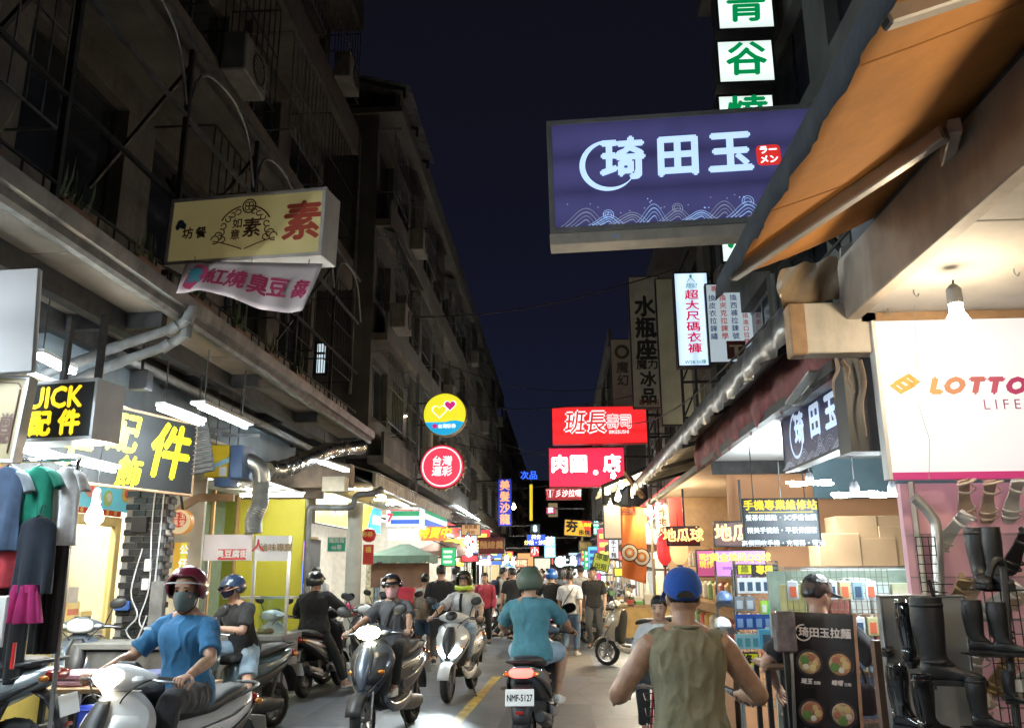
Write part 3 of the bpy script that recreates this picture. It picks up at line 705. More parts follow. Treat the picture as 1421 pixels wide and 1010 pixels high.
# --- common materials
def CONC(): return pm('concrete',(.150,.138,.118),rough=.9,var=.3,scale=2.2,bump=.25,bscale=30,dirt=.55)
def CONC2(): return pm('concrete_grey',(.105,.105,.10),rough=.9,var=.3,scale=1.7,bump=.25,bscale=26,dirt=.6)
def TILEW(): return pm('facade_tile',(.145,.126,.108),rough=.6,var=.22,scale=12,bump=.2,bscale=22,dirt=.5)
def STEEL(): return pm('dark_steel',(.045,.043,.042),rough=.6,metal=.5,var=.4,scale=9,bump=.06)
def GALV(): return pm('galvanised',(.36,.37,.37),rough=.42,metal=.85,var=.3,scale=7,dirt=.45)
def PIPEG(): return pm('pipe_grey',(.16,.16,.155),rough=.6,var=.3,scale=8,dirt=.6)
def WHT(): return pm('white_paint',(.68,.67,.64),rough=.6,var=.10,scale=3,dirt=.18)
def WOODB(): return pm('raw_wood',(.36,.22,.12),rough=.75,var=.3,scale=9,bump=.15,bscale=50)
def BLK(): return pm('black_paint',(.015,.015,.016),rough=.5,var=.3)
def DGLASS(): return pm('dark_window',(.02,.024,.028),rough=.12,var=.3,scale=2)
def CEILP(): return pm('ceiling_panel',(.21,.175,.135),rough=.85,var=.2,scale=2.5,dirt=.4)
def WIRE(): return pm('cable_black',(.01,.01,.01),rough=.7)
def T5(): return em('tube_cool',(.80,.93,1.0),70)
def BULBW(): return em('bulb_warm',(1.0,.80,.52),120)
def asphalt():
 m = bpy.data.materials.new('asphalt'); m.use_nodes = True; N = m.node_tree.nodes; L = m.node_tree.links; b = N['Principled BSDF']
 tc = N.new('ShaderNodeTexCoord')
 def nz(s,d=6,r=.55):
  n = N.new('ShaderNodeTexNoise'); n.inputs['Scale'].default_value = s; n.inputs['Detail'].default_value = d; n.inputs['Roughness'].default_value = r
  L.new(tc.outputs['Object'],n.inputs['Vector']); return n
 a = nz(.55,7,.62); c = nz(90,3); o = nz(.9,5)
 r1 = N.new('ShaderNodeValToRGB'); r1.color_ramp.elements[0].position = .32; r1.color_ramp.elements[0].color = (.082,.090,.100,1); r1.color_ramp.elements[1].position = .68; r1.color_ramp.elements[1].color = (.160,.170,.180,1); L.new(a.outputs['Fac'],r1.inputs[0])
 r2 = N.new('ShaderNodeValToRGB'); r2.color_ramp.elements[0].position = .35; r2.color_ramp.elements[0].color = (.55,.55,.55,1); r2.color_ramp.elements[1].position = .7; r2.color_ramp.elements[1].color = (1.25,1.25,1.25,1); L.new(c.outputs['Fac'],r2.inputs[0])
 mx = N.new('ShaderNodeMix'); mx.data_type = 'RGBA'; mx.blend_type = 'MULTIPLY'; mx.inputs['Factor'].default_value = 1; L.new(r1.outputs[0],mx.inputs['A']); L.new(r2.outputs[0],mx.inputs['B'])
 vo = N.new('ShaderNodeTexVoronoi'); vo.feature = 'DISTANCE_TO_EDGE'; vo.inputs['Scale'].default_value = .62
 ds = N.new('ShaderNodeMix'); ds.data_type = 'RGBA'; ds.inputs['Factor'].default_value = .22; L.new(tc.outputs['Object'],ds.inputs['A']); L.new(nz(1.6).outputs['Color'],ds.inputs['B']); L.new(ds.outputs['Result'],vo.inputs['Vector'])
 cr = N.new('ShaderNodeValToRGB'); cr.color_ramp.elements[0].position = .0; cr.color_ramp.elements[0].color = (.35,.35,.35,1); cr.color_ramp.elements[1].position = .018; cr.color_ramp.elements[1].color = (1,1,1,1); L.new(vo.outputs['Distance'],cr.inputs[0])
 m2 = N.new('ShaderNodeMix'); m2.data_type = 'RGBA'; m2.blend_type = 'MULTIPLY'; m2.inputs['Factor'].default_value = .8; L.new(mx.outputs['Result'],m2.inputs['A']); L.new(cr.outputs[0],m2.inputs['B'])
 L.new(m2.outputs['Result'],b.inputs['Base Color'])
 rr = N.new('ShaderNodeMapRange'); rr.inputs[3].default_value = .30; rr.inputs[4].default_value = .66; L.new(o.outputs['Fac'],rr.inputs[0]); L.new(rr.outputs[0],b.inputs['Roughness'])
 bp = N.new('ShaderNodeBump'); bp.inputs['Strength'].default_value = .5; bp.inputs['Distance'].default_value = .006; L.new(c.outputs['Fac'],bp.inputs['Height']); L.new(bp.outputs[0],b.inputs['Normal'])
 return m
def road_paint(name,col):
 m = pm(name,col,rough=.6,var=.25,scale=14,dirt=.75); return m
# --- ground
m = MB()
ys = [-20,0,4,8,12,16,20,26,34,46,60,90,160,400]
m.sheet([[Vector((x,y,0)) for x in (-200,-30,-4.0,-2.5,-1.1,.3,1.9,30,200)] for y in ys]); m.open = True
tag(m.build('road',asphalt()),kind='structure')
m = MB(); m.bb((-9,-6,0.0),(-4.0,15.5,.10)); m.bb((-9,15.504,0.0),(-4.3,60,.09)); tag(m.build('pavement',CONC2(),bevel=.015),kind='structure')
m = MB(); m.bb((1.75,-6,0.0),(9,60,.08)); tag(m.build('pavement',CONC2(),bevel=.015),kind='structure')
def strip(name,x,y0,y1,w,mat,z=.004,skew=0):
 m = MB(); n = 14
 m.sheet([[Vector((x + skew * k / n - w / 2 + rnd.uniform(-.006,.006),y0 + (y1 - y0) * k / n,z)),Vector((x + skew * k / n + w / 2 + rnd.uniform(-.006,.006),y0 + (y1 - y0) * k / n,z))] for k in range(n + 1)]); m.open = True
 return m.build(name,mat)
YEL = road_paint('yellow_road_paint',(.50,.36,.07)); WRP = road_paint('white_road_paint',(.55,.56,.53))
a,b = atZ(687,938),atZ(624,1007)
ln = strip('road_line',b.x,b.y - 1.2,a.y,.13,YEL,skew=(a.x - b.x) * 1.2); tag(ln,kind='structure')
ln = strip('road_line',a.x + .06,a.y + 5,a.y + 9,.12,YEL); tag(ln,kind='structure')
ln = strip('road_line',-3.72,10.6,13.4,.12,WRP); tag(ln,kind='structure')
ln = strip('road_line',-3.75,15,40,.10,WRP); tag(ln,kind='structure')
m = MB(); m.lathe([(.34,.003),(.34,.006),(.30,.008),(.02,.008)],(-2.35,11.2,0),ZA,28); tag(m.build('manhole_cover',STEEL(),smooth=True),'round iron manhole cover let into the asphalt road','manhole cover')
m = MB(); m.sheet([[Vector((x,y,.003)) for x in (-.75,0.55)] for y in (14,15.5,17.4)]); m.open = True
tag(m.build('road_patch',pm('asphalt_patch',(.12,.10,.08),rough=.7,var=.3,scale=5,bump=.2,bscale=80)),kind='structure')
for (x0,y0,x1,y1) in ((-3.0,9.6,-2.2,13.4),(-.7,9.0,.35,11.2),(-1.0,18.2,1.0,19.0)):
 m = MB(); m.sheet([[Vector((x + rnd.uniform(-.03,.03),y + rnd.uniform(-.03,.03),.0032)) for x in (x0,(x0 + x1) / 2,x1)] for y in (y0,(y0 + y1) / 2,y1)]); m.open = True; tag(m.build('road_patch',pm('dark_patch',(.060,.062,.066),rough=.55,var=.35,scale=7,bump=.25,bscale=90)),kind='structure')
m = MB(); m.lathe([(.34,.004),(.34,.007),(.30,.009),(.02,.009)],(-.55,12.6,0),ZA,28); tag(m.build('manhole_cover',STEEL(),smooth=True),'round iron manhole cover near the centre ahead of teal rider','manhole cover')
# --- building helper: facade along the street at x = X, facing sign (+1 faces +X)
def facade(name,label,X,sgn,y0,y1,z0,z1,floors,bay=1.75,wallm=None,slab=.45,cages=True,thick=6.0,lit=(),endwin=None,seed=1,ac=True,awn=True):
 rr = random.Random(seed); wallm = wallm or TILEW()
 root = thing(name,label,'building',(X,(y0 + y1) / 2,0))
 n = max(1,int((y1 - y0) / bay)); bw = (y1 - y0) / n
 w = MB()
 back = X - sgn * thick
 # wall built as piers, spandrels and a back block so the windows are real openings
 rev = .22
 w.bb((back,y0,z0),(X - sgn * rev,y1,z1))
 fh = (z1 - z0) / floors
 for f in range(floors):
  za,zb = z0 + f * fh + fh * .36,z0 + f * fh + fh * .84
  w.bb((X - sgn * rev + sgn * .002,y0,z0 + f * fh),(X,y1,za)); w.bb((X - sgn * rev + sgn * .002,y0,zb),(X,y1,z0 + (f + 1) * fh))
  for k in range(n + 1):
   yc = y0 + k * bw; ya,yb = max(y0,yc - bw * .13),min(y1,yc + bw * .13)
   w.bb((X - sgn * rev + sgn * .002,ya,za),(X - sgn * .003,yb,zb))
 w.build('wall',wallm,root,world=True)
 for f in range(floors):
  z = z0 + f * fh
  sl = MB(); sl.bb((X + sgn * .004,y0,z - .10),(X + sgn * slab,y1,z + .06)); sl.build('floor_slab',CONC(),root,world=True)
  if cages:
   pr = MB(); pr.bb((X + sgn * (slab - .06),y0,z + .064),(X + sgn * (slab - .004),y1,z + .55)); pr.build('balcony_parapet',wallm,root,world=True)
 rf = MB(); rf.bb((back,y0 - .1,z1),(X + sgn * .55,y1,z1 + .14)); rf.bb((X + sgn * .38,y0 - .1,z1 + .144),(X + sgn * .5,y1,z1 + .75)); rf.build('roof',CONC2(),root,world=True)
 for f in range(floors):
  za,zb = z0 + f * fh + fh * .36,z0 + f * fh + fh * .84
  for k in range(n):
   ya,yb = y0 + k * bw + bw * .13,y0 + (k + 1) * bw - bw * .13
   fr = MB(); t = .045; xf = X - sgn * (rev - .05)
   fr.bb((xf - .025,ya,za),(xf + .025,ya + t,zb)); fr.bb((xf - .025,yb - t,za),(xf + .025,yb,zb)); fr.bb((xf - .025,ya + t,za),(xf + .025,yb - t,za + t)); fr.bb((xf - .025,ya + t,zb - t),(xf + .025,yb - t,zb)); fr.bb((xf - .022,(ya + yb) / 2 - t / 2,za + t),(xf + .022,(ya + yb) / 2 + t / 2,zb - t))
   wn_ = fr.build('window',GALV() if rr.random() < .6 else STEEL(),root,world=True)
   pn = MB(); pn.bb((xf - .008,ya + t,za + t),(xf + .002,yb - t,zb - t)); pn.build('pane',em('dim_window_%d' % (k % 2),((.9,.95,1) if k % 2 else (1,.75,.4)),.25) if (f,k) in lit else DGLASS(),wn_,world=True)
   if cages and rr.random() < .75:
    cg = MB(); xo = X + sgn * (slab + rr.uniform(.0,.12)); zc0 = za - .15; zc1 = zb + .12; nb = 9
    for q in range(nb + 1):
     y = ya - .05 + (yb - ya + .1) * q / nb; cg.bar((xo,y,zc0),(xo,y,zc1),.014)
    for z in (zc0,(zc0 + zc1) / 2,zc1): cg.bar((xo,ya - .05,z),(xo,yb + .05,z),.02)
    for y in (ya - .05,yb + .05):
     for z in (zc0,zc1): cg.bar((X,y,z),(xo,y,z),.02)
    if rr.random() < .5:
     cg.add([(X + sgn * .01,ya - .1,zc1 + .25),(X + sgn * .01,yb + .1,zc1 + .25),(xo + sgn * .1,yb + .1,zc1 + .02),(xo + sgn * .1,ya - .1,zc1 + .02)],[(0,1,2,3)])
    cg.build('window_cage',GALV() if rr.random() < .5 else STEEL(),root,world=True)
   if ac and rr.random() < .16:
    acu = MB(); c = Vector((X + sgn * (slab + .18),ya + .35,za - .42)); acu.box(c,(.32,.78,.56)); a_ = acu.build('air_conditioner',pm('old_ac',(.22,.21,.19),rough=.7,var=.2,dirt=.5),root,world=True,bevel=.02)
    g = MB(); g.lathe([(.21,0),(.21,.012),(.19,.012),(.19,.0)],c + Vector((sgn * .162,.08,0)),XA * sgn,20,caps=False)
    for q in range(6): g.bar(c + Vector((sgn * .172,.08 - .19,-.16 + q * .064)),c + Vector((sgn * .172,.08 + .19,-.16 + q * .064)),.008)
    g.build('fan_grille',STEEL(),a_,world=True)
 for k in range(max(2,n // 3)):
  y = y0 + (k + .5) * (y1 - y0) / max(2,n // 3) + rr.uniform(-.3,.3)
  p = MB(); p.tube([(X + sgn * .06,y,z0),(X + sgn * .06,y,z1)],.045,8)
  for z in range(int(z0) + 1,int(z1),2): p.lathe([(.06,0),(.06,.05)],(X + sgn * .06,y,z),ZA,8)
  p.build('drain_pipe',PIPEG(),root,world=True)
 return root
bA = facade('apartment_building','dark brown apartment building with window cages above the clothes and snack shops',-5.0,1,-1,16.3,4.35,16.8,4,bay=2.2,seed=4,slab=.75,lit=())
bB = facade('apartment_building','tall dark apartment building with roof eaves behind the yellow box sign',-3.95,1,16.9,33.5,3.9,11.8,3,bay=2.0,seed=9,wallm=CONC2(),slab=.35,lit=((0,4),))
bC = facade('apartment_building','dark narrow apartment building far down the street behind round signs',-4.1,1,34,55,3.8,12.3,4,bay=2.4,seed=15,wallm=CONC(),slab=.4,lit=((1,3),(2,6)))
bD = facade('apartment_building','farthest dark apartment building on the round sign side of street',-4.0,1,55.6,95,3.6,11.5,4,bay=3.6,seed=16,wallm=CONC2(),slab=.4,lit=((0,3),(1,6)),cages=False)
bE = facade('apartment_building','dark apartment building behind the big green lettered sign tower',3.0,-1,3.2,13.6,3.3,14.5,4,bay=2.1,seed=21,wallm=CONC2(),slab=.25,cages=False,ac=False)
bF = facade('apartment_building','dark apartment building behind the tall unlit sign panels',3.15,-1,14.5,30,3.4,9.2,2,bay=2.3,seed=22,wallm=CONC(),slab=.25,cages=False,ac=False)
bG = facade('apartment_building','low dark building behind the red box signs far down street',2.5,-1,30.6,60,3.4,9.8,2,bay=3.2,seed=23,wallm=CONC2(),slab=.4,lit=((0,2),(1,4)))
bH = facade('apartment_building','farthest dark building on the red box sign side of street',2.6,-1,60.6,95,3.4,12.8,3,bay=4,seed=24,wallm=CONC(),slab=.3,cages=False)
# end of the street: a cross building that closes the view
rt = thing('corner_building','dark corner building closing the far end of street','building',(0,100,0))
w = MB(); w.bb((-30,100,3.2),(30,108,12)); w.bb((-30,100.4,0),(30,108,3.2)); w.build('wall',CONC2(),rt,world=True)
for f in range(2):
 for k in range(8):
  wi = MB(); wi.bb((-7 + k * 1.9,99.92,4.6 + f * 3.1),(-5.9 + k * 1.9,100.05,6.2 + f * 3.1)); wo = wi.build('window',DGLASS() if (k * 3 + f) % 5 else em('dim_window_0',(1,.75,.4),.25),rt,world=True)
GLC = ((1,.72,.36),(.85,.95,1),(1,.5,.2),(.95,.9,.7),(.9,.2,.15),(.7,.9,1),(1,.8,.5))
for k in range(9):
 m = MB(); m.bb((-9 + k * 2.0,99.9,.3),(-7.2 + k * 2.0,100.3,2.9 + .3 * (k % 3))); m.build('lit_shop_front',em('end_shop_%d' % (k % 7),GLC[k % 7],1.1),rt,world=True)
# lower side walls (the shops' back walls and party walls) so that nothing is open to the night behind the shops
w = MB(); w.bb((-9.2,-2,0),(-9.0,60,4.3)); tag(w.build('wall_left',CONC2()),kind='structure')
w = MB(); w.bb((6.0,1,0),(6.2,60,3.4)); tag(w.build('wall_right',CONC2()),kind='structure')
# lit end-wall window of building B (faces the viewer) and its drain pipe, antenna frame
we = thing('lit_window','small cold lit window low on the dark end wall','window',atY(446,500,16.9))
p0,p1 = atY(440,518,16.85),atY(453,478,16.85)
m = MB(); m.bb((p0.x - .05,16.80,p0.z - .05),(p1.x + .05,16.86,p1.z + .05)); m.build('window_frame',STEEL(),we,world=True)
m = MB(); m.bb((p0.x,16.788,p0.z),(p1.x,16.798,p1.z)); m.build('pane',em('cold_window',(.75,.92,1),.9),we,world=True)
for k in range(3):
 m = MB(); x = p0.x + (p1.x - p0.x) * (k + .5) / 3; m.bb((x - .008,16.77,p0.z),(x + .008,16.784,p1.z)); m.build('window_bar',STEEL(),we,world=True)
m = MB(); zz = (p0.z + p1.z) / 2 + .08; m.bb((p0.x,16.765,zz),(p1.x,16.785,zz + .05)); m.build('window_bar',STEEL(),we,world=True)
m = MB(); a,b = atY(498,190,16.7),atY(484,545,16.7); m.tube([(a.x,16.8,a.z),(b.x,16.8,b.z)],.04,8); m.tube([(a.x,16.8,a.z),(a.x,17.0,a.z + .3),(a.x + .9,17.0,a.z + .32)],.04,8,smooth=2)
tag(m.build('drain_pipe',PIPEG(),smooth=True),'long thin drain pipe running down the dark end wall','pipe')
# roof terrace frame of building B
rt = thing('roof_shed','pale corrugated eaves sheet on top of the dark tall building','roof shed',(-4.0,20,11.95))
m = MB(); m.sheet([[Vector((-5.0,y,12.65 + .03 * (i % 2))),Vector((-3.15,y,12.15 + .03 * (i % 2)))] for i,y in enumerate([16.3 + .15 * j for j in range(26)])]); m.open = True; m.build('corrugated_sheet',GALV(),rt,world=True,solid=.01)
for y in (16.5,18.2,19.9):
 q = MB(); q.bar((-3.3,y,11.95),(-3.3,y,12.2),.06); q.bar((-4.9,y,11.95),(-4.9,y,12.62),.06); q.bar((-3.3,y,12.15),(-4.9,y,12.6),.06); q.build('post',STEEL(),rt,world=True)
# --- near canopy along the clothes and snack shops
cx,cz = -3.6,4.12
CAN = thing('street_canopy','long shop canopy with grey metal gutter edge over the clothes stall','canopy',(cx,8.5,cz))
for k in range(13):
 y0 = -5.48 + k * 1.62; m = MB(); m.bb((-5.1,y0,4.06),(-3.72,y0 + 1.60,4.10)); m.build('ceiling_panel',CEILP(),CAN,world=True,bevel=.006)
m = MB(); m.prism([(-3.72,4.03),(-3.66,4.00),(-3.60,4.00),(-3.57,4.03),(-3.57,4.09),(-3.52,4.10),(-3.50,4.22),(-3.54,4.23),(-3.56,4.13),(-3.64,4.11),(-3.72,4.09)],(0,-5.5,0),(0,15.6,0)); m.build('gutter',pm('dull_gutter',(.20,.195,.185),rough=.5,metal=.6,var=.35,scale=6,dirt=.6),CAN,world=True)
for x in (-4.15,-4.75):
 m = MB(); m.bb((x - .06,-5.5,3.86),(x + .06,15.6,4.055)); m.build('beam',STEEL(),CAN,world=True)
for k in range(8):
 y = -3.0 + k * 2.6; m = MB(); m.bb((-5.0,y - .05,3.90),(-3.74,y + .05,4.052)); m.build('cross_beam',STEEL(),CAN,world=True)
m = MB(); m.bb((-5.12,-5.5,3.3),(-5.04,15.6,4.05)); m.build('back_fascia',pm('blue_grey_fascia',(.17,.20,.22),rough=.7,var=.25,scale=2,dirt=.45),CAN,world=True)
# flower-box railing with plants above the gutter
RL = thing('balcony_railing','rusty iron railing with curved top bars above the metal gutter','railing',(-4.2,6,4.4))
m = MB()
for k in range(56):
 y = 1.2 + k * .26; m.bar((-3.9,y,4.32),(-3.9,y,4.62),.014)
for z in (4.34,4.62): m.bar((-3.9,1.0,z),(-3.9,15.6,z),.022)
m.build('low_rail',STEEL(),RL,world=True)
for k in range(7):
 y = 1.8 + k * 2.0
 m = MB(); m.bar((-3.92,y,4.3),(-3.92,y,7.2),.05); m.build('rail_post',STEEL(),RL,world=True)
 m = MB(); m.bar((-3.92,y,7.0),(-4.9,y,5.6),.04); m.build('brace',STEEL(),RL,world=True)
 m = MB(); m.tube([(-3.92,y,6.4),(-3.92,y + .25,7.05),(-3.92,y + .9,7.28),(-3.92,y + 1.6,7.15),(-3.92,y + 2.0,6.5)],.016,6,smooth=4); m.build('arched_bar',GALV(),RL,world=True,smooth=True)
for z in (5.4,6.4,7.3):
 m = MB(); m.bar((-3.92,1.0,z),(-3.92,15.6,z),.04); m.build('rail',GALV() if z > 6 else STEEL(),RL,world=True)
rl = random.Random(3)
LEAF = pm('dry_leaf',(.07,.09,.035),rough=.7,var=.5,scale=20)
for k in range(9):
 y = 2.4 + k * 1.15; pt = thing('potted_plant','thin spiky plant in a trough behind the gutter, number %s from the near end' % ('first','second','third','fourth','fifth','sixth','seventh','eighth','ninth')[k],'plant',(-3.78,y,4.31),group='plants along the gutter')
 pt['label'] = 'thin spiky trough plant above the gutter, %s from the near end' % ('first','second','third','fourth','fifth','sixth','seventh','eighth','ninth')[k]
 m = MB(); m.bb((-.06,-.22,0),(.06,.22,.12)); m.build('trough',pm('terracotta',(.16,.08,.05),rough=.85),pt,bevel=.01)
 m = MB()
 for q in range(16):
  a = rl.uniform(0,6.28); l = rl.uniform(.12,.42); y0 = rl.uniform(-.2,.2); s_ = rl.uniform(.05,.4)
  b0 = Vector((0,y0,.11)); t = b0 + Vector((math.cos(a) * l * s_,math.sin(a) * l * s_,l)); md = b0.lerp(t,.5) + Vector((math.cos(a),math.sin(a),0)) * .03; sd = Vector((-math.sin(a),math.cos(a),0)) * .009
  m.add([b0 - sd,b0 + sd,md + sd * 1.3,md - sd * 1.3,t],[(0,1,2,3),(3,2,4)])
 m.open = True; m.build('leaves',LEAF,pt)
# PVC drain pipes that cross under the canopy
for k,(pts,r,lb) in enumerate((([atY(60,520,7.0),atY(160,482,7.2),atY(240,455,7.4),atY(262,440,7.4),atY(268,425,7.4)],.046,'upper grey drain pipe elbowing up under the canopy gutter'),
                                  ([atY(60,545,7.2),atY(160,505,7.3),atY(230,480,7.5),atY(258,462,7.5),atY(262,440,7.5)],.046,'lower grey drain pipe elbowing up under the canopy gutter'),
                                  ([Vector((-4.45,8,3.8)),Vector((-4.45,12,3.8)),Vector((-4.45,15.5,3.78))],.05,'long straight grey pipe hung beneath the canopy beams'))):
 m = MB(); m.tube(pts,r,12,smooth=4)
 for i_ in range(1,len(pts) - 1):
  d_ = (Vector(pts[i_ + 1]) - Vector(pts[i_])).normalized(); m.tube([Vector(pts[i_]) - d_ * .05,Vector(pts[i_]) + d_ * .05],r * 1.18,12)
 tag(m.build('drain_pipe',PIPEG(),smooth=True),lb,'pipe')
# --- corrugated awning over the lottery shop (far end of the left side)
AW = thing('metal_awning','worn corrugated metal awning with timber underside over lottery shop','awning',(-3.7,21,3.3))
m = MB(); m.sheet([[Vector((-5.6,y,4.05 + .025 * (i % 2))),Vector((-3.45,y,3.45 + .025 * (i % 2)))] for i,y in enumerate([15.8 + .11 * j for j in range(105)])]); m.open = True; m.build('corrugated_sheet',GALV(),AW,world=True,solid=.008)
m = MB(); m.bb((-5.55,15.9,3.26),(-3.6,27.2,3.30)); m.build('soffit',pm('plywood',(.55,.42,.27),rough=.75,var=.2,scale=3,dirt=.2),AW,world=True)
m = MB(); m.bb((-3.58,15.85,3.22),(-3.52,27.3,3.48)); m.build('fascia',pm('weathered_fascia',(.38,.33,.27),rough=.8,var=.45,scale=6,dirt=.6),AW,world=True)
AW2 = thing('metal_awning','grey corrugated awning with tube lamps beyond the striped store','awning',(-3.2,31,3.3))
m = MB(); m.sheet([[Vector((-4.4,y,3.95 + .025 * (i % 2))),Vector((-2.75,y,3.25 + .025 * (i % 2)))] for i,y in enumerate([27.6 + .13 * j for j in range(60)])]); m.open = True; m.build('corrugated_sheet',GALV(),AW2,world=True,solid=.008)
for y in (27.7,31.5,35.3):
 m = MB(); m.bar((-2.8,y,3.2),(-4.3,y,3.22),.06); m.bar((-2.8,y,3.2),(-4.3,y,3.85),.05); m.bar((-3.5,y,3.2),(-3.5,y,3.55),.04); m.build('truss',GALV(),AW2,world=True)
# --- right side: boot shop ceiling, fascia, orange awning
BX,BZ = 1.55,2.93
SH = thing('shop_ceiling','white boarded ceiling with wooden edge board over the boot shop','ceiling',(2.6,2.6,BZ))
for k in range(8):
 m = MB(); m.bb((BX + .03,-5.5 + k * 1.22,BZ),(3.6,-5.5 + k * 1.22 + 1.212,BZ + .02)); m.build('ceiling_board',pm('white_board',(.50,.47,.43),rough=.7,var=.12,scale=3,dirt=.28),SH,world=True,bevel=.004)
m = MB(); m.bb((BX - .05,-5.5,BZ - .035),(BX + .025,4.25,BZ + .30)); m.build('edge_board',pm('edge_board',(.40,.34,.28),rough=.65,var=.25,scale=4,dirt=.42),SH,world=True,bevel=.006)
m = MB(); m.bb((BX + .03,4.20,BZ - .05),(3.6,4.25,BZ - .002)); m.build('wall_batten',WOODB(),SH,world=True)
for k in range(4):
 p = atZ(*((1268,402),(1407,373),(1232,428),(1365,440))[k],BZ); m = MB(); m.tube([p,p - ZA * .02,p - ZA * .035 + XA * .012,p - ZA * .02 + XA * .02],.003,6,smooth=3); m.build('ceiling_hook',GALV(),SH,world=True,smooth=True)
AWN = thing('orange_awning','orange fabric folding-arm awning with dark blue valance over the boot shop','awning',(1.2,2.6,3.2))
ORG = pm('awning_fabric',(.62,.255,.055),rough=.8,var=.10,scale=2.5,bump=.16,bscale=22,dirt=.34)
OX,OZ,IX,IZ = .80,CAM_Z + 1.34,1.66,CAM_Z + 1.70
ysA = [-1.2 + 5.02 * k / 36 for k in range(37)]
m = MB(); m.sheet([[Vector((OX + (IX - OX) * t,y,OZ + (IZ - OZ) * t - .025 * math.sin(math.pi * t) * (1 + .3 * math.sin(y * 5)))) for t in [i / 8 for i in range(9)]] for y in ysA]); m.open = True
m.build('canopy_fabric',ORG,AWN,world=True,smooth=True,solid=.004)
m = MB(); rv = random.Random(5); m.sheet([[Vector((OX - .002 + dx,y,OZ + dz)) for dx,dz in ((.03,.03),(-.01,.02),(-.02 + .006 * math.sin(y * 22) + rv.uniform(-.004,.004),-.03),(-.012 + .008 * math.sin(y * 19 + 1) + rv.uniform(-.006,.006),-.085 - rv.uniform(0,.014)))] for y in [-1.2 + 5.06 * k / 120 for k in range(121)]]); m.open = True
m.build('valance',pm('valance_fabric',(.018,.023,.032),rough=.9,var=.35,scale=9,bump=.2,bscale=40),AWN,world=True,smooth=True,solid=.004)
m = MB(); m.tube([(OX + .02,-1.2,OZ + .012),(OX + .02,3.86,OZ + .012)],.022,10); m.build('front_bar',STEEL(),AWN,world=True,smooth=True)
for y in (.2,1.15,2.1,3.05):
 m = MB(); m.tube([(OX + (IX - OX) * t,y,OZ + (IZ - OZ) * t - .025 * math.sin(math.pi * t) * (1 + .3 * math.sin(y * 5)) - .004) for t in [i / 8 for i in range(9)]],.004,6,flat=.5); m.build('seam',pm('awning_seam',(.40,.16,.035),rough=.85),AWN,world=True,smooth=True)
ARM = pm('arm_aluminium',(.55,.50,.44),rough=.4,metal=.3,var=.15,scale=6,dirt=.25)
e1 = Vector((OX + .03,3.72,OZ - .01)); e2 = atX(1290,215,1.42); e2 = Vector((1.40,2.75,OZ + .16))
m = MB(); m.bar(e1,e2,.045,.06); m.build('folding_arm',ARM,AWN,world=True,bevel=.006)
m = MB(); m.bar(e2 + Vector((.02,-.03,.01)),Vector((1.62,3.3,OZ + .20)),.045,.06); m.build('folding_arm',ARM,AWN,world=True,bevel=.006)
e1 = atZ(1240,20,OZ); e1 = Vector((OX + .03,e1.y,OZ - .01)); e2 = Vector((1.30,e1.y + .05,OZ + .17))
m = MB(); m.bar(e1,e2,.045,.06); m.build('folding_arm',ARM,AWN,world=True,bevel=.006)
m = MB(); m.bar(e2 + Vector((.02,-.02,0)),Vector((1.62,1.65,OZ + .22)),.045,.06); m.build('folding_arm',ARM,AWN,world=True,bevel=.006)
m = MB(); m.bb((BX - .01,-5.5,BZ + .304),(BX + .06,4.1,IZ + .12)); m.build('wall_plate',pm('slate_board',(.10,.11,.13),rough=.8,var=.3),AWN,world=True)
# white painted box, plastic sheet and torn cloth at the end of the next awning
WB = thing('timber_box','white painted timber box with bare wooden end at awning corner','box',atY(1155,490,4.3))
p0,p1 = atY(1117,490,4.2),atY(1214,418,4.2)
m = MB(); m.bb((p0.x,4.2,p0.z),(p1.x,4.32,p1.z)); m.build('box_body',pm('old_white_paint',(.55,.50,.43),rough=.7,var=.12,scale=6,dirt=.4),WB,world=True,bevel=.006)
q0,q1 = atY(1100,492,4.19),atY(1116,420,4.19); m = MB(); m.bb((q0.x,4.19,q0.z),(q1.x,4.30,q1.z)); m.build('bare_end',WOODB(),WB,world=True,bevel=.008)
m = MB(); g = []
for j in range(7):
 r_ = []
 for i in range(9):
  c = atY(1083 + (1168 - 1083) * i / 8 - (0 if j < 3 else (j - 3) * -5),372 + (418 - 372) * j / 6 - 18 * i / 8,4.10); r_.append(c + Vector((0,.04 * math.sin(i * 1.7 + j) + .03 * j,.01 * math.sin(i * 2.3))))
 g.append(r_)
m.sheet(g); m.open = True; tag(m.build('plastic_sheet',pm('brown_plastic',(.30,.22,.14),rough=.22,var=.3,scale=5,coat=.5,bump=.4,bscale=12),smooth=True,auto=0,sub=2,solid=.003),'crinkled brown plastic sheet draped above the white timber box','plastic sheet')
m = MB(); p0,p1 = atY(1166,400,4.14),atY(1205,345,4.14); m.add([atY(1166,345,4.3),atY(1240,300,4.3),atY(1204,432,4.3),atY(1166,418,4.3)],[(0,1,2,3)]); m.open = True
tag(m.build('end_board',pm('grey_board',(.40,.36,.33),rough=.7,var=.15,scale=4),solid=.02),'grey board closing the gap between white box and awning','board')
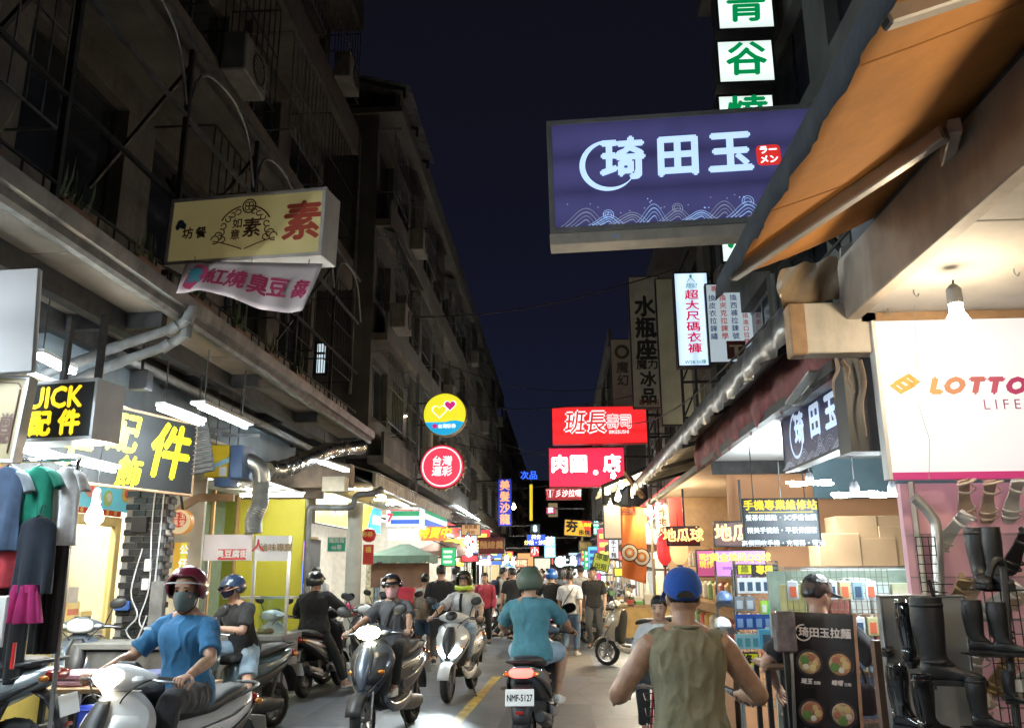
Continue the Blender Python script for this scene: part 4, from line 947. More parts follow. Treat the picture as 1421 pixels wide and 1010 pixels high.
# metal awning of the phone and snack shops
A2X,A2Z = 1.27,2.98
A2 = thing('metal_awning','long dirty metal awning with torn red trim over the phone shop','awning',(1.6,9.3,A2Z))
m = MB(); m.sheet([[Vector((A2X,y,A2Z + .02 + .02 * (i % 2))),Vector((2.7,y,A2Z + .42 + .02 * (i % 2)))] for i,y in enumerate([4.5 + .1 * j for j in range(101)])]); m.open = True; m.build('corrugated_sheet',pm('dirty_galvanised',(.24,.22,.20),rough=.55,metal=.5,var=.4,scale=5,dirt=.5),A2,world=True,solid=.008)
m = MB(); m.sheet([[Vector((A2X - .01 + .006 * math.sin(y * 30),y,A2Z + .08)),Vector((A2X - .03 + .012 * math.sin(y * 23),y,A2Z - .03)),Vector((A2X - .01 + .014 * math.sin(y * 31),y,A2Z - .13 - .02 * math.sin(y * 11))) ] for y in [4.3 + .06 * j for j in range(172)]]); m.open = True
m.build('edge_flashing',pm('shiny_flashing',(.38,.36,.34),rough=.3,metal=.75,var=.5,scale=9,dirt=.5,bump=.4,bscale=8),A2,world=True,smooth=True,solid=.003)
m = MB(); rv = random.Random(8); m.sheet([[Vector((A2X + .22,y,A2Z + .02)),Vector((A2X + .20 + .02 * math.sin(y * 9),y,A2Z - .14)),Vector((A2X + .21 + .02 * math.sin(y * 7),y,A2Z - .26 - rv.uniform(0,.09)))] for y in [4.4 + .09 * j for j in range(52)]]); m.open = True
m.build('torn_trim',pm('torn_red_cloth',(.20,.055,.055),rough=.85,var=.5,scale=8,dirt=.5,bump=.3,bscale=20),A2,world=True,smooth=True,solid=.003)
for k in range(5):
 y = 5.2 + k * 2.1; m = MB(); m.bar((A2X + .03,y,A2Z - .02),(2.7,y,A2Z + .34),.05); m.build('rafter',STEEL(),A2,world=True)
m = MB(); m.bar((1.5,4.4,2.70),(1.5,14.3,2.70),.06); m.build('purlin',STEEL(),A2,world=True)
# white suspended ceiling inside the phone shop
PC = thing('shop_ceiling','white tiled ceiling with cross lamps inside the phone shop','ceiling',(2.7,7,2.72))
for i in range(5):
 for j in range(4):
  m = MB(); m.bb((1.62 + i * .61,4.75 + j * 1.0,2.735),(1.62 + i * .61 + .60,4.75 + j * 1.0 + .99,2.75)); m.build('ceiling_tile',pm('ceiling_tile',(.62,.64,.64),rough=.8,var=.1,scale=3,dirt=.15),PC,world=True)
m = MB(); m.bb((1.6,8.76,2.60),(4.7,8.80,2.735)); m.build('rear_beam',STEEL(),PC,world=True)
m = MB(); m.bb((1.62,9.0,2.742),(4.6,13.8,2.76)); m.build('rear_ceiling',pm('warm_ceiling',(.62,.50,.40),rough=.8,var=.12,scale=2),PC,world=True)
# steel sign frames above that awning
for k,(y,z0,z1,lb) in enumerate(((9.9,6.7,10.4,'black steel sign frame on the wall above the phone shop awning'),(14.7,3.2,7.0,'black steel frame behind the white vertical light box'),(20.6,3.2,8.2,'black steel frame behind the tall unlit sign panels'))):
 fr = thing('sign_frame',lb,'sign frame',(2.3,y,z0))
 for x in (2.25,2.5,2.9):
  m = MB(); m.bar((x,y,z0),(x,y,z1),.045); m.build('upright',STEEL(),fr,world=True)
 z = z0 + .4
 while z < z1:
  m = MB(); m.bar((2.23,y,z),(2.92,y,z),.04); m.build('crossbar',STEEL(),fr,world=True)
  m = MB(); m.bar((2.25,y - .02,z),(2.5,y - .02,z + .55),.03); m.build('diagonal',STEEL(),fr,world=True); z += .65
# overhead cables
for k,(a,b,sag,lb) in enumerate((((-4.4,24,6.8),(2.6,20,5.9),.5,'black overhead cable crossing the street above the red sushi sign'),((-4.2,44,6.0),(2.5,38,6.2),.5,'thin overhead cable crossing far down the street'),((-4.0,30,6.2),(2.4,24,5.2),.4,'overhead cable running behind the round lottery signs'),((2.3,5,4.2),(1.9,22,5.4),.5,'sagging cable along the wall above the metal awning'),((-4.2,19,7.6),(2.6,17,7.9),.35,'high thin cable crossing between the round signs and unlit panels'),((-4.2,27,8.6),(2.5,30,8.2),.6,'highest sagging cable crossing the dark sky'),((-3.8,18,5.0),(-3.9,40,4.6),.5,'cable bundle sagging along the building behind round signs'),((-4.1,33,7.2),(2.4,33,6.0),.4,'slanting cable above the far neon pole'))):
 a,b = Vector(a),Vector(b); m = MB(); m.tube([a.lerp(b,t / 16) - ZA * sag * math.sin(math.pi * t / 16) for t in range(17)],.014,6); tag(m.build('overhead_cable',WIRE(),smooth=True),lb,'cable')
# --- light boxes
def INK(name,col,e=0.0,s=0.0): return pm('ink_' + name,col,rough=.6,var=.05,emit=col if s else None,es=s)
def lightbox(label,px,Y,depth=.18,face=None,frame=None,yaw=0.0,name='light_box_sign',cat='sign',group=None,rim=.03,round_=0.0,brackets=(),roll=0.0,back=True):
 """px = (x0, y0, x1, y1) of the face in the photo at depth Y; local x right, z up, the face looks along -y"""
 p,q = atY(px[0],px[3],Y),atY(px[2],px[1],Y)
 return lightbox3(label,((p.x + q.x) / 2,Y + depth / 2,(p.z + q.z) / 2),q.x - p.x,q.z - p.z,depth,face,frame,yaw,name,cat,group,rim,round_,brackets,roll)
def lightbox3(label,c,w,h,depth=.18,face=None,frame=None,yaw=0.0,name='light_box_sign',cat='sign',group=None,rim=.03,round_=0.0,brackets=(),roll=0.0):
 root = thing(name,label,cat,c,yaw,group,ry=roll); root['w'] = w; root['h'] = h
 frame = frame or STEEL(); d = depth / 2
 m = MB()
 if rim > 0:
  m.bb((-w / 2,-d + .012,-h / 2),(w / 2,d,h / 2)); hs = m.build('housing',frame,root,bevel=.006)
  for a,b in (((-w / 2 - .004,-d - .004,h / 2 - rim),(w / 2 + .004,-d + .04,h / 2 + .004)),((-w / 2 - .004,-d - .004,-h / 2 - .004),(w / 2 + .004,-d + .04,-h / 2 + rim)),((-w / 2 - .004,-d - .004,-h / 2 + rim + .001),(-w / 2 + rim,-d + .04,h / 2 - rim - .001)),((w / 2 - rim,-d - .004,-h / 2 + rim + .001),(w / 2 + .004,-d + .04,h / 2 - rim - .001))):
   f = MB(); f.bb(a,b); f.build('frame_strip',frame,root,bevel=.003)
  f = MB(); f.bb((-w / 2 + rim * .8,-d + .002,-h / 2 + rim * .8),(w / 2 - rim * .8,-d + .0115,h / 2 - rim * .8)); f.build('face',face,root)
 else:
  m.bb((-w / 2,-d + .012,-h / 2),(w / 2,d,h / 2)); m.build('housing',frame,root,bevel=.012)
  f = MB(); f.bb((-w / 2 + .004,-d,-h / 2 + .004),(w / 2 - .004,-d + .0115,h / 2 - .004)); f.build('face',face,root,bevel=.008)
 for a,b,t in brackets:
  f = MB(); f.bar(a,b,t); f.build('bracket',STEEL(),root)
 return root,w,h,-d - .001
# ---- big navy ramen sign
NAVY = tube_face('navy_face',(.082,.078,.235),.42,3,.5)
ICE = em('ice_letter',(.52,.73,1.0),1.05); REDP = em('stamp_red',(.80,.035,.03),.8); WHI = em('white_letter',(1,1,1),1.2); ICEL = em('wave_line',(.42,.48,.62),.55); ICEB = em('wave_line_blue',(.40,.62,1.0),.8)
GREYF = pm('sign_frame_grey',(.26,.25,.24),rough=.5,metal=.3,var=.15,scale=5,dirt=.25)
BEI = pm('sign_beige_edge',(.42,.36,.30),rough=.6,var=.12,dirt=.25)
NV,w,h,fy = lightbox('large navy ramen light box with pale brush characters and wave border',(763,150,1128,318),8.0,.26,NAVY,GREYF,rim=.05,brackets=(((1.3,0,-.6),(1.85,.5,-.95),.06),((1.0,0,.6),(1.9,.2,.9),.05)))
NV.rotation_euler = (0,R(-.9),R(-2))
m = MB(); m.bb((-w / 2 - .01,-.12,-h / 2 - .13),(w / 2 + .01,.135,-h / 2 - .008)); sk = m.build('bottom_box',BEI,NV,bevel=.006)
k = w / 365.0
def nx(px): return (px - 945.5) * k
def nz_(py): return (234 - py) * k
for px,ch in ((865,'琦'),(940,'田'),(1011,'玉')): text(NV,ch,nx(px),nz_(219),66 * k,ICE,fy - .004,bold=.036,sx=.95,shear=.04)
# brush ring round the first character: tapering stroke
m = MB(); P = []; cxr,czr,rr_ = nx(847),nz_(223),37 * k
inn,out = [],[]
for i in range(41):
 a = R(80 + 265 * i / 40); t = i / 40; wd = (1.2 + 5.2 * math.sin(math.pi * min(1,t * 1.15)) ** .8) * k * .62
 inn.append(Vector((cxr + math.cos(a) * (rr_ - wd),fy - .003,czr + math.sin(a) * (rr_ * .97 - wd)))); out.append(Vector((cxr + math.cos(a) * (rr_ + wd),fy - .003,czr + math.sin(a) * (rr_ * .97 + wd))))
m.sheet([inn,out]); m.open = True; m.build('brush_ring',ICE,NV)
m = MB(); pts = [(x,z) for x,z in [(math.copysign(abs(math.cos(a)) ** .35,math.cos(a)) * 16 * k,math.copysign(abs(math.sin(a)) ** .35,math.sin(a)) * 15 * k) for a in [2 * math.pi * i / 32 for i in range(32)]]]
m.prism(pts,(nx(1062),fy - .001,nz_(223)),(nx(1062),fy - .005,nz_(223))); m.build('red_stamp',REDP,NV)
text(NV,'ラー',nx(1062),nz_(216),12.5 * k,WHI,fy - .0065,bold=.05); text(NV,'メン',nx(1062),nz_(230),12.5 * k,WHI,fy - .0065,bold=.05)
def waves(root,x0,x1,zb,hh,y,s,mats,seed=2,n=12):
 """line-drawn breaking waves: nested arcs, curls and spray dots, as printed linework"""
 rw = random.Random(seed)
 for i in range(n):
  cx_ = x0 + (x1 - x0) * (i + .5) / n; H = hh * (.45 + .55 * (math.sin(i * 1.9 + seed) * .5 + .5)); Wd = (x1 - x0) / n * rw.uniform(.9,1.3); m = MB(); m.open = True
  for q in range(4):
   e = 1 - q * .22; pts = []
   for t in range(15):
    u = -1 + 2 * t / 14; z = zb + H * e * (math.cos(u * 1.5) ** 1.5 if abs(u) < 1.04 else 0); pts.append((cx_ + u * Wd * e * .75 + .12 * Wd * (1 - u * u),max(z,zb)))
   wd = s * (.9 if q % 2 else .55)
   a_ = [Vector((x,y,z + wd)) for x,z in pts]; b_ = [Vector((x,y,z - wd)) for x,z in pts]; m.sheet([a_,b_])
  if i % 3 == 1:
   cz_ = zb + H * 1.02
   for r0 in (.16,.26):
    a_,b_ = [],[]
    for t in range(16):
     a = R(-40 + 300 * t / 15); r1 = Wd * r0 * (1 - .35 * t / 15); a_.append(Vector((cx_ + .1 * Wd + math.cos(a) * (r1 + s * .5),y,cz_ + math.sin(a) * (r1 + s * .5)))); b_.append(Vector((cx_ + .1 * Wd + math.cos(a) * (r1 - s * .5),y,cz_ + math.sin(a) * (r1 - s * .5))))
    m.sheet([a_,b_])
  for q in range(3):
   dx,dz = rw.uniform(-.6,.6) * Wd,H * rw.uniform(1.0,1.35); m.add([(cx_ + dx + s * 1.3 * math.cos(a),y,zb + dz + s * 1.3 * math.sin(a)) for a in [i2 * math.pi / 4 for i2 in range(8)]],[tuple(range(8))])
  m.build('wave_print',mats[i % len(mats)],root)
waves(NV,-w / 2 + .22,w / 2 - .2,-h / 2 + .055,.20,fy - .003,.0055,(ICEL,ICEB),2,10)
text(NV,'00000',nx(850),-h / 2 - .07,.06,pm('vent_blue',(.25,.45,.7),rough=.4),-.121,bold=.02,name='vent_print',sx=.6,shear=.2)
# ---- green-lettered tower of white boxes behind it
WG = tube_face('white_face',(.86,1.0,.93),1.0,1,.18); GRN = em('green_letter',(.0,.42,.12),.55)
for (y0,y1,ch,pz) in ((-62,-28,'一',-45),(-20,43,'青',12),(53,117,'谷',83),(129,190,'燒',160),(280,366,'店',340)):
 if y1 < 0: continue
 lb = {'青': 'topmost white light box with a green brush character of the tower','谷': 'white light box with green valley character above the navy sign','燒': 'white light box whose top peeks out above the navy sign','店': 'white light box with green character peeking below the navy sign'}[ch]
 s_,w,h,fy = lightbox(lb,(996 + max(0,y0) * .017,y0,1072 + max(0,y0) * .017,y1),9.3,.3,WG,BLK(),rim=.03,group='green lettered light box tower')
 text(s_,ch,0,0,.50,GRN,fy - .003,bold=.026,sx=1.05,shear=.05)
 m = MB(); m.bar((.33,.2,-h / 2),(.33,.2,h / 2 + .12),.05); m.build('mounting_bar',STEEL(),s_)
# ---- vertical white box (big-size clothes) and the zip-repair board
CW = tube_face('cool_white_face',(.62,.80,1.0),1.05,2,.25,vertical=True); CRIM = em('crimson_letter',(.75,.01,.09),.75); NVL = em('navy_letter',(.02,.05,.22),.3); TEAL = em('teal_letter',(.0,.30,.28),.5)
s_,w,h,fy = lightbox('cold white vertical light box with crimson characters about big size clothes',(941,377,982,509),14.0,.22,CW,BLK(),rim=.025,brackets=(((.2,.1,.5),(.75,.3,.5),.04),((.2,.1,-.5),(.75,.3,-.5),.04)))
column_text(s_,'超大尺碼衣褲',0,h / 2 - .34,.185,CRIM,fy - .003,step=1.05,bold=.022,sx=1.35)
text(s_,'翔記',0,h / 2 - .26,.10,TEAL,fy - .003,bold=.01,shear=.2); text(s_,'W28-50腰',0,-h / 2 + .075,.085,TEAL,fy - .003,bold=.01)
m = MB(); m.tube([(0,fy - .004,h / 2 - .06),(0,fy - .004,h / 2 - .10)],.02,8); m.tube([(0,fy - .003,h / 2 - .10),(-.07,fy - .003,h / 2 - .19)],.006,6); m.tube([(0,fy - .003,h / 2 - .10),(.07,fy - .003,h / 2 - .19)],.006,6); m.build('emblem',TEAL,s_)
ZB = em('dim_white_face',(.62,.74,.80),.55)
s_,w,h,fy = lightbox('dim white repair board with rows of red and blue characters',(985,392,1054,504),13.0,.12,ZB,BLK(),rim=.02,brackets=(((.3,.05,.3),(1.0,.2,.3),.04),))
DR = em('dim_red_letter',(.55,.04,.03),.35); DB = em('dim_navy_letter',(.02,.06,.25),.25)
text(s_,'專門修改衣服',0,h / 2 - .10,.115,DR,fy - .003,bold=.012,sx=1.02)
for i,(st,mt) in enumerate((('換皮衣拉鍊繡',DB),('換夾克拉鍊學',DR),('換西褲拉鍊號',DB),('牛仔褲換進口拉鍊',DR),('西洋裝・大衣・夾克',DB))): column_text(s_,st,-w / 2 + .10 + i * (w - .2) / 4,h / 2 - .20,.095 if i > 2 else .115,mt,fy - .003,step=1.12,bold=.012)
m = MB(); m.bb((-.16,fy - .006,-h / 2 + .06),(.14,fy - .001,-h / 2 + .36)); ph = m.build('photo_print',pm('print_dark_red',(.10,.02,.015),rough=.5,var=.5,scale=9),s_)
m = MB(); m.bb((-.04,fy - .010,-h / 2 + .08),(.02,fy - .007,-h / 2 + .26)); m.bb((-.12,fy - .010,-h / 2 + .262),(.10,fy - .007,-h / 2 + .29)); m.build('printed_machine',pm('print_tan',(.5,.4,.25)),ph)
# ---- tall unlit panels
PNL = pm('unlit_panel',(.60,.56,.46),rough=.7,var=.2,scale=2,dirt=.4); PNL2 = pm('unlit_panel_yellow',(.74,.70,.50),rough=.7,var=.15,scale=2,dirt=.25); DINK = pm('ink_dark',(.02,.02,.018),rough=.7)
PNL3 = pm('unlit_panel_green',(.07,.065,.05),rough=.7,var=.2,scale=2)
s_,w,h,fy = lightbox('tall unlit brown panel with black characters about crystal ice goods',(879,383,914,566),20.0,.25,PNL,STEEL(),rim=.02,brackets=(((.2,.1,.8),(.95,.2,.8),.05),((.2,.1,-.8),(.95,.2,-.8),.05)))
column_text(s_,'水瓶座',0,h / 2 - .55,.56,DINK,fy - .003,step=1.0,bold=.04,sx=.95); text(s_,'魔力',0,-.62,.27,DINK,fy - .003,bold=.03); column_text(s_,'冰品',0,-.80,.40,DINK,fy - .003,step=1.05,bold=.04); text(s_,'專賣店',0,-h / 2 + .12,.17,INK('brownred',(.20,.04,.03)),fy - .003,bold=.02)
s_,w,h,fy = lightbox('tall unlit pale yellow panel behind the cold white vertical box',(919,385,972,590),19.0,.2,PNL2,STEEL(),rim=.02,brackets=(((.3,.1,.8),(.9,.2,.8),.05),))
for i in range(4): column_text(s_,'服飾設計',-.0,h / 2 - .15,.16,INK('faded',(.30,.27,.17)),fy - .003,step=4.2,bold=.01)
s_,w,h,fy = lightbox('lower unlit brown panel with faded characters left of the crystal panel',(850,470,878,566),24.0,.25,PNL,STEEL(),rim=.02,brackets=(((.2,.1,.4),(1.2,.2,.4),.05),))
m = MB(); m.lathe([(.22,0),(.22,.004),(.13,.004),(.13,0)],(0,fy - .002,h / 2 - .4),-YA,24,caps=False); m.build('ring_emblem',INK('faded2',(.10,.09,.07)),s_)
column_text(s_,'魔幻',0,h / 2 - .72,.36,INK('faded2',(.10,.09,.07)),fy - .003,step=1.08,bold=.03)
# ---- red sushi box and white-on-red meat-ball box
RED1 = tube_face('red_face',(1.0,.025,.03),.95,3,.3); HOT = em('hot_white',(1,.96,.95),2.2); WHL = em('white_line',(1,.9,.9),1.3)
s_,w,h,fy = lightbox('bright red rounded sushi light box with white outlined characters',(767,563,896,616),22.0,.35,RED1,pm('red_frame',(.35,.02,.02),rough=.4),rim=0,brackets=(((1.0,.1,.3),(2.0,.2,.3),.06),((1.0,.1,-.3),(2.0,.2,-.3),.06)))
k = w / 129
text(s_,'班長',(812 - 831.5) * k,.04,.62,WHL,fy - .004,bold=.075,shear=.12,sx=.9); text(s_,'班長',(812 - 831.5) * k,.04,.62,REDP,fy - .007,bold=.012,shear=.12,sx=.9)
text(s_,'壽司',(859 - 831.5) * k,.06,.40,WHL,fy - .004,bold=.06,sx=.85); text(s_,'壽司',(859 - 831.5) * k,.06,.40,REDP,fy - .007,bold=.0,sx=.85); text(s_,'BIKESUSHI',(858 - 831.5) * k,-.20,.13,WHL,fy - .004,bold=.02,sx=.9)
RED2 = tube_face('crimson_face',(.95,.03,.09),.95,2,.2)
s_,w,h,fy = lightbox('crimson light box with glowing white meat ball characters under the sushi sign',(762,620,866,676),22.6,.3,RED2,pm('red_frame',(.35,.02,.02)),rim=.02,brackets=(((.8,.1,.3),(1.8,.2,.3),.06),))
for px,ch in ((777,'肉'),(803,'圓'),(849,'店')): text(s_,ch,(px - 814) * w / 104,.06,.50,HOT,fy - .004,bold=.045)
m = MB(); m.lathe([(.07,0),(.07,.004)],((826 - 814) * w / 104,fy - .002,-.15),-YA,16); m.build('round_dot',HOT,s_)
s_,w,h,fy = lightbox('dark red strip light box with white dumpling lettering below meat ball box',(758,677,806,693),22.6,.25,em('dark_red_face',(.35,.015,.025),.8),pm('red_frame',(.35,.02,.02)),rim=.012)
text(s_,'彡沙拉嗎',.12,0,.21,WHL,fy - .004,bold=.02,sx=.85,shear=.15)
m = MB()
for q in (-.09,0,.09): m.bar((-.36 + q,fy - .004,.10),(-.36 + q * .5,fy - .004,-.09),.03,.004)
m.bar((-.48,fy - .004,.11),(-.24,fy - .004,.11),.03,.004); m.build('cup_emblem',WHL,s_)
# ---- yellow vegetarian box sign with cloth banner (left)
YFA = pm('yellow_sign_face',(.56,.46,.20),rough=.6,var=.12,scale=2.2,dirt=.12,emit=(.56,.46,.20),es=.16); BRN = INK('brown',(.075,.022,.012)); RBR = INK('red_brown',(.36,.05,.025))
FRM = pm('sign_frame_light',(.50,.46,.42),rough=.5,var=.12,scale=5,dirt=.25)
YS,w,h,fy = lightbox('faded yellow vegetarian light box with ornate brown emblem on canopy edge',(222,265,462,364),7.4,.34,YFA,FRM,rim=.035,brackets=(((-.75,.1,.3),(-1.35,.4,.9),.05),((-.75,.1,-.3),(-1.35,.2,-.3),.05)))
YS.rotation_euler = (0,R(1.4),R(-9)); k = w / 240
def sx_(px): return (px - 342) * k
def sz_(py): return (314.5 - py) * k
text(YS,'素',sx_(429),sz_(316),60 * k,RBR,fy - .003,bold=.028,shear=.04); text(YS,'坊',sx_(254),sz_(320),18 * k,BRN,fy - .003,bold=.03); text(YS,'餐',sx_(275),sz_(320),18 * k,BRN,fy - .003,bold=.03)
text(YS,'素',sx_(354),sz_(319),30 * k,BRN,fy - .003,bold=.02); text(YS,'如',sx_(331),sz_(310),16 * k,BRN,fy - .003,bold=.02); text(YS,'意',sx_(329),sz_(327),16 * k,BRN,fy - .003,bold=.02)
m = MB(); m.open = True
def arc_strip(m,cx_,cz_,r,a0,a1,wd,y,n=24,sq=1.0):
 i_,o_ = [],[]
 for t in range(n + 1):
  a = R(a0 + (a1 - a0) * t / n); i_.append(Vector((cx_ + math.cos(a) * (r - wd),y,cz_ + math.sin(a) * (r - wd) * sq))); o_.append(Vector((cx_ + math.cos(a) * (r + wd),y,cz_ + math.sin(a) * (r + wd) * sq)))
 m.sheet([i_,o_])
arc_strip(m,sx_(343),sz_(322),42 * k,28,78,1.2 * k,fy - .003,sq=.93); arc_strip(m,sx_(343),sz_(322),42 * k,102,152,1.2 * k,fy - .003,sq=.93); m.build('arch_print',BRN,YS)
m = MB(); m.open = True; arc_strip(m,sx_(347),sz_(284),10 * k,0,360,1.1 * k,fy - .003)
for q in range(4): arc_strip(m,sx_(347) + math.cos(R(45 + 90 * q)) * 4 * k,sz_(284) + math.sin(R(45 + 90 * q)) * 4 * k,3.2 * k,0,360,.8 * k,fy - .0035,12)
m.build('knot_emblem',BRN,YS)
for sd in (-1,1):
 m = MB(); m.open = True
 for (dx,dz,r,a0,a1) in ((12,26,4,0,300),(20,22,3.5,40,330),(27,16,4,90,380),(33,6,4,0,260),(36,-3,5,60,320),(40,-9,6,20,250),(45,-14,6,0,300),(33,-14,4,0,280)):
  arc_strip(m,sx_(343 + sd * dx),sz_(318 - dz),r * k,a0 if sd > 0 else 180 - a0,a1 if sd > 0 else 180 - a1,.9 * k,fy - .003,12)
 i_ = [Vector((sx_(343 + sd * (48 - 46 * t / 10)),fy - .003,sz_(334 + 14 * (t / 10) ** 1.3) + .8 * k)) for t in range(11)]; m.sheet([i_,[p - ZA * 1.7 * k for p in i_]]); m.build('scroll_print',BRN,YS)
m = MB(); m.open = True
for (dx,dz,rx,rz) in ((0,0,6,6),(5,4,5,5),(-4,5,4,5)): m.add([(sx_(241 + dx) + math.cos(a) * rx * k,fy - .003 - .0004 * dx,sz_(303 + dz) + math.sin(a) * rz * k) for a in [q * math.pi / 6 for q in range(12)]],[tuple(range(12))])
m.build('blue_flower_print',INK('slate_blue',(.05,.09,.16)),YS)
# banner
BN = thing('cloth_banner','pink-white cloth banner with red stinky tofu lettering under the yellow sign','banner',atY(340,365,7.35))
def bpt(u,v):
 a = atY(259 + (448 - 259) * u,362 + 4 * u,7.05); b = atY(240 + (420 - 240) * u + 2,405 + 27 * u - 6 * math.sin(u * 6),6.95)
 p = a.lerp(b,v); p.y += .04 * math.sin(u * 9 + v * 2) * v + .02 * math.sin(u * 23) * v; return p
m = MB(); m.sheet([[bpt(u / 30,v / 8) for u in range(31)] for v in range(9)]); m.open = True
m.build('banner_cloth',pm('banner_cloth',(.62,.50,.48),rough=.85,var=.08,scale=5,bump=.1,bscale=18),BN,world=True,smooth=True,solid=.002)
def on_banner(ch,u,v,size,mat,lift=.012,bold=.03):
 c = bpt(u,v); ux = (bpt(u + .04,v) - bpt(u - .04,v)).normalized(); uz = (bpt(u,v - .1) - bpt(u,v + .1)).normalized(); n = ux.cross(uz).normalized()
 if n.y > 0: n = -n
 c = c + n * lift; Mx = Matrix(((ux.x,-n.x,uz.x,0),(ux.y,-n.y,uz.y,0),(ux.z,-n.z,uz.z,0),(0,0,0,1)))
 text(BN,ch,0,0,size,mat,0,bold=bold,M=to_local(BN) @ Matrix.Translation(c) @ Mx); return c,ux,uz,n
MAG = INK('magenta_red',(.42,.035,.10)); TEA = INK('tealink',(.03,.17,.20))
for u,ch in ((.27,'紅'),(.43,'燒'),(.585,'臭'),(.735,'豆'),(.89,'腐')): on_banner(ch,u,.56,.205,MAG)
c,ux,uz,n = on_banner('素',.105,.52,.17,TEA,lift=.022,bold=.035)
m = MB(); m.add([c - n * .008 + ux * math.cos(a) * .125 + uz * math.sin(a) * .135 for a in [q * math.pi / 12 for q in range(24)]],[tuple(range(24))]); m.open = True; m.build('red_disc',MAG,BN,world=True)
for q in range(3):
 c = bpt(.06 + .42 * q,.02); m = MB(); m.tube([c,c + ZA * .05],.004,5); m.build('tie',WIRE(),BN,world=True)
# ---- black and yellow accessory signs (left)
YGL = em('yellow_glow',(1.0,.74,.02),1.15); BKF = pm('black_face',(.008,.009,.010),rough=.7,var=.2)
s_,w,h,fy = lightbox('black light box with glowing yellow letters and white metal side',(0,527,133,612),5.7,.30,BKF,pm('sign_frame_white',(.62,.63,.66),rough=.4,metal=.2,var=.08,dirt=.12),rim=.022,brackets=(((-.1,0,.2),(-.1,0,.75),.04),((.2,0,.2),(.2,0,.75),.04)))
s_.rotation_euler = (0,0,R(-10)); s_.location.x += .08; k = w / 133
text(s_,'QUICK',(46 - 66) * k,.087,.215,YGL,fy - .003,bold=.035,sx=.93); text(s_,'配',(42 - 66) * k,-.105,.19,YGL,fy - .003,bold=.05); text(s_,'件',(92 - 66) * k,-.105,.19,YGL,fy - .003,bold=.05)
s_,w,h,fy = lightbox3('large black wall sign with slanted yellow handwritten characters beside brick pillar',(-4.42,7.95,2.86),2.3,.80,.10,BKF,WOODB(),yaw=R(74),rim=.02)
for x,z,ch,sz in ((.05,.12,'配',.42),(.72,.0,'件',.62),(-.55,-.05,'手',.5),(.18,-.26,'飾',.34)): text(s_,ch,x,z,sz,em('yellow_paint_letter',(.80,.72,.02),.55),fy - .003,bold=.03,shear=.18)
# near pale board and the cream sign below it
s_,w,h,fy = lightbox('plain pale grey signboard seen at an angle at the very left edge',(-60,372,56,520),5.2,.06,pm('pale_board',(.22,.21,.21),rough=.65,var=.06,scale=2),pm('sign_frame_white',(.62,.63,.66)),rim=0)
s_.rotation_euler = (0,R(-4),R(6))
s_,w,h,fy = lightbox('cream hanging sign with ornate brown corner border at the left edge',(-50,520,38,640),5.3,.10,pm('cream_face',(.30,.24,.13),rough=.6,var=.08),pm('sign_frame_white',(.62,.63,.66)),rim=.02)
s_.rotation_euler = (0,R(4),0); m = MB(); m.open = True
for zz in (h / 2 - .05,): m.bar((-w / 2 + .05,fy - .003,zz),(w / 2 - .08,fy - .003,zz),.008,.004)
m.bar((w / 2 - .05,fy - .003,-h / 2 + .06),(w / 2 - .05,fy - .003,h / 2 - .09),.008,.004); arc_strip(m,w / 2 - .08,h / 2 - .08,.03,0,90,.005,fy - .003,8); m.build('border_print',BRN,s_)
text(s_,'品',w / 2 - .10,-.12,.12,BRN,fy - .003,bold=.03); text(s_,'尚',w / 2 - .10,-.02,.10,BRN,fy - .003,bold=.02)
# ---- round lottery signs on a lattice mast (left, far)
def disc_sign(label,px,py,r,Y,face,rimm,yaw=0,spikes=0):
 c = atY(px,py,Y); root = thing('round_sign',label,'sign',c,yaw); rr = r / FPX * Y
 m = MB(); m.lathe([(rr * .96,.12),(rr,.10),(rr,-.10),(rr * .97,-.115)],(0,0,0),YA,44); m.build('housing',rimm,root,smooth=True)
 m = MB(); m.lathe([(rr * .955,.0),(rr * .955,.008)],(0,-.118,0),-YA,44); m.build('face',face,root)
 if spikes:
  for q in range(spikes):
   a = 2 * math.pi * q / spikes; m = MB(); m.ball((math.cos(a) * rr * 1.03,0,math.sin(a) * rr * 1.03),(.035,.09,.035),8,5); m.build('rim_bulb',pm('dull_gold',(.32,.22,.09),rough=.4),root,smooth=True)
 return root,rr,-.128
s_,rr,fy = disc_sign('round yellow and blue lottery sign with heart faces on lattice mast',618,576,31,20,em('lemon_face',(.86,.80,.03),1.0),pm('dull_gold',(.32,.22,.09)))
m = MB(); pts = [(math.cos(R(a)) * rr * .955,math.sin(R(a)) * rr * .955) for a in range(202,339,8)]
top = [(rr * .88 * (1 - 2 * t / 12),-rr * .375 + rr * .09 * math.sin(t / 12 * 6.28)) for t in range(13)]
m.add([(x,fy - .002,z) for x,z in pts + top],[tuple(range(len(pts) + len(top)))]); m.open = True; m.build('blue_band',em('cyan_band',(.02,.42,.78),.9),s_)
def heart(root,cx_,cz_,s,mat,y):
 m = MB(); m.open = True; m.add([(cx_ + s * math.sin(a) ** 3,y,cz_ + s * (13 * math.cos(a) - 5 * math.cos(2 * a) - 2 * math.cos(3 * a) - math.cos(4 * a)) / 16) for a in [2 * math.pi * q / 28 for q in range(28)]],[tuple(range(28))]); m.build('heart_print',mat,root)
heart(s_,.13,.22,.155,WHI,fy - .003); heart(s_,.13,.22,.13,em('pink_heart',(.75,.03,.25),.8),fy - .005); heart(s_,-.13,.08,.19,WHI,fy - .004); heart(s_,-.13,.08,.16,em('lemon_face',(.86,.80,.03),1.0),fy - .006)
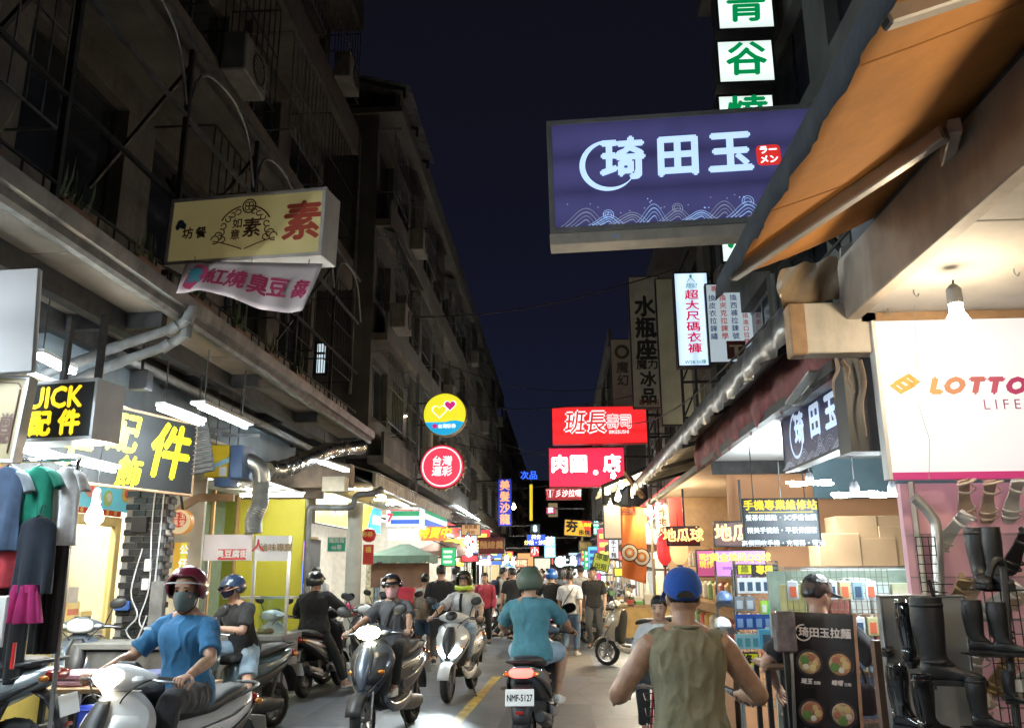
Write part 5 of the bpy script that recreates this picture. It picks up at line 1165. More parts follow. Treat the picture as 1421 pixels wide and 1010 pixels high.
text(s_,'台灣彩券',.06,-.30,.11,WHI,fy - .004,bold=.03); m = MB(); m.lathe([(.06,0),(.06,.003)],(-.24,fy - .002,-.29),-YA,16); m.build('pink_dot',em('pink_heart',(.75,.03,.25),.8),s_)
s_,rr,fy = disc_sign('round red lottery sign with white double ring and four white characters',614,648,31,20,em('rose_face',(.92,.06,.12),.95),pm('red_frame',(.35,.02,.02)),spikes=26)
m = MB(); m.open = True; arc_strip(m,0,0,rr * .86,0,360,.014,fy - .003,48); m.build('ring_print',WHI,s_)
for x,z,ch in ((-.125,.12,'台'),(.125,.12,'灣'),(-.125,-.13,'運'),(.125,-.13,'彩')): text(s_,ch,x,z,.25,WHI,fy - .004,bold=.022,shear=.08)
MS = thing('lattice_mast','slim grey lattice steel mast carrying the two round signs','mast',atY(570,690,20.4)); b0,t0 = atY(572,690,20.4),atY(572,540,20.4)
for dx in (-.09,.09):
 for dy in (-.09,.09): m = MB(); m.bar((b0.x + dx,20.4 + dy,b0.z),(b0.x + dx,20.4 + dy,t0.z + .4),.03); m.build('mast_leg',GALV(),MS,world=True)
z = b0.z; q = 0
while z < t0.z:
 m = MB(); s1 = 1 if q % 2 else -1; m.bar((b0.x - .09 * s1,20.3,z),(b0.x + .09 * s1,20.3,z + .22),.018); m.build('lacing',GALV(),MS,world=True); z += .22; q += 1
for py in (560,590,640,665): p = atY(575,py,20.4); m = MB(); m.bar(p,p + XA * .55,.035); m.build('sign_arm',STEEL(),MS,world=True)
# street lamp on that side
sl = thing('street_lamp','small warm street lamp on a curved arm against dark wall','street lamp',atY(520,600,21)); a,b = atY(515,590,21),atY(553,575,21)
m = MB(); m.tube([a - XA * .4 - ZA * .5,a - XA * .15,b],.03,8,smooth=4); m.build('arm',GALV(),sl,world=True,smooth=True); m = MB(); m.loft([ring(b + XA * x,YA,ZA,r,r * .6,10) for x,r in ((-.02,.04),(.08,.09),(.2,.08),(.26,.03))],2); m.build('lamp_head',GALV(),sl,world=True,smooth=True)
m = MB(); m.ball(b + Vector((.12,0,-.045)),(.10,.06,.03),10,6); m.build('lamp_glass',em('street_lamp_warm',(1,.72,.38),25),sl,world=True,smooth=True)
# --- lamps
def tube_lamp(label,a,b,n=1,mat=None,hang=0.0,w=.09,group='fluorescent tube lamps',fixture=None):
 a,b = Vector(a),Vector(b); c = (a + b) / 2; root = thing('tube_lamp',label,'lamp',c,group=group)
 d = (b - a).normalized(); sdv = d.cross(ZA).normalized()
 m = MB(); m.bar(a + ZA * .045,b + ZA * .045,w,.035); m.build('lamp_housing',fixture or WHT(),root,world=True,bevel=.005)
 for k in range(n):
  o = sdv * (k - (n - 1) / 2) * .05
  m = MB(); m.tube([a + o + d * .03,b + o - d * .03],.014,8); m.build('tube',mat or T5(),root,world=True,smooth=True)
 if hang:
  for e in (a.lerp(b,.12),a.lerp(b,.88)):
   m = MB(); m.tube([e + ZA * .06,e + ZA * hang],.006,6); m.build('hanger',STEEL(),root,world=True)
 return root
def bulb(label,p,r=.05,mat=None,cord=.4,shade=None,group='bare hanging bulbs',name='hanging_bulb'):
 p = Vector(p); root = thing(name,label,'lamp',p,group=group)
 m = MB(); m.lathe([(.012,r * 2.3),(.4 * r,r * 2.1),(.45 * r,r * 1.35),(.75 * r,r * .75),(r,0),(.95 * r,-.4 * r),(.6 * r,-.82 * r),(.1 * r,-r)],(0,0,0),ZA,20); m.build('bulb',mat or BULBW(),root,smooth=True)
 m = MB(); m.lathe([(.5 * r,r * 1.9),(.52 * r,r * 2.2),(.5 * r,r * 3.0),(.25 * r,r * 3.3),(.1 * r,r * 3.4)],(0,0,0),ZA,14); m.build('socket',pm('socket_grey',(.22,.21,.2),rough=.5),root,smooth=True)
 if cord:
  m = MB(); m.tube([(0,0,r * 3.2),(.004,0,r * 3.2 + cord)],.004,6); m.build('cord',WIRE(),root)
 return root
def downlight(parent,x,y,z,r=.09,mat=None):
 m = MB(); m.lathe([(r,0),(r,.012),(r * .8,.014)],(x,y,z - .016),ZA,18); m.build('downlight',mat or em('downlight_glow',(1,.96,.88),14),parent,world=True)
# --- clothes stall (near left)
CR = thing('clothes_rail','chrome rail hung with shirts beside the black and yellow sign','clothes rail',(-3.9,6.0,2.3))
m = MB(); a,b = atY(-40,640,6.2),atY(112,638,6.2); m.tube([a,b],.016,8); m.build('rail',CHR(),CR,world=True,smooth=True)
for t in (.05,.98): p = a.lerp(b,t); m = MB(); m.tube([p,(p.x,p.y + .05,.10)],.018,8); m.build('upright',CHR(),CR,world=True,smooth=True)
def garment(label,kind,px,ytop,wpx,hpx,Y,mat,seed=0,mat2=None,yaw=0.0,cat='shirt',name='hanging_shirt'):
 c = atY(px,ytop,Y); k = Y / FPX; w,h = wpx * k,hpx * k; root = thing(name,label,cat,c,yaw); rg = random.Random(seed); ph = rg.uniform(0,6)
 if kind in ('tee','sleeveless'):
  rows = []
  for j in range(15):
   v = j / 14; z = -v * h; half = w * .34 if v > .10 else w * (.12 + .22 * (v / .10) ** .6)
   rows.append((z,half * (1 + .12 * v),.05 + .025 * v))
  m = MB(); m.loft([[Vector((math.cos(a) * a_ * (1 + .05 * math.sin(3 * a + ph + z * 9)),math.sin(a) * d_ * (1 + .55 * math.sin(5 * a + ph) * min(1,-z / h * 1.3)),z)) for a in [2 * math.pi * q / 32 for q in range(32)]] for z,a_,d_ in rows],2,caps=False); m.open = True
  m.build('garment_body',mat,root,smooth=True,auto=0,solid=.003)
  if kind == 'tee':
   for sd in (1,-1):
    m = MB(); m.tube([(sd * w * .22,0,-h * .07),(sd * w * .34,0,-h * .12),(sd * w * .45,0,-h * .24),(sd * w * .50,.0,-h * .31)],[.045,.055,.060,.064],14,caps=False,smooth=3,flat=.45); m.open = True; m.build('sleeve',mat2 or mat,root,smooth=True,auto=0,solid=.003)
 else:   # trousers / skirt
  for sd in ((1,-1) if kind == 'trousers' else (0,)):
   m = MB(); rows = []
   for j in range(12):
    v = j / 11; rows.append((-v * h,w * (.26 if sd else (.30 + .2 * v)) * (1 - (.12 * v if sd else 0)),.05 + (.03 * v if not sd else 0)))
   m.loft([[Vector((sd * w * .24 + math.cos(a) * a_,math.sin(a) * d_ * (1 + (.35 if sd else .7) * math.sin((4 if sd else 9) * a + ph)),z)) for a in [2 * math.pi * q / 36 for q in range(36)]] for z,a_,d_ in rows],2,caps=False); m.open = True
   m.build('trouser_leg' if sd else 'skirt_panel',mat,root,smooth=True,auto=0,solid=.003)
  m = MB(); m.loft([ring((0,0,z),XA,YA,w * .48 if kind == 'trousers' else w * .31,.052,28,2.6) for z in (.005,-.05)]); m.build('waistband',mat,root,smooth=True)
 m = MB(); m.tube([(-w * .26,0,-.05),(-w * .1,0,-.005),(0,0,.02),(w * .1,0,-.005),(w * .26,0,-.05)],.007,6,smooth=3); m.tube([(0,0,.02),(0,0,.07),(.02,0,.09),(.035,0,.07)],.004,6,smooth=3); m.build('hanger',BLK(),root,smooth=True)
 return root
garment('slate blue t-shirt with grey sleeves on a hanger','tee',14,648,70,118,6.0,cloth('slate',(.07,.11,.19)),1,cloth('greysleeve',(.26,.30,.34)))
garment('emerald green t-shirt on a black hanger','tee',56,648,66,95,6.1,cloth('emerald',(.005,.20,.13)),2)
garment('white t-shirt on a black hanger nearest the pendant bulb','tee',96,648,56,110,6.2,cloth('whitetee',(.80,.79,.80)),3)
garment('red sleeveless top hung below the slate shirt','sleeveless',14,722,62,92,6.05,cloth('redtop',(.48,.045,.06)),4,cat='top',name='sleeveless_shirt')
garment('navy black long tunic hung below the green shirt','sleeveless',56,718,74,104,5.95,cloth('navytunic',(.012,.018,.03)),5,cat='tunic',name='hanging_tunic')
garment('black trousers hanging at the end of the rail','trousers',78,740,40,160,6.2,cloth('blacktrousers',(.008,.008,.009)),6,cat='trousers',name='hanging_trousers')
garment('black trousers hanging behind the red top','trousers',18,810,60,130,6.25,cloth('blacktrousers',(.008,.008,.009)),8,cat='trousers',name='hanging_trousers')
garment('magenta pleated skirt hung below the navy tunic','skirt',36,812,56,50,5.9,cloth('magenta',(.36,.015,.13)),7,cat='skirt',name='hanging_skirt')
s_,w,h,fy = lightbox('plain white price board leaning under the clothes rail',(-30,826,11,898),5.6,.02,WHT(),WHT(),rim=0,name='price_board',cat='board')
m = MB(); p = atY(19,905,5.5); m.tube([p - ZA * .1,p + ZA * .06],[.014,.012],10); tag(m.build('marker_pen',pm('red_plastic',(.6,.02,.02),rough=.35),smooth=True),'small red tube standing by the white price board','pen')
# stall table with folded goods
TB = thing('stall_table','low table piled with folded cloth behind the front scooter','table',(-3.6,7.2,0))
m = MB(); m.bb((-4.3,6.9,.70),(-2.95,7.5,.74)); m.build('table_top',WOODB(),TB,world=True,bevel=.005)
for x in (-4.22,-3.03):
 for y in (6.97,7.43): m = MB(); m.bar((x,y,0),(x,y,.70),.04); m.build('leg',STEEL(),TB,world=True)
for k,(dx,cl,nm) in enumerate(((0,(.55,.30,.36),'pink'),(.34,(.5,.5,.55),'pale grey'),(.66,(.07,.08,.18),'navy'),(.95,(.5,.06,.05),'red'))):
 for j in range(2):
  m = MB(); m.loft([ring((-4.12 + dx + .05,7.18,.745 + j * .05 + z),XA,YA,.15 * e,.20 * e,20,4) for z,e in ((0,.95),(.012,1),(.034,1),(.046,.95))]); tag(m.build('folded_cloth',cloth('fold' + nm,cl),smooth=True),'folded %s garment, %s of its pair on the low table' % (nm,'lower' if j == 0 else 'upper'),'folded cloth')
# --- snack shop behind
SX = -5.6
SN = thing('snack_shop_front','bright yellow snack shop front with glazed door and blue printed band','shop front',(SX,9,0))
YPL = pm('cream_yellow_frame',(.66,.52,.22),rough=.5,var=.08,scale=4); CRM = pm('cream_wall',(.68,.62,.50),rough=.7,var=.08)
def wallx(parent,name,y0,y1,z0,z1,mat,X=SX,t=.05,**k):
 m = MB(); m.bb((X - t,y0,z0),(X,y1,z1)); return m.build(name,mat,parent,world=True,**k)
wallx(SN,'upper_panel',6.0,11.0,2.78,3.25,CRM); bnd = wallx(SN,'blue_band',6.6,11.0,2.40,2.775,pm('sky_blue_band',(.10,.42,.55),rough=.5,var=.1,emit=(.10,.42,.55),es=.35))
for k in range(7):
 y = 8.0 + k * .42; m = MB(); m.lathe([(.10,0),(.10,.004)],(SX + .002,y,2.58 + .04 * (-1) ** k),XA,18); pr = m.build('printed_snack',pm('print_%d' % (k % 3),((.62,.5,.1),(.6,.25,.2),(.35,.5,.15))[k % 3],rough=.5),bnd,world=True)
 m = MB(); m.lathe([(.055,0),(.055,.004)],(SX + .008,y + .01,2.59 + .04 * (-1) ** k),XA,14); m.build('printed_centre',pm('print_c%d' % (k % 2),((.62,.1,.1),(.7,.66,.6))[k % 2],rough=.5),bnd,world=True)
dr = bpy.data.objects.new('door',None); COL.objects.link(dr); dr.parent = SN; KIDS.setdefault(SN.name,[]).append(dr)
for y0,y1,z0,z1 in ((9.30,9.42,.1,2.32),(10.35,10.47,.1,2.32),(9.421,10.349,2.20,2.32),(9.421,10.349,.1,.30)):
 m = MB(); m.bb((SX - .06,y0,z0),(SX + .02,y1,z1)); m.build('door_frame',YPL,dr,world=True,bevel=.01)
m = MB(); m.bb((SX - .03,9.422,.302),(SX - .02,10.348,2.198)); m.build('door_glass',glass('shop_glass'),dr,world=True)
rb = wallx(SN,'red_banner',9.35,10.4,2.325,2.395,pm('red_banner',(.45,.03,.02),rough=.6,var=.1),X=SX + .03,t=.008);
for k in range(5): text(SN,'福祿壽喜財'[k],0,0,.075,em('gold_ink',(.8,.5,.1),.25),0,bold=.02,M=to_local(SN) @ Matrix.Translation((SX + .034,9.5 + k * .19,2.36)) @ Matrix.Rotation(R(90),4,'Z'))
POST = [((.75,.55,.05),'yellow'),((.8,.62,.25),'cream'),((.62,.2,.12),'red'),((.15,.42,.5),'teal'),((.7,.66,.6),'white'),((.78,.42,.06),'orange')]
rp = random.Random(11)
for k in range(26):
 y = rp.choice((rp.uniform(9.45,10.25),rp.uniform(7.2,9.2),rp.uniform(9.45,10.25))); z = rp.uniform(.45,1.35); c,nm = POST[rp.randrange(6)]
 m = MB(); wv,hv = rp.uniform(.12,.30),rp.uniform(.10,.22); m.bb((SX - .018 + .0006 * k,y,z),(SX - .014 + .0006 * k,min(y + wv,10.34),z + hv)); po = m.build('poster',pm('poster_' + nm,c,rough=.5,var=.1,emit=c,es=.25),SN,world=True)  # emission in the poster colours stands in for shop light
 m = MB(); m.bb((SX - .0135 + .0006 * k,y + .02,z + hv * .3),(SX - .0128 + .0006 * k,min(y + wv,10.34) - .02,z + hv * .62)); m.build('poster_picture',pm('poster_' + POST[(rp.randrange(6))][1],c),po,world=True)
wallx(SN,'low_wall',7.0,9.29,.1,.95,pm('yellow_low_wall',(.66,.50,.12),rough=.6,var=.1))
m = MB(); m.bb((SX - .03,7.0,.955),(SX - .02,9.29,2.395)); m.build('shop_window',glass('shop_glass'),SN,world=True)
for y in (7.0,8.15): m = MB(); m.bb((SX - .05,y,.955),(SX + .02,y + .06,2.395)); m.build('window_post',YPL,SN,world=True,bevel=.008)
m = MB(); m.bb((-9.0,6.0,3.20),(-5.66,11.0,3.24)); m.build('interior_ceiling',CRM,SN,world=True)
m = MB(); m.bb((-8.6,6.0,.1),(-8.55,11.0,3.2)); m.build('interior_back_wall',pm('interior_yellow',(.68,.58,.36),rough=.7),SN,world=True)
m = MB(); m.bb((-8.5,11.0,.1),(-4.75,11.06,3.3)); m.build('party_wall',CRM,SN,world=True)
m = MB(); m.bb((-5.7,6.0,3.252),(-4.4,11.0,3.29)); m.build('porch_soffit',pm('cream_soffit',(.62,.55,.42),rough=.7),SN,world=True)
for y in (7.2,8.6,9.9):
 downlight(SN,-5.1,y,3.25,.10); downlight(SN,-6.8,y,3.2,.12,em('downlight_warm',(1,.88,.62),60))
for sh in range(3):
 shf = thing('display_shelf','%s snack shelf inside the yellow shop' % ('lowest','middle','top')[sh],'shelf',(-6.6,9,.7 + sh * .5)); m = MB(); m.bb((-6.8,7.2,.68 + sh * .48),(-6.4,10.8,.70 + sh * .48)); m.build('shelf_board',WHT(),shf,world=True)
 for e in (7.3,10.7): m = MB(); m.bb((-6.78,e - .02,.1 + (0 if sh == 0 else .58 + (sh - 1) * .48 + .022)),(-6.42,e + .02,.678 + sh * .48)); m.build('shelf_support',WHT(),shf,world=True)
 for k in range(12):
  c,nm = POST[rp.randrange(6)]; y = 7.4 + k * .285; hh = rp.uniform(.16,.36); m = MB(); m.bb((-6.72,y,.702 + sh * .48),(-6.46,y + .22,.702 + sh * .48 + hh)); bx_ = m.build('snack_box',pm('poster_' + nm,c),None,bevel=.006)
  tag(bx_,'%s snack box, %s along the %s shelf of the yellow shop' % (nm,NTH[k],('lowest','middle','top')[sh]),'box','%s boxes on %s shelf' % (nm,('lowest','middle','top')[sh]))
bulb('bright warm pendant bulb hanging beside the white t-shirt',atY(131,717,7.2),.075,em('bulb_very_warm',(1,.84,.58),90),.45)
# --- black brick pillar
PIL = thing('brick_pillar','black glazed brick pillar with tangled white cables between snack shop and cart','pillar',(-4.55,9.3,0))
pw,pd = .46,.24; px0,py0 = -4.80,9.05
m = MB(); m.bb((px0 + .012,py0 + .012,.1),(px0 + pw - .012,py0 + pd - .012,3.3)); m.build('pillar_core',pm('grout',(.20,.20,.20),rough=.9,var=.2,scale=20),PIL,world=True)
BRM = [pm('black_brick_%d' % k,(.012 + .008 * k,.013 + .008 * k,.015 + .009 * k),rough=.3 + .08 * k,var=.4,scale=14,coat=.3,bump=.1,bscale=40) for k in range(3)]
bm0 = MB(); bm0.box((0,0,0),(.150,.022,.062)); proto = bm0.build('brick',BRM[0],PIL,bevel=.004); first = True; rbk = random.Random(5)
for cidx in range(33):
 z = .46 + cidx * .070
 if z > 2.95: break
 for face in (0,1):
  for q in range(4):
   off = (cidx % 2) * .08 - .04; u = .06 + q * .16 + off - .02
   L_ = pw if face == 0 else pd
   if u < .02 or u > L_ - .05: continue
   uu = min(max(u,.075),L_ - .075)
   if face == 0: loc = (px0 + uu,py0,z); rot = (0,0,0)
   else: loc = (px0 + pw,py0 + uu,z); rot = (0,0,R(90))
   lp = Vector(loc) - PIL.location + Vector((0,-.002 * rbk.random(),0)) * (1 - face) + Vector((.002 * rbk.random(),0,0)) * face
   if first: proto.location = lp; proto.rotation_euler = rot; first = False
   else: share('brick',proto,PIL,lp,rot,BRM[rbk.randrange(3)])
for k,pts in enumerate(([(-4.45,9.02,3.2),(-4.47,9.02,2.2),(-4.43,9.01,1.5),(-4.50,9.0,1.15),(-4.38,9.0,1.05),(-4.28,8.98,1.2)],[(-4.36,9.02,3.2),(-4.37,9.02,1.9),(-4.40,9.02,.5)],[(-4.55,9.02,1.9),(-4.62,9.0,1.45),(-4.52,8.99,1.2),(-4.62,8.98,1.05),(-4.5,8.97,.95),(-4.42,9.0,1.2)])):
 m = MB(); m.tube(pts,.008,6,smooth=5); m.build('cable',pm('white_cable',(.5,.5,.5),rough=.5),PIL,world=True,smooth=True)
for x,z,sx2,sz2,mt in ((-4.60,2.15,.17,.17,PLA()),(-4.46,1.72,.07,.13,WHT()),(-4.47,1.52,.07,.12,WHT()),(-4.70,1.30,.16,.10,pm('blue_box',(.04,.10,.30),rough=.4))):
 m = MB(); m.box((x,9.0,z),(sx2,.05,sz2)); m.build('junction_box',mt,PIL,world=True,bevel=.008)
m = MB(); m.bb((-4.38,8.95,.1),(-4.24,9.01,1.55)); m.build('grey_post',PIPEG(),PIL,world=True)
# louvre vent panel beside the pillar top
VP = thing('louvre_panel','dark slatted metal louvre panel hanging beside the slanted yellow characters','louvre',(-4.15,9.0,3.0),R(8),ry=R(-12))
m = MB(); m.bb((-.26,.02,-.32),(.26,.05,.32)); m.build('backing',STEEL(),VP)
for k in range(13): m = MB(); m.box((0,0,-.30 + k * .05),(.50,.035,.006),Matrix.Rotation(R(35),3,'X')); m.build('slat',GALV(),VP)
# --- glazed white shop and orange round sign
GS = thing('glazed_shop_front','white lit shop with glass front and wooden trim beyond the brick pillar','shop front',(SX,12.5,0))
m = MB(); m.bb((-9,11.1,2.95),(-4.5,14.4,3.0)); m.build('interior_ceiling',pm('white_soffit',(.72,.70,.62),rough=.7),GS,world=True)
m = MB(); m.bb((-8.9,11.1,.1),(-8.84,14.4,2.95)); m.build('interior_back_wall',pm('white_soffit',(.72,.70,.62)),GS,world=True)
m = MB(); m.bb((SX - .02,11.1,.1),(SX - .01,14.4,2.94)); m.build('shop_window',glass('frosted_green',(.72,.84,.78),.25),GS,world=True)
for y in (11.1,12.2,13.3,14.34): m = MB(); m.bb((SX - .04,y,.1),(SX + .02,y + .06,2.94)); m.build('window_post',pm('orange_wood',(.45,.26,.10),rough=.5),GS,world=True)
for y in (11.6,12.5,13.4): downlight(GS,-5.0,y,2.95,.11); downlight(GS,-7,y,2.95,.12)
p = [atY(*q,11.0) for q in ((236,760),(236,720),(258,700),(275,690),(325,690))]; m = MB()
for a,b in zip(p,p[1:]): m.bar(a,b,.10,.06,YA)
m.build('wood_trim',pm('tan_wood',(.46,.30,.18),rough=.6),GS,world=True)
OS = thing('round_sign','round orange and cream sign with red circle seal beside the pillar','sign',atY(251,724,10.4)); r_ = 17 / FPX * 10.4
m = MB(); m.lathe([(r_,.05),(r_,-.05)],(0,0,0),YA,36); m.build('housing',em('orange_disc',(.85,.36,.05),.5),OS,smooth=True)
m = MB(); m.lathe([(r_ * .95,0),(r_ * .95,.006)],(0,-.051,0),-YA,36); m.build('face',em('cream_disc',(.85,.66,.40),.55),OS); m = MB(); m.lathe([(r_ * .62,0),(r_ * .62,.006)],(0,-.058,.025),-YA,30); m.build('red_seal',em('seal_red',(.65,.04,.03),.55),OS)
for x,z,ch in ((-.045,.065,'金'),(.045,.065,'玉'),(-.045,-.02,'滿'),(.045,-.02,'堂')): text(OS,ch,x,z,.08,em('cream_disc',(.85,.66,.40),.55),-.066,bold=.02)
m = MB(); m.bar((0,.05,.1),(-.2,.3,.5),.025); m.build('bracket',STEEL(),OS)
VS,w,h,fy = lightbox('narrow vertical orange and yellow strip sign below the round seal sign',(238,752,262,800),10.5,.05,em('orange_strip',(.85,.48,.05),.55),WHT(),rim=0)
m = MB(); m.bb((.0,fy - .003,-h / 2 + .01),(w / 2 - .02,fy - .001,h / 2 - .01)); m.build('yellow_half',em('lemon_strip',(.85,.82,.10),.6),VS); column_text(VS,'公仔',w * .22,h / 2 - .04,.12,em('white_letter2',(.9,.95,.9),.9),fy - .005,step=1.4,bold=.03)
# yellow wall that faces the viewer
YW = thing('yellow_wall','plain mustard yellow partition wall behind the food cart','wall',(-4.9,14.5,0)); p0,p1 = atY(327,840,14.5),atY(424,692,14.5)
m = MB(); m.bb((p0.x - .3,14.5,.1),(p1.x,14.6,p1.z)); m.build('wall_panel',pm('mustard',(.48,.42,.03),rough=.6,var=.08,scale=2,dirt=.08),YW,world=True)
m = MB(); m.bb((p0.x - .3,14.46,p1.z + .003),(p1.x + .3,14.6,p1.z + .22)); m.build('dark_lintel',pm('dark_wood',(.10,.07,.05),rough=.8,dirt=.3),YW,world=True)
# --- kitchen exhaust: yellow cleaner box, ducts
EC = thing('exhaust_cleaner','yellow and blue kitchen exhaust cleaner box with galvanised ducts under canopy','exhaust unit',atY(310,665,10.2))
p0,p1 = atY(283,662,10.0),atY(318,617,10.0); YB = pm('cleaner_yellow',(.78,.52,.02),rough=.4,var=.05,dirt=.08); BB = pm('cleaner_blue',(.10,.17,.32),rough=.45,dirt=.15)
m = MB(); m.bb((p0.x,10.0,p0.z),(p1.x,10.42,p1.z)); bx_ = m.build('cleaner_box',YB,EC,world=True,bevel=.01)
m = MB(); m.bb((p1.x + .003,10.03,p0.z - .01),(p1.x + .17,10.45,p1.z + .002)); m.build('blue_side',BB,EC,world=True,bevel=.01)
m = MB(); m.add([atY(283,656,9.992),atY(283,649,9.992),atY(318,634,9.992),atY(318,641,9.992)],[(0,1,2,3)]); m.build('diagonal_band',pm('pale_blue',(.35,.6,.7),rough=.4),bx_,world=True)
m = MB(); c = atY(309,654,9.99); m.box(c,(.09,.006,.11)); m.build('label_plate',WHT(),bx_,world=True); m = MB(); c = atY(290,638,9.99); m.box(c,(.03,.02,.07)); m.build('switch',pm('brown_switch',(.25,.05,.02)),bx_,world=True)
m = MB(); c = atY(314,670,10.1); m.box(c,(.2,.25,.10)); m.build('drain_tray',BB,EC,world=True)
G2 = pm('duct_galvanised',(.55,.56,.54),rough=.33,metal=.8,var=.25,scale=6,dirt=.15)
m = MB(); a = atY(283,640,10.2); m.tube([a,a - XA * .08,a - XA * .20,a - XA * .27 - YA * .02],[.16,.17,.19,.19],22,caps=True); m.tube([a - XA * .2 + ZA * .02,a - XA * .32 + ZA * .05 + YA * .2,a - XA * .35 + YA * .6],[.19,.20,.20],22); m.build('inlet_duct',G2,EC,world=True,smooth=True)
P = [atY(330,640,10.3),atY(345,640,10.3),atY(360,650,10.35),atY(363,668,10.4)]; m = MB(); m.tube(P,.105,22,smooth=5); m.build('elbow_duct',G2,EC,world=True,smooth=True)
P = [atY(363,668,10.4),atY(361,685,10.4),atY(360,700,10.4),atY(352,720,10.4),atY(352,740,10.4)]; Q = catmull(P,14); m = MB(); m.tube(Q,[.102 + .006 * (i % 2) for i in range(len(Q))],20); m.build('flexible_duct',G2,EC,world=True,smooth=True,auto=20)
for x in (285,300,318,330):
 p = atY(x,617,10.2); m = MB(); m.tube([p,(p.x,p.y,3.9)],.006,6); m.build('hanger_rod',STEEL(),EC,world=True)
FD = thing('foil_duct','crumpled silver foil duct sagging along the canopy beside tube lamp','duct',atY(440,640,12)); P = [atY(372,652,11.2),atY(395,650,11.6),atY(425,638,12.2),atY(455,626,12.8),atY(478,622,13.4),atY(500,620,14)]
Q = catmull([Vector(p) for p in P],16); rf_ = random.Random(4); m = MB(); m.tube(Q,[.11 + .016 * (i % 2) + rf_.uniform(-.012,.012) for i in range(len(Q))],18); m.build('foil_tube',pm('foil',(.72,.71,.68),rough=.25,metal=1,var=.3,scale=12,bump=.6,bscale=25),FD,world=True,smooth=True,auto=20)
CT = thing('cable_tray','perforated steel cable trays hung above the yellow exhaust cleaner','cable tray',atY(310,600,10))
for x0,x1,yy in ((262,318,597),(230,300,602),(310,360,604)):
 m = MB(); m.bar(atY(x0,yy,10),atY(x1,yy,10),.05,.03); m.build('tray',GALV(),CT,world=True)
DW = thing('duct_beam','dirty boxed timber beam under the canopy behind the foil duct','beam',(-4.3,14,3.0)); m = MB(); m.bb((-5.5,14.2,3.05),(-3.6,14.5,3.45)); m.build('beam_box',pm('dirty_brown_board',(.24,.17,.12),rough=.8,var=.3,dirt=.4),DW,world=True)
m = MB(); m.bb((-4.0,13.9,2.95),(-3.62,14.25,3.2)); m.build('end_box',pm('pale_box',(.5,.42,.3),rough=.7),DW,world=True)
# tube lamps under the canopy
def tl(label,x0,y0,x1,y1,Y0,Y1,**k): return tube_lamp(label,atY(x0,y0,Y0),atY(x1,y1,Y1),**k)
tl('bright tube lamp above the black yellow box sign',52,494,100,518,6.0,6.8,n=2,hang=.5)
tl('tube lamp left of two over the slanted yellow characters',220,566,281,589,7.6,8.3,n=2,hang=.5)
tl('tube lamp with wide reflector right of the pair over exhaust cleaner',274,564,343,594,7.6,8.6,n=1,hang=.6,w=.16)
tl('short tube lamp by the foil duct',444,641,482,654,12.2,13.2,n=2,hang=.5)
tl('long tube lamp above the hanging shirts',22,622,90,643,6.0,6.9,n=1)
tl('second long tube lamp above the white t-shirt',98,640,160,654,6.6,7.6,n=1)
tl('double tube lamp under the corrugated awning beyond the striped store',634,703,664,722,28.5,33,n=2,mat=em('tube_far',(.85,.96,1),24))
for k,y in enumerate((-4.2,-1.4,1.4,3.6)):  # lamps added out of view as fill light on the near riders
 tube_lamp('added unseen tube lamp under the canopy beside the viewer, %s from behind' % ('first','second','third','fourth')[k],(-4.4,y,3.3),(-4.4,y + 1.2,3.3),n=2,hang=.5,mat=em('fill_tube_cool',(.80,.93,1.0),110))
for k,(x,y,z,lb) in enumerate(((-6.1,7.4,3.05,'added warm tube lamp inside the snack shop window, near one'),(-6.1,9.2,3.05,'added warm tube lamp inside the snack shop door, far one'))):  # tubes added to brighten the snack shop
 tube_lamp(lb,(x,y,z),(x,y + 1.2,z),n=2,mat=em('fill_tube_warm',(1,.90,.66),110),fixture=CRM)
tube_lamp('added tube lamp in front of the mustard yellow wall',(-5.3,13.6,2.86),(-4.2,13.6,2.86),n=1,mat=em('fill_tube_soft',(.95,.97,.9),26))  # lamp added only to brighten the yellow wall
for k in range(4):  # tubes added to throw light on the middle of the road
 tube_lamp('added tube lamp under the lottery shop awning, %s along' % ('first','second','third','fourth')[k],(-3.75,16.6 + k * 2.8,3.16),(-3.75,17.8 + k * 2.8,3.16),n=2,mat=em('fill_tube_lottery',(.86,.95,1),50))
SP = thing('hanging_speaker','black box speaker hung from the canopy above the yellow characters','speaker',atY(196,545,7.8)); c = atY(196,528,7.8)
m = MB(); m.box(c,(.18,.14,.20)); m.build('speaker_box',PLA(),SP,world=True,bevel=.01); m = MB(); m.tube([c + ZA * .1,c + ZA * .5],.015,8); m.build('hanger',STEEL(),SP,world=True)
# --- food cart
FC = thing('food_cart','steel food cart with white sign boards and glass case','food cart',(-4.0,10.6,0))
p0,p1 = atY(281,778,10.4),atY(352,741,10.4); m = MB(); m.bb((p0.x,10.4,p0.z),(p1.x - .01,10.43,p1.z)); b1 = m.build('sign_board',pm('board_white_pink',(.66,.58,.58),rough=.4,var=.06),FC,world=True,bevel=.004)
q0,q1 = atY(353,778,10.4),atY(403,743,10.55); m = MB(); m.add([q0,(q1.x,10.62,q0.z),(q1.x,10.62,q1.z),(q0.x,10.40,q1.z),q0 + YA * .03,(q1.x,10.65,q0.z),(q1.x,10.65,q1.z),(q0.x,10.43,q1.z)],[(0,1,2,3),(7,6,5,4),(0,4,5,1),(1,5,6,2),(2,6,7,3),(3,7,4,0)]); b2 = m.build('sign_board',pm('board_white',(.70,.68,.66),rough=.4,var=.06),FC,world=True)
Lm = to_local(FC)
m = MB(); c = atY(322,769,10.395); m.box(c,(.36,.004,.13)); m.build('red_print',INK('red_print',(.55,.06,.05)),FC,world=True); text(FC,'臭豆腐街',0,0,.10,INK('white_print',(.7,.66,.62)),0,bold=.03,M=Lm @ Matrix.Translation(c + Vector((0,-.004,0))))
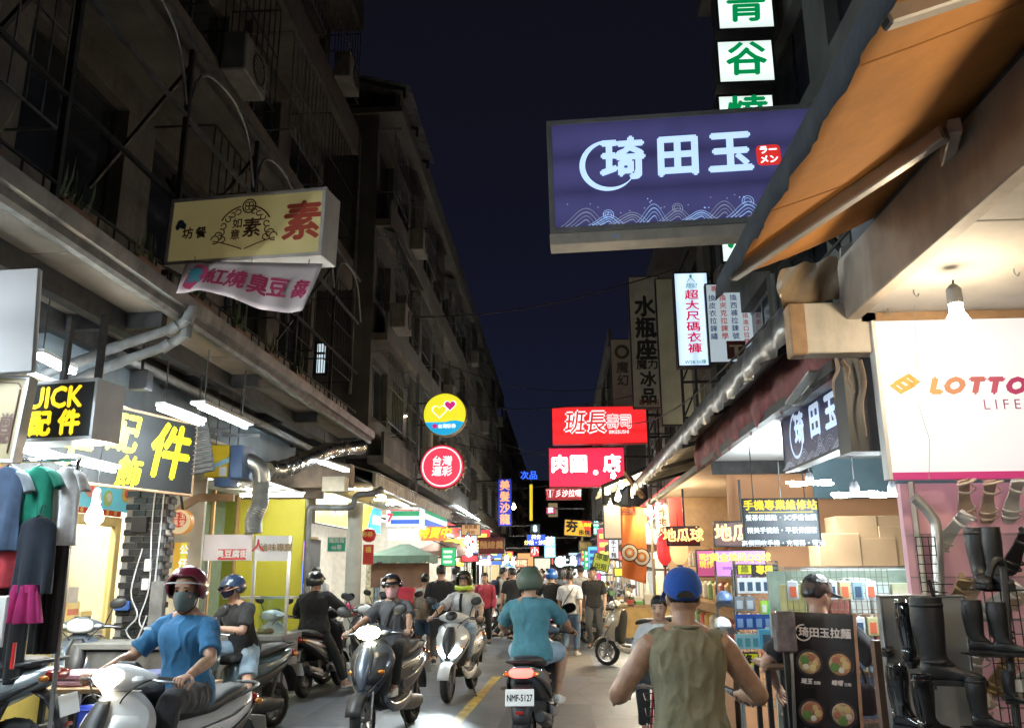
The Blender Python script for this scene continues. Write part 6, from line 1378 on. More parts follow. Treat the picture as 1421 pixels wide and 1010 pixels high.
Mr = Matrix.Translation((0,0,0)); c = atY(384,760,10.51); text(FC,'滷味專賣',0,0,.10,INK('gold_print',(.30,.20,.10)),0,bold=.02,M=Lm @ Matrix.Translation(c + Vector((0,-.02,0))) @ Matrix.Rotation(R(23),4,'Z')); c = atY(359,758,10.42); text(FC,'人',0,0,.16,INK('red_print',(.55,.06,.05)),0,bold=.03,M=Lm @ Matrix.Translation(c + Vector((0,-.02,0))) @ Matrix.Rotation(R(23),4,'Z'))
SSM = pm('stainless',(.5,.5,.5),rough=.3,metal=.9,var=.2,scale=5,dirt=.2)
for x in (p0.x + .02,p1.x,q1.x - .02):
 m = MB(); m.bar((x,10.5 if x < q1.x - .1 else 10.62,.1),(x,10.5 if x < q1.x - .1 else 10.62,p1.z - .02),.035); m.build('post',SSM,FC,world=True)
m = MB(); m.bb((p0.x,10.45,.82),(q1.x,11.25,.88)); m.build('counter_top',SSM,FC,world=True,bevel=.005)
m = MB(); m.bb((p0.x + .03,10.5,.22),(q1.x - .03,11.2,.815)); m.build('cart_body',SSM,FC,world=True,bevel=.005)
for x in (p0.x + .25,q1.x - .25): m = MB(); m.lathe([(.14,-.03),(.16,-.02),(.16,.02),(.14,.03)],(x,10.5,.16),XA,20); m.build('wheel',RUB(),FC,world=True,smooth=True)
m = MB(); m.bb((p1.x + .05,10.62,.885),(q1.x - .05,10.63,1.35)); m.build('glass_case',glass('case_glass',(.85,.95,.95),.15),FC,world=True)
m = MB(); m.bb((p0.x + .05,11.0,1.30),(q1.x - .05,11.2,1.33)); m.build('rear_shelf',SSM,FC,world=True)
for k in range(5):
 m = MB(); x = p1.x + .02 + k * .10 - .3; m.loft([ring((x,10.85,.885 + z),XA,YA,r,r * 1.2,14,2.4) for z,r in ((0,.05),(.02,.06),(.05,.045),(.06,.02))],2); tag(m.build('food_tray',pm('food_%d' % (k % 3),((.45,.35,.1),(.3,.15,.06),(.5,.42,.25))[k % 3],rough=.5,var=.4,scale=30),smooth=True),'small heap of food in a row on the cart counter, %s from the left' % ('first','second','third','fourth','fifth')[k],'food')
# bench and boxes by the pillar
BE = thing('work_bench','grey weathered bench with lower shelf in front of brick pillar','bench',(-4.3,8.4,0));
m = MB(); m.bb((-4.75,8.2,.92),(-3.75,8.75,.98)); m.build('bench_top',pm('grey_wood',(.20,.20,.19),rough=.8,var=.3,bump=.2),BE,world=True,bevel=.008); m = MB(); m.bb((-4.7,8.24,.60),(-3.8,8.7,.90)); m.build('drawer_box',PIPEG(),BE,world=True)
for x in (-4.68,-3.82):
 for y in (8.27,8.68): m = MB(); m.bar((x,y,.0),(x,y,.6),.04); m.build('leg',STEEL(),BE,world=True)
for x,c,lb in ((-4.42,(.03,.06,.40),'blue plastic bucket under the grey bench'),(-4.1,(.06,.30,.03),'green plastic bucket under the grey bench')):
 bk = thing('bucket',lb,'bucket',(x,8.1,.1)); m = MB(); m.lathe([(.10,0),(.13,.30),(.14,.31),(.135,.33),(.115,.30),(.09,.02)],(0,0,0),ZA,22,caps=False); m.build('pail',pm('pl_' + lb[:4],c,rough=.4),bk,smooth=True); m = MB(); m.tube([(-.13,0,.30),(-.09,.0,.40),(0,0,.43),(.09,0,.40),(.13,0,.30)],.005,6,smooth=3); m.build('handle',GALV(),bk)
# --- lottery shop fascia, white pillar, road sign, store with stripes
LF,w,h,fy = lightbox3('yellow and blue lottery shop fascia light box under the timber awning',(-4.75,18.9,2.88),6.0,.66,.14,em('lemon_fascia',(.88,.80,.02),.95),WHT(),yaw=R(90),rim=.012)
m = MB(); m.add([(1.35,fy - .002,-.31),(2.95,fy - .002,-.31),(2.95,fy - .002,.31),(1.95,fy - .002,.31),(1.7,fy - .002,.1)],[(0,1,2,3,4)]); m.open = True; m.build('blue_part',em('blue_fascia',(.02,.40,.75),.85),LF)
text(LF,'台灣彩券',2.45,0,.26,WHI,fy - .004,bold=.03); heart(LF,-1.6,.0,.16,em('pink_heart',(.75,.03,.25),.8),fy - .004); text(LF,'公益彩券',-.4,.02,.30,em('orange_print',(.9,.35,.02),.7),fy - .004,bold=.02)
LS = thing('lottery_shop','open lit lottery shop interior behind the white round column','shop front',(-5.6,19,0))
m = MB(); m.bb((-8.8,15.5,.09),(-8.7,22,3.26)); m.build('interior_back_wall',pm('wall_cool',(.60,.62,.60),rough=.7),LS,world=True)
m = MB(); m.bb((-6.4,17.2,.09),(-6.3,21.8,2.5)); m.build('tan_partition',pm('tan_partition',(.55,.40,.20),rough=.7),LS,world=True)
m = MB(); m.bb((-5.3,16.4,.09),(-5.2,18.2,2.3)); m.build('dark_rack',pm('dark_rack',(.05,.05,.05),rough=.7),LS,world=True)
for y in (16.6,18,19.4,20.8): downlight(LS,-4.2,y,3.26,.12,em('downlight_cool',(.95,1,.95),22))
for y in (16.5,18.5,20.5): downlight(LS,-6.5,y,3.26,.2,em('downlight_cool',(.95,1,.95),22))
m = MB(); m.bb((-8.8,15.5,3.262),(-5.56,22,3.3)); m.build('interior_ceiling',WHT(),LS,world=True)
WP = thing('round_column','pale round concrete column with paper scraps in front of lottery shop','column',atZ(490,900,.1)); c = atY(490,800,15.2)
m = MB(); m.lathe([(.14,.0),(.14,2.75)],(c.x,15.2,.1),ZA,28); m.build('shaft',pm('column_white',(.52,.52,.46),rough=.8,var=.12,scale=5,dirt=.2),WP,world=True,smooth=True)
RS,w,h,fy = lightbox('green street name plate with white characters beside the pale column',(454,745,480,765),15.6,.03,pm('road_sign_green',(.0,.20,.12),rough=.4,emit=(0,.2,.12),es=.25),WHT(),rim=.008,brackets=(((0,.02,0),(0,.3,0),.02),),name='street_name_sign')
text(RS,'福民街',0,.065,.10,WHT(),fy - .003,bold=.025); text(RS,'46巷',0,-.06,.10,WHT(),fy - .003,bold=.025)
DP = thing('drain_pipe','thick grey drain pipe stepping round the lottery shop corner','pipe',atZ(425,960,0)); P = [atY(424,880,14.6),atY(427,770,14.6),atY(428,720,14.6),atY(431,706,14.6),atY(440,704,14.6),atY(484,704,14.6),atY(491,698,14.6),atY(493,690,14.6),atY(500,686,14.6),atY(520,684,14.7),atY(530,678,14.8)]
m = MB(); m.tube(P,.055,12,smooth=3); m.build('pipe',PIPEG(),DP,world=True,smooth=True)
NS,w,h,fy = lightbox('thin vertical neon strip sign in blue and pink beside the drain pipe',(417,750,423,830),14.3,.05,em('neon_blue',(.10,.25,1.0),1.2),BLK(),rim=0); m = MB(); m.bb((-w / 2 + .006,fy - .003,.15),(w / 2 - .006,fy - .001,h / 2 - .02)); m.build('pink_part',em('neon_pink',(1,.2,.5),1.1),NS)
for k,(px,py,r,ch) in enumerate(((512,742,10,'春'),)):
 LN = thing('red_lantern','round red paper lantern over red hanging tag by the pale column','lantern',atY(px,py,16)); rr = r / FPX * 16
 m = MB(); m.lathe([(rr * .3,rr * .95),(rr * .75,rr * .7),(rr,0),(rr * .75,-rr * .7),(rr * .3,-rr * .95)],(0,0,0),ZA,20); m.build('lantern_body',em('lantern_dim_red',(.42,.015,.02),.45),LN,smooth=True); m = MB(); m.tube([(0,0,rr),(0,0,rr + .5)],.005,5); m.build('cord',WIRE(),LN)
 m = MB(); m.bb((-.10,-.01,-.55),(.10,.01,-.18)); m.build('hanging_tag',pm('tag_red',(.42,.03,.02),rough=.6,emit=(.4,.03,.02),es=.3),LN); text(LN,'福',0,-.28,.12,em('gold_ink',(.8,.5,.1),.25),-.013,bold=.03); text(LN,'彩券',0,.0,.11,em('gold_ink',(.8,.5,.1),.25),-rr - .003,bold=.03)
CS = thing('convenience_store','bright corner store with green white and blue striped light band','shop front',(-4.2,24,0))
SW = em('store_white',(.72,.86,1),.8); SG = em('store_green',(.0,.30,.12),.8); SB = em('store_blue',(.02,.10,.55),.9); SR = em('store_red',(.8,.05,.08),.8)
def band(p0,p1,ya,yb,mats):   # p0,p1 pixel x on plane; vertical stripes of the band
 pass
zt,zb = atY(560,707,22).z,atY(560,730,22).z; x0,x1 = atY(536,715,22).x,atY(583,715,22).x
def stripes(parent,a,b,zt,zb,n):
 a,b = Vector(a),Vector(b); H = zt - zb; nn = Vector(n)
 for nm,f0,f1,mt,o,u0,u1 in (('band_face',0,1,SW,0,0,1),('green_stripe',.62,.92,SG,.006,.14,.98),('blue_stripe',.14,.40,SB,.006,.14,.98),('red_stripe',.93,.995,SR,.006,.1,1)):
  m = MB(); p = a.lerp(b,u0) + nn * o; q = a.lerp(b,u1) + nn * o; zl,zh = zb + H * f0,zb + H * f1
  m.add([(p.x,p.y,zl),(q.x,q.y,zl),(q.x,q.y,zh),(p.x,p.y,zh),(p.x - nn.x * .06,p.y - nn.y * .06,zl),(q.x - nn.x * .06,q.y - nn.y * .06,zl),(q.x - nn.x * .06,q.y - nn.y * .06,zh),(p.x - nn.x * .06,p.y - nn.y * .06,zh)],[(0,1,2,3),(7,6,5,4),(0,4,5,1),(2,6,7,3),(0,3,7,4),(1,2,6,5)]); m.build(nm,mt,parent,world=True)
stripes(CS,(x0,22,0),(x1,22,0),zt,zb,(0,-1,0)); stripes(CS,(x1 + .01,22.0,0),(x1 + .01,27.2,0),zt + .22,zb - .05,(1,0,0))
text(CS,'7',x0 + .1 + 0,0,.30,SR,0,bold=.05,M=to_local(CS) @ Matrix.Translation((0,21.985,zt - .22)))
m = MB(); m.bb((x0,22.3,zb - .35),(x1 - .1,22.33,zb - .05)); m.build('inner_header',SW,CS,world=True)
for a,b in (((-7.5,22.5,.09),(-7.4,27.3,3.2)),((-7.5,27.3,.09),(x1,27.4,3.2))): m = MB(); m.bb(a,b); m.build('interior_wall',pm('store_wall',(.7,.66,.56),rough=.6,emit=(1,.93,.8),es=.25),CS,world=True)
for k in range(4): m = MB(); m.bb((-5.9 + k * .5,23,3.1),(-5.8 + k * .5,27,3.13)); m.build('ceiling_tube',em('store_tube',(.85,.96,1),6) if k % 2 else em('store_tube_warm',(1,.9,.7),5),CS,world=True)
BO,w,h,fy = lightbox('orange promotional banner with yellow lettering under the striped store band',(584,730,620,750),23,.03,em('orange_banner',(.92,.22,.04),.85),WHT(),yaw=0,rim=0); text(BO,'特賣中',0,0,.30,em('lemon_fascia',(.88,.80,.02),.95),fy - .004,bold=.04,shear=.3)
for k in range(6):
 m = MB(); x = -5.2 + k * .26; m.bb((x,22.6,.09),(x + .22,23.0,1.9)); sf = m.build('goods_rack',pm('rack_%d' % (k % 3),((.5,.45,.3),(.2,.3,.4),(.45,.2,.15))[k % 3],rough=.6,var=.6,scale=14),CS,world=True)
# --- market stalls and signs down the street
def stall(label,x,y,w,d,canopy,goods,front=None,zc=2.15,lampcol=(1,.85,.6),lamps=1,seed=1,rz=0.0,pitch=.35,es=30):
 root = thing('market_stall',label,'stall',(x,y,0),rz); rs = random.Random(seed)
 for sx2 in (-1,1):
  for sy in (-1,1): m = MB(); m.bar((sx2 * w / 2 * .94,sy * d / 2 * .94,0),(sx2 * w / 2 * .94,sy * d / 2 * .94,zc),.035); m.build('post',GALV(),root)
 m = MB(); m.add([(-w / 2 - .15,-d / 2 - .15,zc),(w / 2 + .15,-d / 2 - .15,zc),(w / 2 + .15,d / 2 + .15,zc),(-w / 2 - .15,d / 2 + .15,zc),(-w * .1,0,zc + pitch),(w * .1,0,zc + pitch)],[(0,1,5,4),(1,2,5),(2,3,4,5),(3,0,4)]); m.open = True; cn = m.build('canopy',canopy,root,solid=.01)
 m = MB(); g = []
 P = [(-w / 2 - .15,-d / 2 - .15),(w / 2 + .15,-d / 2 - .15),(w / 2 + .15,d / 2 + .15),(-w / 2 - .15,d / 2 + .15),(-w / 2 - .15,-d / 2 - .15)]
 top,bot = [],[]
 for (xa,ya),(xb,yb) in zip(P,P[1:]):
  for t in range(12): u = t / 12; top.append(Vector((xa + (xb - xa) * u,ya + (yb - ya) * u,zc))); bot.append(Vector((xa + (xb - xa) * u,ya + (yb - ya) * u,zc - .14 - .03 * math.sin(t * 2.1))))
 m.sheet([top,bot]); m.open = True; m.build('canopy_skirt',canopy,cn,solid=.006)
 m = MB(); m.bb((-w / 2,-d / 2,.78),(w / 2,d / 2,.84)); m.build('counter',WOODB(),root); m = MB(); m.bb((-w / 2 + .02,-d / 2 + .02,.12),(w / 2 - .02,-d / 2 + .05,.775)); m.build('front_panel',goods[0],root)
 for k in range(lamps):
  m = MB(); xx = -w / 2 + w * (k + .5) / lamps; m.ball((xx,-d * .2,zc - .25),.055,12,8); lb = m.build('stall_bulb',em('stall_lamp_%d_%d' % (int(lampcol[2] * 10),es),lampcol,es),root,smooth=True); m = MB(); m.tube([(xx,-d * .2,zc - .2),(xx,-d * .2,zc + .1)],.006,5); m.build('cord',WIRE(),root)
 for k in range(int(w / .22)):
  for j in range(2):
   hh = rs.uniform(.08,.26); m = MB(); xx = -w / 2 + .03 + k * .22; m.bb((xx,-d / 2 + .06 + j * .3,.842),(xx + .18,-d / 2 + .28 + j * .3,.842 + hh)); g_ = m.build('goods_crate',goods[1 + (k + j) % (len(goods) - 1)],None,bevel=.008); M_ = root.matrix_basis
   g_.matrix_basis = M_.copy(); tag(g_,'crate of goods on the counter of the stall: ' + label.split(' with')[0],'crate','crates on ' + label.split(' with')[0])
   g_['label'] = '%s %s crate on the ' % (NTH[k],('front','rear')[j]) + ' '.join(label.split(' with')[0].split()[:12])
 return root
def cm(n,c,**k): return pm('stall_' + n,c,rough=.8,var=.2,scale=5,**k)
GR_T = cm('green_tarp',(.10,.16,.12)); RD_T = cm('red_tarp',(.30,.04,.04)); BL_T = cm('blue_tarp',(.05,.10,.25)); YL_T = cm('yellow_tarp',(.45,.32,.08)); BR_T = cm('brown_tarp',(.16,.09,.06))
GD = [cm('g1',(.45,.30,.12)),cm('g2',(.40,.08,.06)),cm('g3',(.12,.30,.10)),cm('g4',(.55,.50,.42)),cm('g5',(.08,.16,.32)),cm('g6',(.50,.38,.08))]
c = atY(556,790,18.0)
ST1 = stall('green umbrella tofu stall with white paper sign',c.x,18.4,1.0,.9,GR_T,[BR_T] + GD[:4],zc=1.95,lamps=1,seed=2,pitch=.25)
m = MB(); m.bb((-.62,-.48,1.30),(.62,-.44,1.80)); m.build('brown_flap',BR_T,ST1); m = MB(); m.bb((-.40,-.52,1.22),(-.06,-.50,1.50)); m.build('paper_sign',cm('paper',(.62,.58,.55)),ST1); text(ST1,'臭豆腐',-.23,1.36,.10,INK('dark_red',(.3,.02,.02)),-.523,bold=.02)
far = [
 ('dark canvas stall with boxes beside the striped store',-3.55,26.0,1.4,.9,BR_T,3,2.2),('dark wood stall far left with warm lamps',-3.3,30.0,1.8,.9,BR_T,4,2.25),
 ('blue canopy stall far left with pale goods',-3.35,34.5,1.8,.9,BL_T,5,2.2),('yellow canopy stall far left near the crowd',-3.3,39.0,1.8,.9,YL_T,6,2.2),('red canopy stall far left behind the walking crowd',-3.3,44.5,2.0,.9,RD_T,7,2.3),('green canopy stall farthest on the left side',-3.3,51,2.0,.9,GR_T,8,2.3),
 ('brown canopy stall far right behind parked scooters',1.9,20.5,1.3,.9,BR_T,9,2.2),('yellow canopy stall far right with bright goods',1.9,25.0,1.5,.9,YL_T,10,2.25),('red canopy stall far right by the sign end',1.8,31,1.6,.9,RD_T,11,2.3),('blue canopy stall farthest on the right side',1.8,40,1.8,.9,BL_T,12,2.3)]
for i,(lb,x,y,w_,d_,cn,sd,zc) in enumerate(far): stall(lb,x,y,w_,d_,cn,[GD[i % 6]] + GD[:6],zc=zc,lamps=2,seed=sd,rz=R(90 if x < 0 else -90) * (0 if i % 3 == 0 else 1),lampcol=((1,.85,.6),(.85,.97,1))[i % 2],es=(60,70)[i % 2])
# shop interiors further down: simple lit recesses with a back wall, ceiling lamps and a header sign each
def recess(label,sgn,y0,y1,header,hcol,wallc,lampc,es=18,X=4.6,zt=2.9,txt=None,hz=.5):
 root = thing('shop_front',label,'shop front',(sgn * X,(y0 + y1) / 2,0)); Xb = sgn * (X + 2.2)
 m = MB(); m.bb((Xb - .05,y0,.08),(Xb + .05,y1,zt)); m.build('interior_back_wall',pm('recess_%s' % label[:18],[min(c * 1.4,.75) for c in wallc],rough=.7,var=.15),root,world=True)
 m = MB(); m.bb((sgn * X,y0,zt + .002),(Xb,y1,zt + .05)); m.build('interior_ceiling',WHT(),root,world=True)
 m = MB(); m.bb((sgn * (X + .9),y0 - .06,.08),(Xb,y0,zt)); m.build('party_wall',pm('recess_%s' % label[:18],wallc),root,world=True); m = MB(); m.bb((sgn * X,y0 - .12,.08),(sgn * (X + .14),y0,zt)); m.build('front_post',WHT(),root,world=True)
 m = MB(); m.bb((sgn * X - .06,y0,zt + .06),(sgn * X + .06,y1,zt + .06 + hz)); hd = m.build('header_sign',em('hdr_%s' % label[:18],hcol,.9) if header else STEEL(),root,world=True)
 if txt:
  for q,ch in enumerate(txt): text(root,ch,0,0,hz * .7,WHI,0,bold=.03,M=to_local(root) @ Matrix.Translation((sgn * X - sgn * .066,(y0 + (q + .7) * (y1 - y0) / len(txt)) if sgn < 0 else (y1 - (q + .7) * (y1 - y0) / len(txt)),zt + .06 + hz / 2)) @ Matrix.Rotation(R(90 if sgn < 0 else -90),4,'Z'))
 for q in range(2):
  m = MB(); yy = y0 + (y1 - y0) * (q + .5) / 2; m.bb((sgn * (X + .5),yy - .05,zt - .06),(sgn * (X + 1.7),yy + .05,zt - .03)); m.build('ceiling_lamp',em('recess_lamp_%d_%d' % (int(lampc[2] * 10),es),lampc,es),root,world=True)
 rs = random.Random(int(y0 * 10));
 for q in range(int((y1 - y0) / .45)):
  hh = rs.uniform(.8,1.9); m = MB(); yy = y0 + .1 + q * .45; m.bb((sgn * (X + 1.5) - .2,yy,.08),(sgn * (X + 1.5) + .2,yy + .40,hh)); m.build('goods_rack',GD[rs.randrange(6)],root,world=True)
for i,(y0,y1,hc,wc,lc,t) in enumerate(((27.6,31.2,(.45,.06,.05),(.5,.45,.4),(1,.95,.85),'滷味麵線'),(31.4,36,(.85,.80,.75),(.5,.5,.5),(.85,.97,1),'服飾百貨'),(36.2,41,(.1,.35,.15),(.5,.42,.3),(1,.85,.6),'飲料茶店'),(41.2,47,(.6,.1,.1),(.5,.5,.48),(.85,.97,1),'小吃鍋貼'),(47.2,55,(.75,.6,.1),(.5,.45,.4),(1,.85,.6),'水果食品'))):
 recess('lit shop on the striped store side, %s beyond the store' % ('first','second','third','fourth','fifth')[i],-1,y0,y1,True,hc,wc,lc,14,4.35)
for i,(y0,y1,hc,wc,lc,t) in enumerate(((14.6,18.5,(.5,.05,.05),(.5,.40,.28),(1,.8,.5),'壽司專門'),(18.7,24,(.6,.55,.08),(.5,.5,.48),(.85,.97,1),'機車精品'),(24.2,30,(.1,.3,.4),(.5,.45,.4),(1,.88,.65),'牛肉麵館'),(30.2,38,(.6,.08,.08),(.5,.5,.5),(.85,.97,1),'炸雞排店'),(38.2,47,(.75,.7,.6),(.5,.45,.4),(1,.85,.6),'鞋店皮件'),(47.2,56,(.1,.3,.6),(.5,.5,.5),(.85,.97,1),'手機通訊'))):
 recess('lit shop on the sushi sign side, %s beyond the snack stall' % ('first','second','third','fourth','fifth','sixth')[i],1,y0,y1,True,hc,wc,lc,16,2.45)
for k in range(6):  # both rows of tubes are added to lift the far road and crowd
 tube_lamp('added tube lamp over the far right shop fronts, %s along' % ('first','second','third','fourth','fifth','sixth')[k],(2.0,15.8 + k * 4.2,2.78),(2.0,17.2 + k * 4.2,2.78),n=2,mat=em('fill_tube_cool_far',(.86,.95,1),120) if k % 2 else em('fill_tube_warm_far',(1,.88,.62),170),hang=.5)
 tube_lamp('added tube lamp over the far left shop fronts, %s along' % ('first','second','third','fourth','fifth','sixth')[k],(-3.9,28.6 + k * 4.0,2.85),(-3.9,30.0 + k * 4.0,2.85),n=2,hang=.5,mat=em('fill_tube_warm_far',(1,.88,.62),170) if k % 2 else em('fill_tube_cool_far',(.86,.95,1),120))
# end of the street: glowing shop with white-blue characters
ES,w,h,fy = lightbox('dark sign board with glowing white blue characters at the street end',(768,770,818,788),52,.3,pm('dark_board',(.02,.03,.035)),STEEL(),rim=.05,brackets=())
m = MB(); m.lathe([(.33,0),(.33,.02)],(-w / 2 + .42,fy - .002,0),-YA,22); m.build('round_logo',em('cold_letter',(.75,.95,1),2.2),ES); text(ES,'上島咖啡',.35,0,.62,em('cold_letter',(.75,.95,1),2.2),fy - .02,bold=.05,sx=.8)
EL = thing('bright_shop','glowing white shop under the street end sign','shop front',(.4,53,0)); p0,p1 = atY(770,800,53),atY(842,789,53)
m = MB(); m.bb((p0.x,53,.3),(p1.x,53.2,p1.z)); m.build('glowing_front',em('far_shop_glow',(.85,.95,1),1.6),EL,world=True); m = MB(); m.bb((p0.x - .3,53.02,p1.z + .01),(p1.x + .3,53.4,p1.z + .3)); m.build('header',STEEL(),EL,world=True)
for q in range(4): m = MB(); xx = p0.x + (p1.x - p0.x) * q / 3; m.bb((xx - .06,52.95,0),(xx + .06,52.99,p1.z)); m.build('post',STEEL(),EL,world=True)
# hanging signs in the middle distance
def hs(label,px,Y,face,col,s,txt=None,tcol=(1,1,1),ts=1.2,tsz=.5,vert=False,rim=.02,**k):
 n = 'hs_%s' % label[:26]; r_,w,h,fy = lightbox(label,px,Y,.2,em(n,col,s) if face == 'lit' else pm(n,col,rough=.6),BLK(),rim=rim,**k)
 if txt:
  tm = em('t_' + n,tcol,ts)
  if vert: column_text(r_,txt,0,h / 2 - h * .04,h / len(txt) * .9,tm,fy - .004,step=1.06,bold=.035)
  else:
   ls = txt.split('\n')
   for i,l in enumerate(ls): text(r_,l,0,h / 2 - h * (i + .5) / len(ls),h / len(ls) * tsz,tm,fy - .004,bold=.03)
 m = MB(); m.bar((0,.1,h / 2 - .05),((1 if r_.location.x > -1 else -1) * 1.2,.3,h / 2 - .05),.05); m.build('bracket',STEEL(),r_)
 return r_,w,h,fy
hs('tall blue neon sign with orange and white characters on the dark side',(691,664,710,730),34,'lit',(.015,.05,.62),.6,'美髮沙龍',(1,.45,.2),1.0,vert=True)
hs('small red and white sign under the dumpling strip sign',(758,703,770,713),30,'lit',(.9,.04,.2),1.0,'素',tcol=(1,1,1),tsz=.8)
NP = thing('neon_sign','blue neon characters atop a yellow neon pole down the street','neon sign',atY(735,700,38)); a = atY(734,660,38)
text(NP,'次品',0,0,.40,em('neon_deep_blue',(.03,.12,1),2.2),0,bold=.01,M=to_local(NP) @ Matrix.Translation(a)); m = MB(); m.tube([atY(737,672,38),atY(737,722,38)],.07,8); m.build('yellow_tube',em('neon_yellow',(.75,.55,.03),.9),NP,world=True); m = MB(); m.bar(atY(737,722,38.1),atY(737,650,38.1),.06); m.build('pole',STEEL(),NP,world=True)
hs('blue lit sign with yellow characters below a white house sign',(731,741,757,757),36,'lit',(.02,.08,.75),1.0,'美食\n炒飯・炒麵',(1,.9,.3),1.5,.85)
hs('white outlined number sign above the blue yellow sign',(736,727,749,740),36,'dark',(.02,.05,.09),0,'8',(.6,.9,1),1.8,.95)
hs('pale blue glowing sign with stacked characters beside blue yellow sign',(755,744,771,774),37,'lit',(.25,.62,.95),1.2,'茶\n飲',(1,1,1),2.0,.9)
hs('small red glowing round sign below the blue yellow sign',(736,758,748,772),35,'lit',(.85,.05,.06),.9,'小',(1,.8,.7),1.4,.8)
r_,w,h,fy = hs('yellow and red grilled skewer sign hanging under the dark beam',(783,721,820,744),25,'lit',(.85,.48,.04),.75)
m = MB(); m.add([(.1,fy - .002,h / 2 - .02),(w / 2 - .02,fy - .002,h / 2 - .02),(w / 2 - .02,fy - .002,-h / 2 + .02),(.22,fy - .002,-.05)],[(0,1,2,3)]); m.open = True; m.build('red_half',em('hdr_red_half',(.8,.04,.02),.8),r_); text(r_,'夯',-.17,.02,.36,INK('black',(.01,.01,.01)),fy - .004,bold=.05); text(r_,'串燒',.2,-.13,.17,INK('black',(.01,.01,.01)),fy - .004,bold=.03); text(r_,'小酒館',.22,.10,.12,em('lemon_fascia',(.88,.80,.02),.95),fy - .004,bold=.02)
r_.rotation_euler = (0,R(4),0)
hs('small green and cyan neon sign right of the skewer sign',(824,722,831,742),26,'lit',(.0,.45,.2),.9,'綠\n藍',(.3,.9,1),1.5,.8)
hs('dim brown hanging sign far down the sushi sign side',(803,750,822,764),28,'dark',(.22,.15,.06),0,'麵店',(.5,.35,.1),.25,.6)
hs('tilted yellow green hanging sign beside the parked scooters',(823,768,846,792),19,'lit',(.32,.36,.03),.45,'停車\n出租',(.02,.05,.0),.2,.75,roll=R(14))
hs('white menu banner with red and grey characters behind the orange banner',(838,700,862,748),15.5,'lit',(.62,.52,.42),.45,None)
r_,w,h,fy = lightbox('small white vertical light box below the white menu banner',(845,748,858,775),15.5,.1,em('white_small',(.8,.85,.95),.9),BLK(),rim=.01); column_text(r_,'手工麵',0,h / 2 - .02,.10,INK('blackb',(.02,.02,.03)),fy - .003,bold=.02)
hs('yellow lit sign low behind the orange banner',(852,787,868,800),17,'lit',(.85,.75,.05),.9)
hs('narrow pink vertical sign far right side',(828,795,834,808),26,'lit',(.9,.05,.25),.9)
hs('yellow cream wooden board sign above the far stalls',(640,727,667,743),27,'lit',(.62,.36,.14),.5,'魷魚羹\n米粉',(.35,.1,.02),.3,.75)
hs('long dark red board sign above the far stalls',(664,745,700,768),29,'dark',(.16,.02,.02),0,'麵線羹',(.6,.3,.1),.3,.5)
hs('orange cream price board far left near crowd',(715,775,732,787),32,'lit',(.75,.35,.22),.7,'小吃',(.9,.8,.5),1,.7)
hs('blue and orange small glowing sign near bare bulbs far left',(652,753,664,768),26,'lit',(.12,.08,.45),.8,'茶',(1,.5,.1),1.4,.9)
hs('red stall banner low on the far left side',(640,770,664,780),25,'lit',(.6,.05,.06),.6)
FS = (('crimson',(.85,.04,.06),'yellow',(.9,.75,.1)),('white',(.85,.92,1),'red',(.8,.05,.05)),('amber',(.95,.55,.08),'dark',(.08,.02,.01)),('green',(.03,.5,.18),'white',(.9,.95,.9)),('blue',(.04,.16,.8),'yellow',(.95,.8,.2)),('pink',(.9,.2,.45),'white',(.95,.9,.95)),('cyan',(.15,.6,.8),'blue',(.03,.1,.5)))
rfs = random.Random(19)
for k in range(26):
 sd = -1 if k % 2 else 1; Y = 22.5 + k * 1.15; n1,c1,n2,c2 = FS[(k * 3) % 7]; w_,h_ = rfs.uniform(.35,.8),rfs.uniform(.35,.95); z = rfs.uniform(1.75,2.75); x = (1.25 if sd > 0 else -3.05) + rfs.uniform(-.25,.35) * 1
 s_,w,h,fy = lightbox3('lit %s sign with %s bars, %s far sign on the %s side' % (n1,n2,NTH[k // 2],'sushi sign' if sd > 0 else 'round sign'),(x,Y,z),w_,h_,.12,em('far_' + n1,c1,.75),BLK(),rim=.012,group='small lit signs down the street')
 for q in range(3): m = MB(); m.bb((-w / 2 + .06,fy - .004,-h / 2 + h * (.16 + q * .27)),(w / 2 * rfs.uniform(.3,.85),fy - .001,-h / 2 + h * (.30 + q * .27))); m.build('printed_bar',em('far_bar_%s_%s' % (n1,n2),c2,.7),s_)
 m = MB(); m.bar((0,.03,h / 2),(sd * .6,.03,h / 2 + .25),.03); m.build('bracket',STEEL(),s_)
# far street lamp bulb
for k,(px,py,Y,lb) in enumerate(((713,704,40,'small warm street bulb right of the tall blue neon sign'),(651,767,25,'bright cold bulb over the far left stalls'),(649,752,25.5,'upper cold bulb over the far left stalls'),(703,777,33,'cold bulb far down the left side'),(712,780,35,'second cold bulb far down the left side'))):
 bulb(lb,atY(px,py,Y),.09,em('far_bulb_%d' % (k > 0),((1,.8,.4),(.85,.97,1))[k > 0],20),.6,name='street_bulb')
